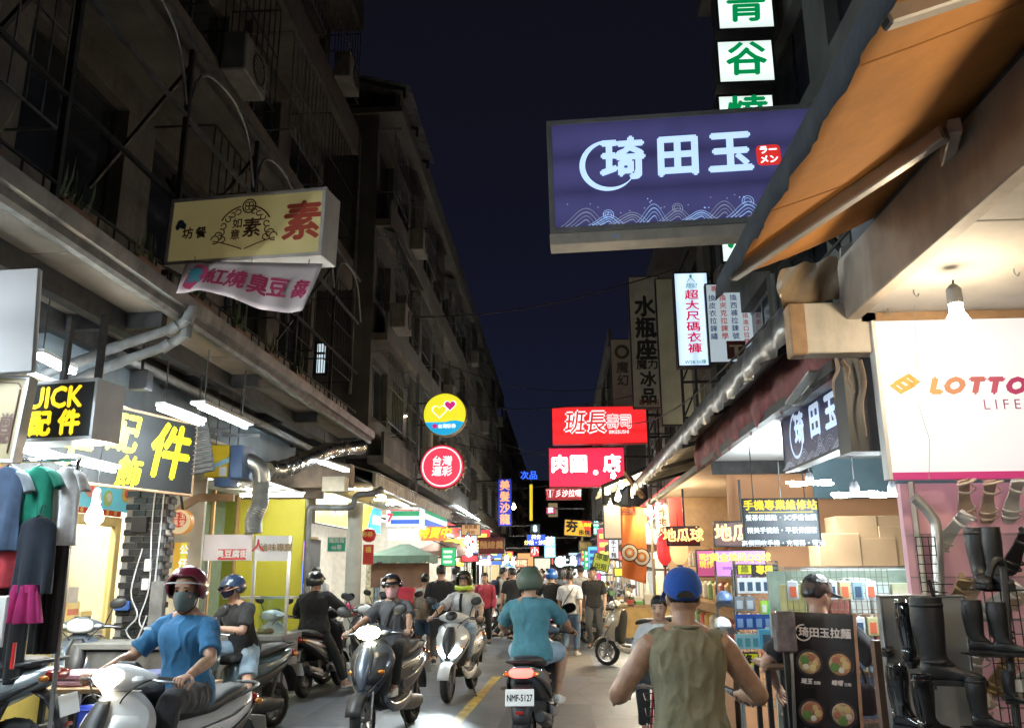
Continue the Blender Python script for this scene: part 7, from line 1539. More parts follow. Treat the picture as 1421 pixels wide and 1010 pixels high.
# --- boot shop: white lettered panel, pink display wall, bulb
LTW = em('lotto_white',(.96,.95,1.0),.55)
p0,p1 = atY(1238,655,4.18),atY(1500,458,4.18); p1.z = BZ - .053
LT = thing('lettered_panel','big white backlit panel with orange to pink sports lettering above the boots','sign',(p0.x + .6,4.2,2.5))
m = MB(); m.bb((p0.x,4.185,p0.z),(p1.x,4.235,p1.z)); m.build('panel_face',LTW,LT,world=True)
m = MB(); m.bb((p0.x,4.175,p0.z - .035),(p1.x,4.235,p0.z - .002)); m.build('pink_strip',em('pink_strip',(.75,.07,.28),.3),LT,world=True)
m = MB(); m.bb((p0.x - .02,4.17,p0.z - .035),(p0.x - .002,4.24,p1.z)); m.build('edge_strip',WHT(),LT,world=True)
LL = to_local(LT); LC = [(.92,.55,.22),(.90,.42,.25),(.85,.25,.28),(.82,.17,.30),(.80,.10,.30)]
def lt(px,py,Y=4.183): return atY(px,py,Y)
k = 4.18 / FPX
for i,(px,ch) in enumerate(((1297,'L'),(1322,'O'),(1352,'T'),(1378,'T'),(1408,'O'))):
 text(LT,ch,0,0,30 * k,INK('lotto_ink_%d' % i,Vector(LC[i]) * .62),0,bold=.075,shear=.28,sx=1.12,M=LL @ Matrix.Translation(lt(px,536)))
text(LT,'L I F E',0,0,20 * k,INK('life_ink',(.40,.10,.22)),0,bold=.0,align='LEFT',M=LL @ Matrix.Translation(lt(1364,562)))
for cxp,cyp,e in ((1252,535,0),(1258,530,1)):
 m = MB(); m.open = True
 o = [lt(cxp + dx,cyp + dy,4.181 - .001 * e) for dx,dy in ((-18,0),(3,-12),(20,0),(-2,12))]; n_ = [lt(cxp + dx * .48,cyp + dy * .48,4.181 - .001 * e) for dx,dy in ((-18,0),(3,-12),(20,0),(-2,12))]
 for q in range(4): m.add([o[q],o[(q + 1) % 4],n_[(q + 1) % 4],n_[q]],[(0,1,2,3)])
 m.build('diamond_logo',INK('logo_gold',(.60,.36,.08)),LT,world=True)
m = MB(); m.tube([lt(1268,402,4.1),lt(1274,560,4.1),lt(1290,610,4.1),lt(1289,668,4.1)],.0016,5); m.build('pull_string',pm('grey_string',(.3,.3,.3)),LT,world=True)
BL_ = bulb('large bare warm bulb hanging under the boot shop ceiling',atY(1331,458,3.55),.062,em('bulb_shop',(1,.82,.56),26),.03,group='bare hanging bulbs')
for k,y in enumerate((1.9,.2,-1.6,-3.6)):  # bulbs added out of view to light the near figures
 bulb('added unseen bare warm bulb of the boot shop beside the viewer, %s along' % ('first','second','third','fourth')[k],(1.80,y,2.62),.062,em('fill_bulb_shop',(1,.84,.60),30),.03)
PK = thing('display_wall','pink display wall with shelves of sandals behind the boot rack','display wall',(2.6,4.35,0)); p0,p1 = atY(1288,1010,4.35),atY(1500,668,4.35)
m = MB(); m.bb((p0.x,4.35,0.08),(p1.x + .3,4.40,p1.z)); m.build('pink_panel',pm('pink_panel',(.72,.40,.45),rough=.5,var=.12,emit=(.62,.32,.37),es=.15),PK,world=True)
for q,py in enumerate((740,800,860,915,970)):
 p = atY(1290,py,4.2); m = MB(); m.bb((p0.x,4.2,p.z - .006),(p1.x + .3,4.348,p.z)); m.build('glass_shelf',glass('shelf_glass',(.9,.97,.95),.2),PK,world=True)
SND = [pm('sandal_cream',(.62,.48,.38),rough=.35,coat=.4),pm('sandal_gold',(.55,.38,.2),rough=.3,metal=.4),pm('sandal_white',(.66,.62,.58),rough=.4),pm('sandal_black',(.02,.02,.022),rough=.35)]
def sandal(label,px,py,Y,mat,rz=0,s=1.0,tilt=62):
 root = thing('strappy_sandal',label,'sandal',atY(px,py,Y),0,'sandals on the pink wall',rx=R(tilt),ry=math.pi + rz,scale=s)
 m = MB(); rg = []
 for y,w_,z in ((-.115,.024,.045),(-.09,.030,.042),(-.03,.026,.022),(.03,.034,.008),(.08,.040,.004),(.115,.030,.004),(.128,.012,.004)): rg.append([Vector((-w_,y,z)),Vector((w_,y,z)),Vector((w_,y,z + .010)),Vector((-w_,y,z + .010))])
 m.loft(rg,2); m.build('sole',mat,root,smooth=True)
 for q,(y,w_,z,hh) in enumerate(((.085,.042,.012,.030),(.05,.040,.014,.036),(-.07,.036,.05,.045))):
  m = MB(); m.tube([(-w_,y,z),(-w_ * .9,y,z + hh * .7),(0,y + .004,z + hh),(w_ * .9,y,z + hh * .7),(w_,y,z)],.006,6,smooth=4,flat=.5); m.build('strap',mat,root,smooth=True)
 m = MB(); m.tube([(-.03,-.10,.05),(-.036,-.12,.09),(0,-.128,.11),(.036,-.12,.09),(.03,-.10,.05)],.006,6,smooth=4); m.build('heel_strap',mat,root,smooth=True)
 m = MB(); m.tube([(0,-.10,.045),(0,-.105,.0)],[.016,.012],8); m.build('heel',mat,root,smooth=True)
names = ['first','second','third','fourth','fifth','sixth','seventh','eighth']
for i,(px,py,mt) in enumerate(((1334,690,0),(1367,692,0),(1402,690,2),(1440,690,3))): sandal('strappy sandal in the top row under the pink strip, %s from the left' % names[i],px,py,4.28,SND[mt],R(-20 + i * 9),1.05)
for i,(px,py,mt) in enumerate(((1318,735,2),(1408,762,3),(1440,770,3))): sandal('sandal in the second row of the pink wall, %s from the left' % names[i],px,py,4.26,SND[mt],R(30 - i * 20),1.05)
for i,(px,py,mt) in enumerate(((1325,825,1),(1350,812,0),(1385,830,2),(1415,825,0))): sandal('sandal in the third row of the pink wall, %s from the left' % names[i],px,py,4.26,SND[mt],R(10 + i * 14),1.05)
for i,(px,py,mt) in enumerate(((1350,925,2),(1385,930,1),(1415,940,2),(1348,985,0))): sandal('sandal low on the pink wall half hidden by boots, %s counted' % names[i],px,py,4.26,SND[mt],R(-10 + i * 17),1.05)
BTL = pm('boot_rubber',(.020,.020,.022),rough=.45,var=.35,scale=12,bump=.35,bscale=16); BTG = pm('boot_gloss',(.012,.012,.014),rough=.12,var=.2,coat=.8); PLW = glass('clear_wrap',(.88,.9,.92),.35)
def boot(label,px,ytop,ybot,Y,rz,mat,buckle=True,lace=False,wrap=False,group='boots on the rack'):
 """tall boot: shaft, foot and sole; built upright with its sole at z = 0"""
 a,b = atY(px,ybot,Y),atY(px,ytop,Y); H = b.z - a.z; root = thing('tall_boot',label,'boot',a,rz,group); s = H / .38
 m = MB(); rg = []
 for z,y,rx,ry in ((.38,-.02,.056,.066),(.36,-.02,.056,.066),(.28,-.022,.058,.068),(.19,-.018,.052,.058),(.12,-.012,.045,.052),(.085,.004,.043,.066)):
  rg.append(ring((0,y * s,z * s),XA,YA,rx * s,ry * s,22,2.2))
 m.loft(rg,3,caps=False); m.open = True
 m.build('shaft',mat,root,smooth=True,auto=0,solid=.005)
 m = MB(); rg = []
 for y,w_,z0,z1 in ((-.075,.022,.02,.085),(-.06,.036,.018,.115),(-.01,.040,.018,.125),(.04,.038,.018,.100),(.09,.042,.018,.075),(.14,.040,.018,.062),(.175,.026,.020,.046),(.188,.008,.024,.034)):
  rg.append(ring((0,y * s,(z0 + z1) / 2 * s),XA,ZA,w_ * s,(z1 - z0) / 2 * s,18,2.4))
 m.loft(rg,3); m.build('foot',mat,root,smooth=True,auto=0)
 m = MB(); rg = []
 for z,e in ((0,.97),(.010,1),(.024,1)): rg.append([Vector((x * e * s,y * s,z * s)) for x,y in ((0,-.08),(.030,-.072),(.038,-.04),(.034,.02),(.043,.09),(.040,.15),(.018,.19),(-.018,.19),(-.040,.15),(-.043,.09),(-.034,.02),(-.038,-.04),(-.030,-.072))])
 m.loft(rg,1,2); so = m.build('sole',RUB(),root,smooth=True); m = MB(); m.bb((-.032 * s,-.08 * s,-.016 * s),(.032 * s,-.02 * s,-.001)); m.build('heel',RUB(),so)
 if buckle:
  for z in ((.10,.345) if buckle is True else (.345,)):
   m = MB(); m.loft([ring((0,(-.02 if z > .2 else -.008) * s,(z + dz) * s),XA,YA,(.060 if z > .2 else .049) * s,(.070 if z > .2 else .060) * s,22,2.2) for dz in (-.008,.008)],caps=False); m.open = True; m.build('strap',mat,root,smooth=True,solid=.003)
   m = MB(); m.tube([(-.058 * s,.01 * s,(z - .012) * s),(-.066 * s,.01 * s,(z - .012) * s),(-.066 * s,.01 * s,(z + .012) * s),(-.058 * s,.01 * s,(z + .012) * s)],.003,5); m.build('buckle',CHR(),root)
 if len(label) % 3 == 0:
  m = MB(); m.box((-.062 * s,.02,.20 * s),(.002,.030,.045)); m.build('price_tag',WHT(),root); m = MB(); m.tube([(-.058 * s,.02,.34 * s),(-.062 * s,.02,.222 * s)],.001,4); m.build('tag_string',WHT(),root)
 for sd in (-1,1):
  m = MB(); m.tube([(sd * .0,-.086 * s,.36 * s),(sd * .012,-.088 * s,.25 * s),(sd * .010,-.074 * s,.12 * s)],.0022,5,smooth=3); m.build('seam',mat,root)
 if lace:
  m = MB(); m.tube([(-.05 * s,.05 * s,.17 * s),(0,.075 * s,.165 * s),(.05 * s,.05 * s,.175 * s),(.06 * s,.07 * s,.12 * s)],.004,6,smooth=4); m.build('lace',RUB(),root,smooth=True)
 if wrap:
  m = MB(); m.loft([ring((0,y * s,z * s),XA,YA,rx * s * (1.12 + .05 * math.sin(z * 70)),ry * s * 1.12,14,2) for z,y,rx,ry in ((.40,-.02,.05,.055),(.33,-.02,.058,.068),(.24,-.02,.056,.062),(.15,-.015,.050,.056),(.09,.0,.046,.062))],2,caps=False); m.open = True; m.build('plastic_wrap',PLW,root,smooth=True)
 return root
boot('large black buckled boot hanging in front of the grey panel',1305,828,950,3.55,R(-105),BTL)
boot('glossy black boot hanging beside the wooden post',1236,838,908,3.95,R(150),BTG,False)
boot('black boot in clear plastic next to the grey panel',1268,835,922,3.75,R(-50),BTG,False,wrap=True)
boot('black boot in crumpled plastic at the bottom by wooden post',1258,924,1012,3.6,R(-140),BTG,False,wrap=True)
boot('glossy black ankle boot with red tag at the bottom',1292,935,1022,3.4,R(-70),BTG,'one')
boot('upper black riding boot, left of the pair on rack',1363,732,815,3.85,R(165),BTL,'one')
boot('upper black laced boot, right of the pair on rack',1386,731,816,3.8,R(175),BTL,False,lace=True)
boot('middle black short boot, left of the pair on rack',1361,832,906,3.6,R(-115),BTL,False)
boot('middle black laced boot, right of the pair on rack',1396,835,909,3.55,R(-120),BTL,False,lace=True)
boot('lower black boot at the bottom of the rack',1366,938,1012,3.45,R(-110),BTL,'one')
boot('lower right black boot at the bottom of the rack',1406,930,975,3.5,R(-130),BTL,False)
RK = thing('boot_rack','black wire boot rack with curved tube post','rack',(2.2,3.6,.08))
P = [atY(1372,800,3.7),atY(1378,782,3.7),atY(1388,778,3.7),atY(1394,800,3.7),atY(1400,900,3.6),atY(1412,1010,3.55),atY(1420,1100,3.5)]; m = MB(); m.tube(P,.016,10,smooth=5); m.build('curved_post',BLK(),RK,world=True,smooth=True)
for py,Y in ((818,3.85),(908,3.6),(1012,3.45)):
 for q in range(6): a = atY(1345,py,Y); b = atY(1421,py,Y); m = MB(); m.bar(a + YA * (-.08 + q * .03),b + YA * (-.08 + q * .03),.005); m.build('shelf_wire',BLK(),RK,world=True)
m = MB(); a = atY(1365,820,3.9); b = atY(1372,1010,3.9)
for q in range(5): m.bar(a + XA * q * .035,Vector((a.x + q * .035,a.y,.1)),.004)
for q in range(16): m.bar((a.x,a.y,a.z - q * .06),(a.x + .14,a.y,a.z - q * .06),.004)
m.build('wire_back',BLK(),RK,world=True)
GP,w,h,fy = lightbox('grey metal panel with black emblem behind the hanging boots',(1248,826,1336,1080),3.9,.02,pm('grey_panel',(.30,.30,.29),rough=.4,metal=.3,var=.1),GALV(),rim=.008,name='metal_board',cat='board')
m = MB(); m.open = True
for q,(x0,z0,x1,z1) in enumerate(((.05,.42,.14,.42),(.03,.385,.11,.385),(.04,.44,.06,.33))): m.bar((x0,fy - .003,z0),(x1,fy - .003,z1),.016,.004)
m.build('emblem',BLK(),GP)
WPn = thing('wooden_post','brown wooden plank standing beside the glossy boot','plank',atY(1222,1010,4.0)); a = atY(1223,888,4.0); m = MB(); m.bb((a.x - .04,3.98,.08),(a.x + .04,4.03,a.z)); m.build('plank',pm('dark_plank',(.13,.065,.04),rough=.6,var=.3,bump=.1),WPn,world=True)
PT = thing('steel_post','bent chrome handrail post between phone shop and boots','post',atY(1285,1010,4.25)); P = [atY(1268,690,4.2),atY(1275,696,4.2),atY(1292,715,4.2),atY(1300,740,4.2),atY(1303,830,4.2),atY(1305,1060,4.2)]
m = MB(); m.tube(P,.026,12,smooth=4); m.build('tube_post',pm('brushed_steel',(.62,.61,.58),rough=.36,metal=.7,var=.15),PT,world=True,smooth=True); a,b = atY(1264,668,4.3),atY(1286,830,4.3); m = MB(); m.bb((a.x,4.28,.08),(b.x,4.34,a.z)); m.build('aluminium_post',pm('beige_post',(.5,.42,.32),rough=.5),PT,world=True)
m = MB(); a = atY(1270,745,4.18)
for q in range(4): m.bar(a + XA * q * .03,a + XA * q * .03 - ZA * .26,.004)
for q in range(7): m.bar(a - ZA * q * .042,a - ZA * q * .042 + XA * .09,.004)
m.build('wire_basket',BLK(),PT,world=True)
# brown cloth and shutters beside the small ramen sign
BC = thing('dark_pillar','dark board pillar with dried cloth strips beside small ramen sign','pillar',(1.75,4.3,2.2)); p0,p1 = atY(1183,640,4.32),atY(1214,492,4.32); m = MB(); m.bb((p0.x,4.32,p0.z + .05),(p1.x + .02,4.5,p1.z)); m.build('pillar_board',BLK(),BC,world=True)
for q,(x0,y0,x1,y1) in enumerate(((1194,500,1203,605),(1160,497,1158,552),(1168,500,1186,545))):
 m = MB(); a,b = atY(x0,y0,4.25),atY(x1,y1,4.25); m.tube([a,a.lerp(b,.3) + XA * .012,a.lerp(b,.6) - XA * .01,b],[.02,.026,.018,.006],8,smooth=4,flat=.3); m.build('cloth_strip',pm('tan_cloth',(.30,.20,.13),rough=.8,var=.3,bump=.2),BC,world=True,smooth=True)
SB_ = thing('shutter_slats','two dull metal slats slanting behind the torn red trim','slats',atY(1120,530,5.0))
for q,(a,b) in enumerate((((1095,560),(1128,515)),((1105,562),(1160,498)))): m = MB(); m.bar(atY(*a,5.0),atY(*b,4.6),.05,.012); m.build('slat',GALV(),SB_,world=True)
# small ramen sign facing the street
SMN = tube_face('navy_face_dim',(.030,.032,.075),.45,2,.3); SMW = em('pale_letter',(.62,.78,1),.75)
RSn,w,h,fy = lightbox3('small navy ramen sign with waves parallel to the street above phone shop',(1.76,5.5,2.56),1.75,.42,.10,SMN,BLK(),yaw=R(-90),rim=.012)
for x,ch in ((-.42,'琦'),(-.05,'田'),(.28,'玉')): text(RSn,ch,x,.03,.24,SMW,fy - .003,bold=.045)
m = MB(); m.open = True; arc_strip(m,-.50,.01,.155,95,330,.012,fy - .003,24); m.build('brush_ring',SMW,RSn); m = MB(); m.bb((.46,fy - .004,-.03),(.58,fy - .001,.14)); m.build('red_stamp',REDP,RSn); text(RSn,'ラー\nメン',.52,.055,.055,WHI,fy - .006,bold=.04)
waves(RSn,-.86,.86,-.195,.10,fy - .003,.003,(ICEL,em('wave_dim',(.3,.33,.4),.4)),5,9)
# --- phone shop
def board(label,px,Y,mat,name='hanging_board',cat='sign',frame=None,**k): return lightbox(label,px,Y,.03,mat,frame or STEEL(),name=name,cat=cat,**k)
PB,w,h,fy = board('dark board listing phone repair services in white and yellow lettering',(1034,691,1134,757),6.7,pm('slate_face',(.035,.05,.065),rough=.4,var=.15,emit=(.03,.045,.06),es=.4),rim=.008)
text(PB,'手機專業維修站',-.0,h / 2 - .055,.082,em('yellow_glow2',(1.0,.74,.02),.9),fy - .003,bold=.03)
for q,t_ in enumerate(('螢幕保護貼・3C手機包膜','精美手機殼・平板保護套','高價回收手機・充電器・電池')): text(PB,t_,0,h / 2 - .15 - q * .098,.050,em('white_letter3',(.8,.9,.95),.8),fy - .003,bold=.03,sx=.98)
for dx in (-.2,.2): m = MB(); m.tube([(dx,0,h / 2),(dx,0,h / 2 + .5)],.004,5); m.build('cord',WIRE(),PB)
m = MB(); m.bar((-.25,fy - .004,h / 2 - .105),(.25,fy - .004,h / 2 - .105),.006,.004); m.build('underline',em('yellow_glow2',(1.0,.74,.02),.9),PB)
def fan_lamp(label,px,py,Y,w_=.24,n=4):
 root = thing('folding_lamp',label,'lamp',atY(px,py,Y),group='folding lamps in the phone shop')
 m = MB(); m.lathe([(.03,.02),(.035,.06),(.02,.10)],(0,0,0),ZA,14); m.build('lamp_base',PLA(),root,smooth=True); m = MB(); m.tube([(0,0,.1),(0,0,.42)],.005,5); m.build('cord',WIRE(),root)
 for q in range(n): a = 2 * math.pi * q / n + .4; m = MB(); m.box((math.cos(a) * w_ * .5,math.sin(a) * w_ * .5,.01),(w_ * .8,.075,.016),Matrix.Rotation(a,3,'Z')); m.build('lamp_blade',em('fan_lamp',(.84,.96,1),38),root,bevel=.005)
fan_lamp('folding white lamp nearer the street over the phone board',1124,672,7.1); fan_lamp('folding white lamp left of the pair beside boots',1187,688,5.9,.2); fan_lamp('folding white lamp right of the pair beside boots',1240,688,5.7,.2); fan_lamp('folding white lamp behind the phone repair board',1085,708,7.4,.2)
# phone rack with hanging packs
PR = thing('phone_rack','tall wire display rack hung with phone packs','rack',(1.65,7.0,.08)); a,b = atY(1018,778,7.05),atY(1090,940,7.05)
for x in (a.x,b.x): m = MB(); m.tube([(x,7.05,.08),(x,7.05,a.z)],.014,8); m.build('upright',CHR(),PR,world=True,smooth=True)
m = MB()
n1 = 12; n2 = 22
for q in range(n1 + 1): x = a.x + (b.x - a.x) * q / n1; m.bar((x,7.06,.6),(x,7.06,a.z),.004)
for q in range(n2 + 1): z = .6 + (a.z - .6) * q / n2; m.bar((a.x,7.06,z),(b.x,7.06,z),.004)
m.build('wire_grid',CHR(),PR,world=True)
def ypanel(px,t_,lb,fg,bg_):
 s_,w,h,fy = board(lb,px,6.98,bg_,rim=.004,name='small_sign'); text(s_,t_,0,0,h * .78,fg,fy - .003,bold=.05)
YS1 = pm('acid_yellow',(.62,.60,.02),rough=.5,emit=(.62,.6,.02),es=.3)
ypanel((1044,783,1078,799),'專業','black sign with yellow professional characters atop the phone rack',em('yellow_glow2',(1.0,.74,.02),.9),pm('black_small',(.015,.015,.015)))
ypanel((1024,783,1043,797),'維','acid yellow sign atop the phone rack',INK('olive',(.2,.22,.0)),YS1)
ypanel((1022,906,1052,925),'修','acid yellow repair sign low on the phone rack',INK('black',(.01,.01,.01)),YS1)
def pack(label,px,Y,col,pic,group,name='phone_pack'):
 p,q = atY(px[0],px[3],Y),atY(px[2],px[1],Y); root = thing(name,label,'package',((p.x + q.x) / 2,Y,p.z),group=group); w_,h_ = q.x - p.x,q.z - p.z
 m = MB(); m.bb((-w_ / 2,-.012,0),(w_ / 2,.012,h_)); m.build('pack_box',col,root,bevel=.004)
 m = MB(); m.bb((-w_ * .30,-.0155,h_ * .15),(w_ * .30,-.0125,h_ * .72)); m.build('pack_picture',pic,root); m = MB(); m.bb((-w_ * .12,-.005,h_ + .001),(w_ * .12,.005,h_ + .012)); m.build('hang_tab',WHT(),root)
CW_ = lambda n,c: pm('pack_' + n,c,rough=.25,var=.08,coat=.3,emit=c,es=.12)  # packs carry a faint glow of their own in place of rack light
for q in range(5): pack('white phone case pack, %s from left in the top row of rack' % NTH[q],(1024 + q * 11.3,801,1034 + q * 11.3,823),7.0,CW_('white',(.65,.68,.70)),CW_('inkblue',(.03,.07,.12)),'white packs in the top row')
for q in range(2): pack('grey charger pack, %s from left in the second row of rack' % NTH[q],(1020 + q * 14.5,827,1032 + q * 14.5,847),7.0,CW_('grey',(.16,.18,.20)),CW_('palegrey',(.4,.45,.5)),'grey packs in the second row')
for q,c in enumerate(((.35,.62,.08),(.1,.62,.12),(.45,.6,.5))): pack('green phone case pack behind the black frame in second row, %s from the left' % names[q],(1056 + q * 9.5,833,1064 + q * 9.5,852),7.0,CW_('g%d' % q,c),CW_('white',(.65,.68,.70)),'green packs in the second row')
for q in range(4): pack('blue boxed cable pack, %s from left in the third row of rack' % NTH[q],(1021 + q * 13,852,1032.5 + q * 13,873),7.0,CW_('blue',(.02,.07,.30)),CW_('paleblue',(.2,.35,.6)),'blue packs in the third row')
for q in range(3): pack('pale cyan film pack, %s from left in the fourth row of rack' % NTH[q],(1021 + q * 11,879,1031 + q * 11,900),7.0,CW_('cyan',(.30,.55,.62)),CW_('tealp',(.10,.32,.38)),'cyan packs in the fourth row')
pack('large sky blue pack at the middle right of wire rack',(1054,872,1078,900),6.97,CW_('sky',(.10,.40,.62)),CW_('inkblue',(.03,.07,.12)),None)
for q in range(3): pack('small red orange pack low on the rack, %s from left' % NTH[q],(1058 + q * 7,904,1064 + q * 7,915),7.0,CW_('redo',(.55,.12,.06)),CW_('white',(.65,.68,.70)),'red packs low on the rack')
for q in range(3): pack('flat pale accessory tray at the rack foot, %s from left' % NTH[q],(1022 + q * 9.5,926,1031 + q * 9.5,936),6.95,CW_('palet',(.45,.55,.5)),CW_('tealp',(.10,.32,.38)),'trays at the rack foot')
# low counter with wire grid front and glass top
PCn = thing('phone_counter','phone shop counter with wire grid front and plastic covered stock','counter',(2.0,6.1,.08)); a,b = atY(1088,790,6.0),atY(1232,1010,6.0)
m = MB()
for q in range(19): x = a.x + (b.x + .1 - a.x) * q / 18; m.bar((x,5.98,.2),(x,5.98,a.z),.005)
for q in range(28): z = .2 + (a.z - .2) * q / 27; m.bar((a.x,5.985,z),(b.x + .1,5.985,z),.005)
m.build('wire_grid',pm('grid_steel',(.28,.26,.2),rough=.4,metal=.6),PCn,world=True)
m = MB(); m.bb((a.x,6.0,a.z),(b.x + .5,6.5,a.z + .02)); m.build('glass_top',glass('counter_glass',(.8,.93,.92),.3),PCn,world=True)
m = MB(); m.bb((a.x,6.48,.08),(b.x + .5,6.52,a.z - .01)); m.build('rear_board',pm('counter_rear',(.36,.36,.30),rough=.6,var=.3,scale=9),PCn,world=True)
rq = random.Random(31)
for r0,(z0,z1) in enumerate(((1.34,1.60),(1.0,1.26),(.66,.92),(.3,.58))):
 for q in range(6):
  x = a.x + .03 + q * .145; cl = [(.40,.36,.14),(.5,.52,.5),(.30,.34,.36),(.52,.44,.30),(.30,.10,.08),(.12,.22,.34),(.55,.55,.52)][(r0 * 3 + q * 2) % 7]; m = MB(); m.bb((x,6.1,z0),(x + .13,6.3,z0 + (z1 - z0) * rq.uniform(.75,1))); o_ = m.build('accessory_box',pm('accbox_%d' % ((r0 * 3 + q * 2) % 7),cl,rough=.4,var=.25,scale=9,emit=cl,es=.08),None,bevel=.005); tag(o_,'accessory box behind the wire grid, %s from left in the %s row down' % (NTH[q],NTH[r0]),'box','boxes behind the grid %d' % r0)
 for q in range(7): pack('clear accessory pouch clipped on the wire grid, %s from left, %s row down' % (NTH[q],NTH[r0]),(1094 + q * 18 + r0 * 3,806 + r0 * 50,1106 + q * 18 + r0 * 3,832 + r0 * 50),5.96,CW_('pouch%d' % ((q + r0) % 3),((.5,.55,.58),(.42,.40,.2),(.2,.3,.36))[(q + r0) % 3]),CW_('inkblue' if q % 2 else 'redo',(.03,.07,.12)),'pouches on the wire grid')
 m = MB(); m.bb((a.x,6.05,z0 - .02),(b.x + .4,6.4,z0 - .003)); m.build('shelf',pm('pinkish_shelf',(.5,.3,.2),rough=.5),PCn,world=True)
# interior walls, cardboard boxes
IW = thing('phone_shop_interior','orange walled interior behind the phone counter with cardboard','shop interior',(3,8.6,0)); m = MB(); m.bb((1.75,8.8,.08),(4.8,8.85,2.6)); m.build('back_wall',pm('orange_wall',(.55,.26,.12),rough=.7,var=.15,scale=2),IW,world=True)
m = MB(); m.bb((4.75,4.3,.08),(4.8,8.8,2.73)); m.build('side_wall',pm('tan_wall',(.5,.38,.24),rough=.7),IW,world=True)
a,b = atY(1135,735,8.7),atY(1275,690,8.7); m = MB(); m.bb((a.x,8.7,b.z),(b.x + 1,8.75,b.z + .5)); m.build('teal_board',pm('teal_board',(.14,.22,.26),rough=.5,var=.15),IW,world=True)
for q,(px,py,w_,h_) in enumerate(((1160,786,.36,.28),(1205,786,.42,.24),(1250,786,.40,.34),(1185,752,.36,.22),(1235,748,.38,.20))):
 c = atY(px,py,7.6) + YA * .013 * q; m = MB(); m.box(c + ZA * (h_ / 2),(w_,.3,h_)); bx_ = m.build('carton',pm('cardboard',(.30,.18,.09),rough=.8,var=.15,scale=4),None,bevel=.006); tag(bx_,'cardboard carton on the phone shop shelf, %s of five' % names[q],'carton',None)
m = MB(); c = atY(1200,787,7.6); m.bb((c.x - .5,7.4,c.z - .03),(c.x + 1.1,7.8,c.z - .002)); m.build('carton_shelf',WHT(),IW,world=True)
# menu board on an easel
MN = thing('menu_board','tall black ramen menu board with bowl photos leaning on an easel','menu board',atY(1135,1010,4.9)); a = atY(1100,1100,4.9); b = atY(1176,850,4.9)
MN.location = (0,0,0); c0 = Vector(((a.x + b.x) / 2,4.9,.06)); MN.location = c0; MN.rotation_euler = (R(-4),R(2.5),R(-8)); bw_,bh_ = .345,b.z - .06
m = MB(); m.bb((-bw_ / 2,-.012,0),(bw_ / 2,.012,bh_)); m.build('board_panel',pm('menu_black',(.016,.015,.016),rough=.16,var=.2,coat=.6),MN,bevel=.003);
for sd in (-1,1): m = MB(); m.bb((sd * bw_ / 2 - .008,-.02,-.01),(sd * bw_ / 2 + .008,.016,bh_ + .006)); m.build('edge_strip',WOODB() if sd > 0 else GALV(),MN)
text(MN,'琦田玉拉麵',.01,bh_ - .11,.056,INK('white_print',(.7,.66,.62)),-.0135,bold=.03)
m = MB(); m.open = True; arc_strip(m,-.105,bh_ - .11,.042,80,340,.004,-.0135,20); m.build('brush_ring',INK('white_print',(.7,.66,.62)),MN)
BWL = [pm('ramen_%d' % q,c_,rough=.35,var=.45,scale=40,bump=.2) for q,c_ in enumerate(((.5,.32,.15),(.45,.28,.12),(.42,.20,.10),(.5,.36,.2),(.4,.25,.12),(.48,.3,.15)))]
for r0 in range(4):
 for cc in range(2):
  x,z = -.08 + cc * .16,bh_ - .27 - r0 * .255; m = MB(); m.lathe([(.068,0),(.072,.003),(.060,.004)],(x,-.0125,z),-YA,26); bo = m.build('bowl_print',BLK(),MN); m = MB(); m.lathe([(.058,0),(.052,.006),(.02,.009)],(x,-.0165,z),-YA,22); m.build('noodles_print',BWL[(r0 * 2 + cc) % 6],bo)
  for q in range(5):
   a = q * 1.3 + r0 + cc; m = MB(); m.lathe([(.016 + .005 * (q % 3),0),(.013,.003)],(x + math.cos(a) * .030,-.0255 - .0006 * q,z + math.sin(a) * .030),-YA,12); m.build('topping_print',pm('topping_%d' % (q % 4),((.62,.5,.22),(.38,.14,.09),(.10,.22,.05),(.66,.62,.52))[q % 4],rough=.4),bo)
  text(MN,('琦玉','味噌','辣味','叉燒','豚骨','醬油','海鮮','地獄')[r0 * 2 + cc] ,x - .02,z - .098,.030,INK('white_print',(.7,.66,.62)),-.0135,bold=.05,shear=.2); text(MN,'拉麵',x + .035,z - .103,.018,INK('white_print',(.7,.66,.62)),-.0135,bold=.03)
for sd in (-1,1): m = MB(); m.bar((sd * .12,.02,bh_ * .8),(sd * .13,.42,-.02),.025); m.build('rear_leg',WOODB(),MN)
# side bar with plastic covered bag left of the menu
SBx = thing('wrapped_board','narrow board wrapped in shiny plastic beside the menu board','board',atY(1092,960,4.95)); p0,p1 = atY(1080,905,4.95),atY(1103,848,4.95); m = MB(); m.bb((p0.x,4.95,p0.z),(p1.x,5.05,p1.z)); m.build('wrapped_face',pm('shiny_wrap',(.16,.14,.14),rough=.15,var=.5,scale=14,coat=.8,bump=.5,bscale=20),SBx,world=True,bevel=.01); m = MB(); m.bar(((p0.x + p1.x) / 2,5.0,.08),((p0.x + p1.x) / 2,5.0,p0.z),.03); m.build('post',BLK(),SBx,world=True)
TBk = thing('bar_table','small dark round edged table between phone rack and menu board','table',atY(1068,1000,5.8)); a,b = atY(1050,916,5.8),atY(1100,928,5.8); m = MB(); m.bb((a.x,5.6,a.z - .04),(b.x,6.0,a.z)); m.build('table_top',pm('wood_dark_top',(.20,.12,.07),rough=.4),TBk,world=True,bevel=.02)
for x in (a.x + .03,b.x - .03):
 for y in (5.64,5.96): m = MB(); m.bar((x,y,.08),(x,y,a.z - .041),.03); m.build('leg',BLK(),TBk,world=True)
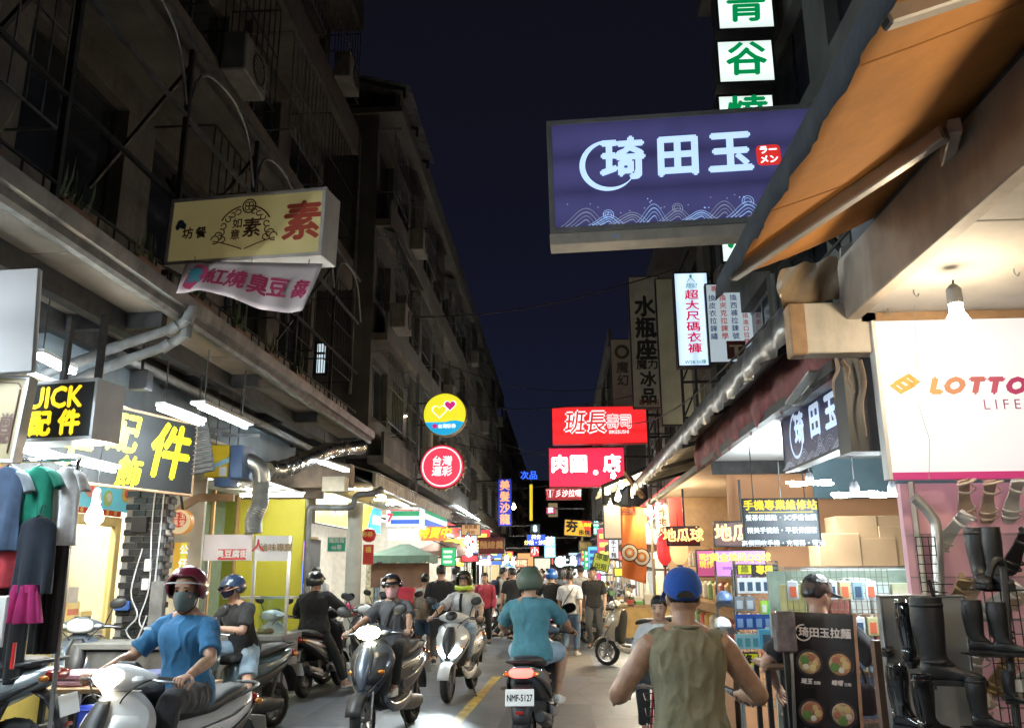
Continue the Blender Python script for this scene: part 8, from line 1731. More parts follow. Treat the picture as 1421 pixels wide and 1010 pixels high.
# --- sweet potato ball stall
LEDF = pm('led_board',(.05,.006,.004),rough=.4,emit=(.25,.02,.01),es=.25); LEDT = em('led_text',(1,.55,.18),2.4)
for lb,px,Y,t_ in (('small led sign with glowing amber sweet potato characters over the lanterns',(926,730,970,757),9.6,'地瓜球'),('larger led sign with glowing amber characters behind phone board',(992,723,1064,758),8.6,'地瓜球')):
 s_,w,h,fy = board(lb,px,Y,LEDF,rim=.010,frame=BLK()); text(s_,t_,0,0,h * .72,LEDT,fy - .003,bold=.03); m = MB(); m.bar((.02,0,h / 2),(.02,0,h / 2 + .42),.02); m.build('hanger',BLK(),s_)
 for q in range(5): m = MB(); m.lathe([(.007,0),(.007,.003)],(w / 2 - .03,fy - .002,-h / 2 + .05 + q * h * .18),-YA,8); m.build('led_dot',LEDT,s_)
s_,w,h,fy = board('pink lit sign with golden sweet potato characters under the led sign',(994,763,1062,800),8.2,em('pink_lit',(.70,.30,.75),.5),rim=.006); text(s_,'黃金地瓜QQ球',0,.05,.085,em('yellow_glow3',(1,.72,.12),.9),fy - .003,bold=.05); text(s_,'SWEET POTATO BALL',0,-.045,.035,em('purple_ink',(.25,.05,.45),.5),fy - .003,bold=.03); text(s_,'小 30 大 50',0,-.095,.045,em('purple_ink',(.25,.05,.45),.5),fy - .003,bold=.03)
s_,w,h,fy = board('hot pink lit price sign left of the golden sweet potato sign',(968,763,992,800),8.5,em('hotpink_lit',(.80,.14,.32),.55),rim=.006); text(s_,'現炸\n現作',0,.02,.07,em('yellow_glow3',(1,.72,.12),.9),fy - .003,bold=.04)
def lantern(label,px,py,w_,h_,Y,mat):
 root = thing('paper_lantern',label,'lantern',atY(px,py,Y),group='paper lanterns at the sweet potato stall'); k = Y / FPX; rw,rh = w_ / 2 * k,h_ / 2 * k; n = 24; rows = []
 for j in range(13):
  t = -1 + 2 * j / 12; rr = rw * (1 - abs(t) ** 2.6) ** .5 if abs(t) < .999 else rw * .15; rows.append([Vector((math.cos(a) * max(rr,rw * .28) * (1 + .02 * math.cos(a * 12)),math.sin(a) * max(rr,rw * .28) * (1 + .02 * math.cos(a * 12)),t * rh)) for a in [2 * math.pi * q / n for q in range(n)]])
 m = MB(); m.loft(rows); m.build('lantern_paper',mat,root,smooth=True,auto=0)
 for z in (rh,-rh - .02): m = MB(); m.lathe([(rw * .34,0),(rw * .34,.02)],(0,0,z),ZA,16); m.build('lantern_cap',BLK(),root)
 m = MB(); m.tube([(0,0,-rh - .02),(0,0,-rh - .14)],[.012,.018],8); m.build('tassel',pm('tassel',(.3,.05,.02)),root); m = MB(); m.tube([(0,0,rh),(0,0,rh + .25)],.004,5); m.build('cord',WIRE(),root)
lantern('glowing red paper lantern left of the pair',922,762,20,42,10.2,em('lantern_red',(.90,.05,.05),.75)); lantern('glowing orange cream paper lantern right of the pair',942,762,24,40,10.0,tube_face('lantern_cream',(1,.62,.25),1.1,1,.2))
SWt = thing('sweet_potato_stall','warm lit sweet potato stall with brick wall and shelves','stall',(2.2,11.5,0))
m = MB(); m.bb((1.7,13.4,.08),(4.6,13.5,2.74)); m.build('back_wall',pm('warm_brick',(.60,.42,.26),rough=.8,var=.15,scale=9,bump=.2),SWt,world=True); m = MB(); m.bb((3.2,9.0,.08),(3.3,13.4,2.74)); m.build('side_wall',pm('warm_brick',(.60,.42,.26)),SWt,world=True)
brk = MB(); brk.box((0,0,0),(.02,.28,.085)); bp0 = brk.build('brick',pm('warm_brick2',(.55,.37,.22),rough=.8,var=.2),SWt,bevel=.004); bp0.location = Vector((3.19,9.2,2.5)) - SWt.location
for r0 in range(18):
 for q in range(14):
  y = 9.15 + q * .30 + (r0 % 2) * .15; z = 1.0 + r0 * .098
  if y < 13.3: share('brick',bp0,SWt,Vector((3.188,y,z)) - SWt.location)
for z in (.85,1.25,1.65): m = MB(); m.bb((1.75,9.3,z),(2.1,12.8,z + .02)); m.build('shelf',pm('orange_wood',(.45,.26,.10)),SWt,world=True)
rq = random.Random(77)
for zi,z in enumerate((.872,1.272,1.672)):
 for q in range(9):
  y = 9.4 + q * .37; cl = rq.choice(((.55,.32,.08),(.5,.42,.3),(.45,.1,.06),(.2,.3,.1))); m = MB(); m.loft([ring((1.92,y,z + zz),XA,YA,r_,r_,12,3) for zz,r_ in ((0,.07),(.02,.085),(.18,.085),(.22,.05))],1); o_ = m.build('jar',pm('jar_%d' % int(cl[0] * 100),cl,rough=.35,var=.3,scale=20),None,smooth=True); tag(o_,'%s jar along the %s shelf of the sweet potato stall' % (NTH[q],('lower','middle','upper')[zi]),'jar','jars on the %s stall shelf' % ('lower','middle','upper')[zi])
m = MB(); m.bb((1.55,9.0,.08),(1.72,12.9,.80)); m.build('counter_front',pm('stall_front',(.4,.2,.1),rough=.6,var=.2),SWt,world=True); m = MB(); m.bb((1.50,8.95,.803),(2.15,12.95,.84)); m.build('counter_top',SSM,SWt,world=True)
for i,(px,py,Y) in enumerate(((902,711,11.0),(913,707,11.4),(897,735,12.5))): bulb('very bright warm bulb above the orange banner, %s of three' % names[i],atY(px,py,Y),.045,em('bulb_hot',(1,.78,.46),100),.2,name='stall_bulb')
for i,(px,py,Y) in enumerate(((862,674,14.4),(858,688,14.6),(857,692,15.2),(847,702,15.5),(851,660,15.0),(843,683,16))): bulb('small warm bulb under the slanted canopy, %s of six' % names[i],atY(px,py,Y),.045,em('bulb_hot2',(1,.80,.48),45),.15,name='stall_bulb')
# slanted corrugated canopy over those bulbs, timber brace
CV = thing('slanted_canopy','small slanted corrugated canopy with warm bulbs beneath beside the red sign','canopy',atY(850,680,15)); m = MB(); g = []
for i in range(22):
 t = i / 21; a_ = Vector((.72,14.2 + 2.6 * t,3.02 - .02 * (i % 2))); b_ = Vector((2.5,14.2 + 2.6 * t,3.75 - .02 * (i % 2))); g.append([a_,b_])
m.sheet(g); m.open = True; m.build('corrugated_sheet',pm('tan_corrugated',(.42,.33,.22),rough=.5,metal=.3,var=.25,dirt=.3),CV,world=True,solid=.01)
m = MB(); m.bar(atY(868,655,14.2),atY(892,690,14.0),.10,.06); m.build('timber_brace',WOODB(),CV,world=True); m = MB(); m.bar((.72,14.2,3.0),(2.5,14.2,3.72),.06); m.build('edge_bar',STEEL(),CV,world=True); m = MB(); m.bar((.74,14.2,2.7),(.74,14.2,3.02),.05); m.build('corner_post',STEEL(),CV,world=True)
# orange cloth banner (food rolls printed, no figure)
OB = thing('cloth_banner','tall orange cloth banner with brush characters and printed sushi rolls','banner',atY(880,705,11.2));
def ob(u,v):
 p = atY(863 + (897 - 863) * u - 1.5 * v * 0,703 + 4 * (u - .5) + v * (802 - 703) + 6 * u * v,11.2); p.y += .03 * math.sin(u * 8 + v * 4) + .02 * v; return p
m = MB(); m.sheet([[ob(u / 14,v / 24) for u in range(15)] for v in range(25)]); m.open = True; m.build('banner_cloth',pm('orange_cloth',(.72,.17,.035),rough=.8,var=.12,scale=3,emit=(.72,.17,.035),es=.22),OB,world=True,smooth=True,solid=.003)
OL = to_local(OB); a = ob(.5,.08); text(OB,'班長壽司',0,0,.095,INK('brown',(.075,.022,.012)),0,bold=.03,M=OL @ Matrix.Translation(a + Vector((0,-.05,0))))
for u,v,r_ in ((.30,.64,.115),(.80,.66,.115)):
 c_ = ob(u,v) + Vector((0,-.045,0))
 for q,(e,nm,cl) in enumerate(((1,'roll_edge',(.06,.03,.015)),(.86,'roll_rice',(.68,.60,.48)),(.55,'roll_ring',(.06,.03,.015)),(.47,'roll_filling',(.70,.25,.06)),(.25,'roll_centre',(.68,.60,.48)))): m = MB(); m.lathe([(r_ * e,0),(r_ * e,.002)],c_ - YA * .003 * q,-YA,24); m.build(nm,INK(nm,cl),OB,world=True)
m = MB(); m.tube([ob(0,0) - XA * .05,ob(1,0) + XA * .05],.012,8); m.build('banner_rod',BLK(),OB,world=True); m = MB(); q_ = ob(1,0) + XA * .06; m.tube([q_,(q_.x,q_.y,.08)],.018,8); m.build('banner_pole',pm('tan_pole',(.5,.38,.25),rough=.5),OB,world=True,smooth=True)
s_,w,h,fy = board('cream vertical cloth sign between the bulbs and lanterns',(911,704,928,742),11.3,pm('cream_cloth',(.6,.45,.34),rough=.8,emit=(.6,.45,.34),es=.2),rim=0,name='cloth_sign'); column_text(s_,'炸地瓜',0,h / 2 - .02,.11,INK('brown',(.075,.022,.012)),fy - .003,bold=.03)
m = MB(); p0,p1 = atY(930,735,11.6),atY(948,690,11.6); m.bb((p0.x,11.6,p0.z),(p1.x,11.8,p1.z)); tag(m.build('red_box_post',pm('red_post',(.30,.03,.03),rough=.6)),'dark red square post above the paper lanterns','post')
RKs = thing('toy_rack','thin steel rack with hanging toys beside the phone packs','rack',atY(1000,900,7.9))
for px in (993,1016): a_ = atY(px,790,7.9); m = MB(); m.tube([(a_.x,7.9,.08),(a_.x,7.9,a_.z)],.012,8); m.build('upright',CHR(),RKs,world=True,smooth=True)
for py in (800,840,880): a_,b_ = atY(993,py,7.9),atY(1016,py,7.9); m = MB(); m.bar(a_,b_,.012); m.build('crossbar',CHR(),RKs,world=True)
for i,(px,py,cl,lb) in enumerate(((1005,832,(.10,.16,.30),'blue toy helmet hanging on the thin steel rack'),(1003,868,(.62,.62,.62),'white toy car with dark wheels on the thin steel rack'))):
 t_ = thing('toy',lb,'toy',atY(px,py,7.8)); m = MB(); m.loft([ring((0,0,z),XA,YA,r_,r_ * 1.2,16) for z,r_ in ((-.04,.05),(0,.075),(.05,.06),(.08,.02))],2); m.build('toy_body',pm('toy%d' % i,cl,rough=.3,coat=.4),t_,smooth=True)
 for sd in (-1,1): m = MB(); m.lathe([(.03,-.01),(.03,.01)],(sd * .06,-.06,-.04),YA,14); m.build('toy_wheel',RUB(),t_)
# --- scooters with riders
def LAMPW(): return em('headlight_warm',(1,.88,.64),7.9)
def LAMPC(): return em('headlight_cold',(.78,.96,1),8)
def TAILON(): return em('tail_on',(1,.10,.08),5)
WHP = paint('white',(.66,.67,.68)); GRP = paint('graphite',(.06,.075,.10)); BKP = paint('black',(.012,.012,.014)); SLV = pm('paint_silver',(.38,.42,.44),rough=.3,metal=.55,coat=.7,var=.05); TLP = paint('tealgrey',(.10,.155,.165)); CRP = paint('cream',(.55,.49,.38)); BLP = paint('blue_grey',(.09,.115,.15)); RDP = paint('red',(.35,.02,.03)); STB = pm('paint_steelblue',(.13,.16,.21),rough=.3,metal=.5,coat=.8,var=.06)
NAV_ = cloth('navyc',(.02,.03,.07)); BK = cloth('black',(.012,.012,.013)); DENIM = cloth('denim',(.10,.17,.28)); LDEN = cloth('light_denim',(.28,.38,.48)); WSH = cloth('white_shirt',(.60,.60,.60)); SHOEW = cloth('shoe_white',(.62,.61,.58)); SHOEB = cloth('shoe_black',(.02,.02,.022)); HAIR = pm('black_hair',(.012,.010,.009),rough=.45,var=.4,scale=60)
def rider(label,sc,J,look,vox=.010):
 o = thing('person',label,'person'); attach(o,sc); build_person(o,J,look,vox); return o
# S1 white scooter coming at the viewer, rider in blue
s1 = scooter('scooter','white scooter with heart shaped glowing headlight ridden by the man in blue',(-2.55,5.55,0),R(166),WHP,PLA(),lamp=LAMPW(),lamp_shape='heart',beam=50,third=WHP,mirrors=False)
J = rider_pose(1.70,.10,head=(R(16),R(-3)),sw=.168,hip=(0,-.20,.88),elbow=(.6,-.6,-.6))
r = rider('man in blue shirt with burgundy helmet and grey mask riding the white scooter',s1,J,dict(top=cloth('royal',(.030,.14,.28)),bottom=cloth('charcoal',(.03,.03,.035)),shoe=SHOEB,hand=GRIP,w=.98,d=1.05,arm=.95,tg=.008,belly=1.1,skin=SKIN2(),seed=2,wr=.007),.008)
helmet(r,J,paint('burgundy',(.13,.012,.028)),'three',visor='none',trim=pm('trim_grey',(.5,.5,.52),rough=.3),mask=cloth('greymask',(.10,.125,.125)),size=1.05)
m = MB(); m.box((.07,.140,1.30),(.05,.006,.014)); m.build('chest_print',pm('white_print2',(.7,.7,.7)),r)
# S2 parked silver scooter at the far left
s2 = scooter('scooter','parked silver scooter with broad black seat at the left edge',(-4.72,6.35,.10),R(93),SLV,PLA(),scale=1.08)
# S3 teal grey scooter, rider looking at phone
s3 = scooter('scooter','teal grey scooter on which the rider in black looks at a phone',(-3.44,9.0,0),R(155),TLP,PLA(),lean=R(4))
J = rider_pose(1.62,.30,head=(R(-6),R(-30)),hands={'r': (.08,.20,1.10),'l': (-.05,.22,1.08)},feet={'r': (.14,.20,.46),'l': (-.34,.10,.085)})
r = rider('rider in black t-shirt and pale shorts with dark visor helmet looking down',s3,J,dict(top=BK,bottom=LDEN,leg='short',shoe=SHOEW,hand={'r': dict(d=(-.8,.4,.1),n=(.2,.9,-.2),t=1,curl=.8),'l': dict(d=(.8,.4,.1),n=(-.2,.9,-.2),t=-1,curl=.8)},skin=SKIN(),seed=4))
helmet(r,J,paint('midnight',(.02,.035,.07)),'three',visor=(pm('dark_visor',(.012,.015,.05),rough=.06,coat=1,metal=.3),.095),trim=pm('trim_orange',(.5,.2,.05),rough=.3),size=1.06)
ph = thing('phone','dark phone held by the rider in black with visor helmet','phone'); attach(ph,s3); m = MB(); m.box((.02,.30,1.14),(.075,.012,.15),Matrix.Rotation(R(-35),3,'X')); m.build('phone_body',BKP,ph,bevel=.004)
# S4 black scooter from behind, plate
s4 = scooter('scooter','black scooter with white number plate under the rider in long black',(-3.40,12.3,0),R(-7),BKP,PLA(),plate='3D1-NNV',lean=R(-5))
J = rider_pose(1.66,.12,head=(R(-10),0),feet={'r': (.34,.05,.085),'l': (-.13,.20,.46)})
r = rider('broad rider in long black sleeves and black helmet seen from behind',s4,J,dict(top=BK,sleeve='long',bottom=BK,shoe=cloth('skin_shoe',(.42,.24,.19)),hand=GRIP,w=1.22,d=1.2,arm=1.15,flare=.03,seed=6))
helmet(r,J,BKP,'three',trim=CHR(),size=1.04)
# S4b white scooter beside it
scooter('scooter','parked white scooter standing left of the black plated scooter',(-3.92,12.55,.0),R(150),WHP,WHP,third=WHP)
# S5 woman in grey
s5 = scooter('scooter','steel blue scooter with glowing yellow headlight ridden by woman in grey',(-1.82,9.25,0),R(169),STB,STB,lamp=em('headlight_yellow',(1,.84,.5),8),beam=60,lean=R(3),detail='chrome',third=PLA())
J = rider_pose(1.58,.06,head=(R(12),0),sw=.165)
r = rider('woman in grey t-shirt with dark helmet and pink mask riding toward viewer',s5,J,dict(top=cloth('grey_tee',(.085,.087,.095)),bottom=BK,shoe=SHOEW,hand=GRIP,w=.9,d=.95,fem=.88,seed=8,skin=SKIN()))
helmet(r,J,paint('navyblack',(.015,.018,.028)),'open',mask=cloth('pinkmask',(.62,.36,.38)),size=1.0,accent=BKP)
M_ = head_frame(J);
bg_ = MB(); a,b = J['shr'],J['wrr']; bg_.tube([J['neck'] + Vector((-.10,.06,-.02)),J['chest'] + Vector((0,.15,0)),J['pelvis'] + Vector((.14,.12,.03))],.014,6,smooth=4,flat=.3); bg_.build('shoulder_strap',BK,r,smooth=True)
# S6 white scooter with twin lamps
s6 = scooter('scooter','white and black scooter with twin cold headlights ridden by rider in white',(-1.39,11.95,0),R(172),WHP,PLA(),head='apron',lamp=LAMPC(),beam=170,third=WHP)
J = rider_pose(1.62,.07,head=(R(4),0),sw=.17)
r = rider('rider in white top and jeans with black and lime full helmet',s6,J,dict(top=WSH,sleeve='short',bottom=LDEN,shoe=SHOEW,hand=GRIP,w=.95,fem=.92,seed=9))
helmet(r,J,paint('darkgreen',(.02,.035,.022)),'full',accent=paint('lime',(.45,.62,.03)),visor=(pm('smoke_visor',(.03,.03,.035),rough=.1,coat=1),.035),size=1.05)
m = MB(); m.tube([J['neck'] + Vector((.02,.075,-.02)),J['chest'] + Vector((.02,.150,0)),J['pelvis'] + Vector((.02,.15,.06))],.02,6,smooth=4,flat=.3); m.build('neck_strap',BK,r,smooth=True)
# S7 teal shirt from behind
s7 = scooter('scooter','grey scooter with glowing red tail lamp under the rider in teal',(-.25,8.75,0),R(-7),BLP,PLA(),tail=TAILON(),plate='NMF-5127',lean=R(-1.5),mirrors=True)
J = rider_pose(1.70,.05,head=(R(3),0),feet={'r': (.20,.12,.44),'l': (-.16,.16,.46)})
r = rider('man in teal t-shirt with matte green helmet riding away',s7,J,dict(top=cloth('tealshirt',(.055,.18,.225)),bottom=LDEN,leg='short',shoe=SHOEW,hand=GRIP,w=1.1,d=1.1,arm=1.02,belly=1.1,seed=11,tg=.009,skin=SKIN2()),.009)
helmet(r,J,pm('matte_green',(.07,.095,.068),rough=.55,var=.15),'three',visor='none',size=1.06)
# S8 olive man on a bicycle
BY = thing('bicycle','dark bicycle ridden by the man in the blue cap','bicycle',(.60,4.35,0),R(-3))
def bike(root):
 fm = pm('bike_frame',(.10,.10,.11),rough=.35,coat=.5)
 for y,nm in ((.52,'front_wheel'),(-.50,'rear_wheel')):
  m = MB(); m.lathe([(.305 + .018 * math.cos(a),.018 * math.sin(a)) for a in [2 * math.pi * q / 8 for q in range(9)]],(0,y,.325),XA,40,caps=False); wh = m.build(nm,RUB(),root,smooth=True)
  m = MB()
  for q in range(18): a = 2 * math.pi * q / 18; m.bar((.02 * (-1) ** q,y,.325),(0,y + math.cos(a) * .295,.325 + math.sin(a) * .295),.003)
  m.lathe([(.02,-.04),(.02,.04)],(0,y,.325),XA,12); m.build('spokes',CHR(),wh)
 m = MB()
 for a,b,r_ in (((0,.46,.56),(0,.38,.92),.018),((0,.44,.60),(0,-.06,.30),.017),((0,.41,.80),(0,-.16,.58),.016),((0,-.06,.30),(0,-.20,.80),.016),((.04,-.06,.30),(.05,-.50,.325),.010),((-.04,-.06,.30),(-.05,-.50,.325),.010),((.02,-.17,.66),(.05,-.50,.325),.009),((-.02,-.17,.66),(-.05,-.50,.325),.009),((.045,.46,.56),(.05,.52,.325),.011),((-.045,.46,.56),(-.05,.52,.325),.011)): m.tube([a,b],r_,10)
 m.build('frame',fm,root,smooth=True)
 m = MB(); m.loft([ring((0,y,.86 + dz),XA,ZA,w_,.035,14) for y,w_,dz in ((-.34,.05,.02),(-.30,.10,.01),(-.22,.10,0),(-.12,.045,0),(-.04,.022,-.005))],2); m.build('saddle',SEAT(),root,smooth=True)
 hb = MB(); hb.tube([(-.27,.28,1.03),(-.20,.33,1.05),(-.08,.37,1.02),(0,.38,.98),(.08,.37,1.02),(.20,.33,1.05),(.27,.28,1.03)],.012,8,smooth=4); hb.tube([(0,.38,.90),(0,.38,1.0)],.016,8); h = hb.build('handlebar',CHR(),root,smooth=True)
 for sd in (-1,1):
  m = MB(); m.tube([(sd * .27,.28,1.03),(sd * .29,.24,1.025),(sd * .32,.14,1.01)],.017,8); m.build('grip',RUB(),root,smooth=True); m = MB(); m.tube([(sd * .23,.33,1.04),(sd * .29,.30,.99),(sd * .33,.22,.975)],.007,6); m.build('brake_lever',ALU(),root,smooth=True)
 m = MB()
 for q in range(9): m.bar((-.16 + q * .04,.48,.72),(-.18 + q * .045,.46,.96),.004)
 for z,w_ in ((.72,.16),(.80,.167),(.88,.174),(.96,.18)):
  m.bar((-w_,.46,z),(w_,.46,z),.005); m.bar((-w_,.72,z),(w_,.72,z),.005); m.bar((-w_,.46,z),(-w_,.72,z),.005); m.bar((w_,.46,z),(w_,.72,z),.005)
 m.build('basket',STEEL(),root)
 m = MB(); m.tube([(.0,-.06,.30),(.09,-.06,.30),(.09,.08,.22),(.16,.08,.22)],.010,6); m.tube([(0,-.06,.30),(-.09,-.06,.30),(-.09,-.20,.38),(-.16,-.20,.38)],.010,6); m.build('crank',ALU(),root,smooth=True)
bike(BY)
J = rider_pose(1.70,.10,head=(R(2),R(-2)),hip=(0,-.18,.87),elbow=(.55,-.6,-.5),hands={'r': (.29,.16,1.035),'l': (-.29,.16,1.035)},feet={'r': (.15,.06,.31),'l': (-.15,-.12,.47)},sw=.168)
r = thing('person','man in olive sleeveless shirt and blue cap cycling away','person'); attach(r,BY)
build_person(r,J,dict(top=cloth('olive',(.205,.185,.115),.2),sleeve='none',bottom=cloth('khaki',(.22,.19,.14)),leg='short',shoe=SHOEB,hand=GRIP,w=.96,d=1.05,arm=1.1,skin=SKIN2(),hair=(HAIR,'short'),face=False,wr=.008,wrs=.09,seed=13,belly=1.05,tg=.016),.0075)
M_ = head_frame(J); CAPM = cloth('cap_blue',(.012,.075,.36),.06)
m = MB(); rows = []
for i in range(12):
 rw = []
 for q in range(32):
  a = 2 * math.pi * q / 32; fy = math.cos(a); ph = (i / 11) * math.pi * .5 * (1.03 - .30 * min(0,fy)); ph = max(ph,.001)
  rw.append(Vector((.092 * math.sin(ph) ** .8 * math.sin(a),(.116) * math.sin(ph) ** .8 * fy - .008,.035 + .108 * math.cos(ph) + .006 * abs(math.cos(3 * a)) * math.sin(ph))))
 rows.append(rw)
m.loft(rows,1,1,caps=False); m.xf(M_); m.open = False; cp = m.build('cap',CAPM,r,smooth=True,auto=0,solid=.004)
m = MB(); m.sheet([[Vector((.095 * math.sin(R(a)) * (1 + .12 * j),.108 + .075 * j * math.cos(R(a)) - .10 * (1 - math.cos(R(a))),.040 - .010 * j - .02 * abs(math.sin(R(a))) * j)) for a in range(-60,61,10)] for j in range(3)]); m.open = True; m.xf(M_); m.build('cap_peak',CAPM,r,smooth=True,solid=.004)
m = MB(); m.tube([(.046 * math.cos(R(a)),-.128,.000 + .034 * math.sin(R(a))) for a in range(0,181,15)],.004,6); m.xf(M_); m.build('cap_gap_edge',CAPM,r,smooth=True)
m = MB(); m.loft([[Vector((.043 * math.cos(R(a)),y,-.002 + .031 * max(0,math.sin(R(a))))) for a in range(0,361,15)][:-1] for y in (-.1285,-.122)]); m.xf(M_); m.build('cap_gap',HAIR,r)
m = MB(); m.ball((0,-.008,.146),.008,8,6); m.xf(M_); m.build('cap_button',CAPM,r,smooth=True)
w_ = J['wrl']; el = J['ell']; d_ = (w_ - el).normalized(); m = MB(); m.lathe([(.032,-.008),(.034,0),(.032,.008)],w_ - d_ * .03,d_,18,caps=False); m.build('bracelet',CHR(),r,smooth=True,solid=.003)
# --- parked scooters
PK_ = [('dark blue grey scooter parked in front of the snack shop',(-4.95,8.75,.1),R(205),BLP,PLA(),{}),
       ('dark scooter parked behind the black plated scooter',(-3.30,14.3,0),R(195),paint('dgrey',(.04,.04,.045)),PLA(),{}),
       ('black scooter carrying the red delivery box',(-2.95,15.2,0),R(-155),BKP,PLA(),{}),
       ('grey scooter parked farthest in the left row',(-3.25,16.4,0),R(165),SLV,PLA(),{}),
       ('white and black scooter parked sideways on the far right',(1.18,20.2,0),R(-68),CRP,PLA(),{}),
       ('cream scooter parked nearest the orange banner',(1.38,15.2,0),R(62),CRP,CRP,{}),
       ('dark scooter second in the far right row',(1.2,21.6,0),R(-64),BKP,PLA(),{}),('silver scooter third in the far right row',(1.2,22.9,0),R(-66),SLV,PLA(),{}),('red scooter fourth in the far right row',(1.15,24.3,0),R(-62),RDP,PLA(),{}),('dark scooter last in the far right row',(1.15,25.8,0),R(-65),BLP,PLA(),{}),
       ('dark scooter parked by the far left stalls',(-2.65,22.5,0),R(70),BKP,PLA(),{}),('silver scooter parked by the far left stalls',(-2.6,24.2,0),R(72),SLV,PLA(),{})]
for lb,loc,rz,c1,c2,kw in PK_: scooter('scooter',lb,loc,rz,c1,c2,group='parked scooters',**kw)
DB_ = thing('delivery_box','pinkish red delivery box on the parked black scooter','delivery box',(-2.80,14.85,1.14),R(-158),ry=R(-6)); DBM = pm('delivery_red',(.50,.035,.07),rough=.5,var=.1,bump=.1,bscale=20)
m = MB(); m.loft([ring((0,0,z),XA,YA,.21 * e,.22 * e,24,6) for z,e in ((-.22,.96),(-.20,1),(.16,1),(.20,.97))]); m.build('box_body',DBM,DB_,smooth=True); m = MB(); m.loft([ring((0,0,z),XA,YA,.218 * e,.228 * e,24,6) for z,e in ((.165,1),(.215,1),(.235,.93))]); m.build('box_lid',DBM,DB_,smooth=True); m = MB(); m.bb((-.14,-.2245,-.05),(.14,-.2215,.06)); m.build('pale_print',pm('pale_pink',(.62,.4,.42)),DB_)
PH = thing('hooded_cover','bright pink rain cover bundled on a parked scooter','rain cover',(-3.55,14.0,1.02)); m = MB(); m.ball((0,0,0),(.16,.14,.11),16,10); m.ball((.1,.03,-.04),(.10,.1,.07),12,8); remeshed(m,.014,2,.012,.06,5).build('bundle',pm('pink_cover',(.60,.10,.22),rough=.35),PH,smooth=True,auto=0)
# scooter riders further down
s9 = scooter('scooter','dark scooter ridden away by the rider in blue helmet',(-.18,17.6,0),R(-3),BKP,PLA(),tail=TAILON())
J = rider_pose(1.7,.08); r = rider('distant rider in black with bright blue helmet riding away',s9,J,dict(top=BK,bottom=DENIM,shoe=SHOEW,hand=GRIP,seed=15),.016); helmet(r,J,paint('bright_blue',(.02,.12,.45)),'three',visor='none')
s10 = scooter('scooter','distant red scooter with tail lamp in the crowd',(.35,26,0),R(-2),RDP,PLA(),tail=TAILON()); J = rider_pose(1.7,.08); r = rider('distant rider in dark red far down the street',s10,J,dict(top=cloth('dred',(.16,.02,.02)),bottom=BK,shoe=SHOEB,hand=GRIP,seed=16),.018); helmet(r,J,BKP,'three',visor='none')
for k,(x,y,rz,c,lb) in enumerate(((-1.75,25.5,176,WHP,'far oncoming white scooter with lit headlight in the crowd'),(-1.5,31,182,BKP,'far oncoming black scooter with lit headlight in the crowd'),(-.4,35,178,SLV,'farthest oncoming silver scooter with lit headlight'))):
 sf = scooter('scooter',lb,(x,y,0),R(rz),c,PLA(),lamp=LAMPC()); J = rider_pose(1.68,.08); r = rider('rider on the ' + lb.split(' with')[0],sf,J,dict(top=(BK,NAV_,WSH)[k],bottom=BK,shoe=SHOEB,hand=GRIP,seed=70 + k),.022); helmet(r,J,(WHP,BKP,RDP)[k],'three',visor='none')
# --- people on foot
def walker(label,x,y,rz,h,top,bottom,hair='short',stride=.16,sleeve='short',leg='long',hands=None,vox=.014,shoe=None,head=(0,0),ph=1,**k):
 s = h / 1.7; o = thing('person',label,'person',(x,y,0),rz)
 f = {'r': (.09,stride * ph,.085 * s),'l': (-.09,-stride * ph,(.085 + (.05 if stride > .1 else 0)) * s)}
 hd = hands or {'r': (.24 * s,-.10 * ph,.80 * s),'l': (-.24 * s,.14 * ph,.82 * s)}
 J = skeleton('walk',h,k.pop('lean',.03),hd,f,(0,0,.905 * s),head,sw=k.pop('sw',.18)); build_person(o,J,dict(top=top,sleeve=sleeve,bottom=bottom,leg=leg,shoe=shoe or SHOEB,hair=(HAIR,hair) if hair else None,**k),vox); return o,J
BEI_ = cloth('beige',(.40,.38,.30)); GRY = cloth('grey',(.15,.15,.155)); DGY = cloth('darkgrey',(.055,.057,.06)); TEALC = cloth('tealc',(.02,.28,.24)); REDC = cloth('redc',(.30,.03,.05)); KHA = cloth('khaki2',(.30,.25,.17)); NAV = cloth('navyc',(.02,.03,.07)); CREAM = cloth('creamc',(.5,.46,.38))
def gx(px,Y): return atY(px,790,Y).x
walker('woman in pale beige shirt and denim shorts walking away, hair tied',gx(590,15.6),15.6,R(-4),1.60,BEI_,DENIM,'bun',.05,leg='short',seed=21,fem=.9,w=.95)
o,J = walker('man in black t-shirt and grey trousers with a waist bag walking away',gx(612,15.4),15.4,R(2),1.76,BK,DGY,'short',.14,seed=22)
m = MB(); m.loft([ring((-.02,-.145,.98 + z),XA,YA,.12 * e,.035 * e,14,3) for z,e in ((0,.8),(.02,1),(.09,1),(.11,.8))],1); m.build('waist_bag',cloth('bluebag',(.12,.20,.30)),o,smooth=True)
walker('man in black t-shirt right beside the waist bag man',gx(633,16.6),16.6,R(-5),1.74,BK,NAV,'short',.1,seed=23)
walker('woman in red cardigan over teal top facing the viewer',gx(673,20),20,R(178),1.6,REDC,BK,'long',.08,sleeve='long',seed=24,fem=.9,w=.95)
o,J = walker('man in white shirt with dark backpack strolling away',gx(697,21),21,R(-70),1.72,CREAM,BK,'short',.16,seed=25)
m = MB(); m.loft([ring((0,-.20,1.05 + z),XA,YA,.14 * e,.07 * e,16,3) for z,e in ((0,.8),(.03,1),(.30,1),(.36,.7))],2); m.build('backpack',NAV,o,smooth=True)
walker('man in black printed t-shirt with one leg forward near the crowd',gx(712,20.5),20.5,R(10),1.7,BK,BK,'short',.2,seed=26)
walker('person in pale trousers behind the teal rider',gx(722,23),23,R(170),1.66,BK,CREAM,'short',.14,seed=27)
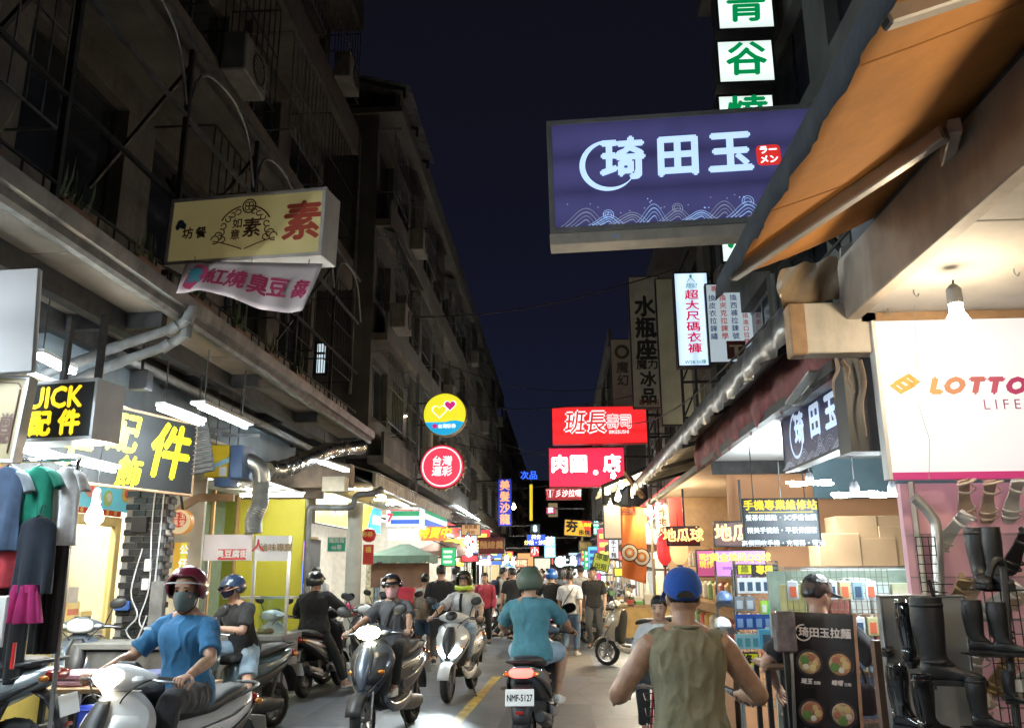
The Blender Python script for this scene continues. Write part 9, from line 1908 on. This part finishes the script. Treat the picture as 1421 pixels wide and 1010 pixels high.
walker('person in grey standing beside blue helmet rider',gx(778,22),22,R(0),1.68,GRY,BK,'long',.06,seed=28,fem=.92)
o,J = walker('woman in white t-shirt and jeans with a dark shoulder strap',gx(790,17.2),17.2,R(-12),1.62,WSH,DENIM,'short',.14,seed=29,fem=.92,shoe=SHOEW)
m = MB(); m.tube([J['neck'] + Vector((.10,-.08,-.03)),J['chest'] + Vector((0,-.15,-.04)),J['pelvis'] + Vector((-.15,-.13,.05))],.02,6,smooth=4,flat=.3); m.build('shoulder_strap',BK,o,smooth=True)
walker('tall man in pale shirt behind the woman with shoulder strap',gx(806,21),21,R(15),1.76,WSH,KHA,'short',.12,seed=30)
walker('man in black shirt facing the viewer beside the parked scooters',gx(823,19.0),19.0,R(172),1.72,BK,DGY,'short',.05,seed=31)
rc = random.Random(44); cols = [BK,WSH,GRY,NAV,REDC,CREAM,BEI_,DGY,TEALC]
CN = {}
for q in range(34):
 Y = 23.5 + q * .85 + rc.uniform(-.5,.5); X = rc.uniform(-2.4,1.0); c1,c2 = rc.choice(cols),rc.choice([BK,DENIM,NAV,DGY,KHA])
 nm = {id(BK): 'black',id(WSH): 'white',id(GRY): 'grey',id(NAV): 'navy',id(REDC): 'red',id(CREAM): 'cream',id(BEI_): 'beige',id(DGY): 'dark grey',id(TEALC): 'teal'}[id(c1)]
 o,J = walker('distant %s shirted walker number in the crowd' % nm,X,Y,R(rc.choice((0,180)) + rc.uniform(-25,25)),rc.uniform(1.58,1.78),c1,c2,rc.choice(('short','short','long','bun')),rc.uniform(.05,.2),vox=.026,seed=50 + q,face=False)
 o['group'] = 'distant crowd'; CN[nm] = CN.get(nm,-1) + 1; o['label'] = 'distant walker in %s top, %s nearest of those in the crowd' % (nm,NTH[min(CN[nm],13)])
# man seated in white at the lottery shop
def seated(label,x,y,z,rz,top,bottom,hair='short',head=(0,0),hands=None,stool=True,vox=.014,h=1.66,**k):
 o = thing('person',label,'person',(x,y,z),rz); J = skeleton('sit',h,.06,hands or {'r': (.14,.30,.66),'l': (-.14,.30,.66)},{'r': (.13,.42,.085),'l': (-.13,.42,.085)},(0,0,.54),head,knee=(.1,.7,1)); build_person(o,J,dict(top=top,bottom=bottom,shoe=SHOEB,hair=(HAIR,hair),**k),vox)
 st = thing('stool','stool under the ' + label.split(' with')[0],'stool',(x,y,z),rz); st['label'] = 'plastic stool under ' + ' '.join(label.split()[:9]); m = MB(); m.lathe([(.16,.40),(.17,.43),(.16,.45)],(0,0,0),ZA,20); m.build('stool_seat',pm('stool_red',(.45,.03,.03),rough=.4),st,smooth=True)
 for a in (45,135,225,315): m = MB(); m.tube([(.12 * math.cos(R(a)),.12 * math.sin(R(a)),.41),(.18 * math.cos(R(a)),.18 * math.sin(R(a)),0)],.014,8); m.build('leg',pm('stool_red',(.45,.03,.03)),st,smooth=True)
 return o
seated('man in white resting his chin at the lottery shop',gx(440,15.6),15.6,.42,R(175),WSH,BK,seed=61,hands={'r': (.08,.22,.98),'l': (-.1,.28,.7)})
seated('dark haired person sitting behind the olive cyclist',gx(913,9.0),9.0,.08,R(165),WSH,BK,seed=62)
o,J = walker('person in black t-shirt and cap behind the menu board',gx(1128,5.55),5.55,R(-35),1.62,BK,DGY,'short',.06,hands={'r': (.36,.22,.98),'l': (-.34,.12,.90)},vox=.010,seed=63,head=(R(-25),R(-10)))
M_ = head_frame(J); m = MB(); m.loft([ring((0,-.006,z),XA,YA,a_,b_,22) for z,a_,b_ in ((.028,.084,.108),(.06,.086,.110),(.10,.070,.09),(.132,.035,.045),(.14,.006,.008))],2); m.xf(M_); m.build('cap',cloth('browncap',(.10,.065,.045)),o,smooth=True); m = MB(); m.sheet([[Vector((.08 * math.sin(R(a)),.098 + .06 * j * math.cos(R(a)) - .08 * (1 - math.cos(R(a))),.032 - .006 * j)) for a in range(-60,61,12)] for j in range(3)]); m.open = True; m.xf(M_); m.build('cap_peak',cloth('greycap',(.22,.25,.28)),o,smooth=True,solid=.004)
BG = thing('hand_bag','black bag held low beside the menu board','bag',atY(1185,968,5.3)); m = MB(); m.loft([ring((0,0,z),XA,YA,.13 * e,.06 * e,18,3) for z,e in ((-.09,.85),(-.06,1),(.05,.95),(.08,.7))],2); m.build('bag_body',BK,BG,smooth=True); m = MB(); m.tube([(-.08,0,.07),(-.05,0,.17),(.05,0,.17),(.08,0,.07)],.008,6,smooth=4); m.build('bag_handle',BK,BG,smooth=True)
finish_text()
bpy.data.scenes.remove(TMPS)
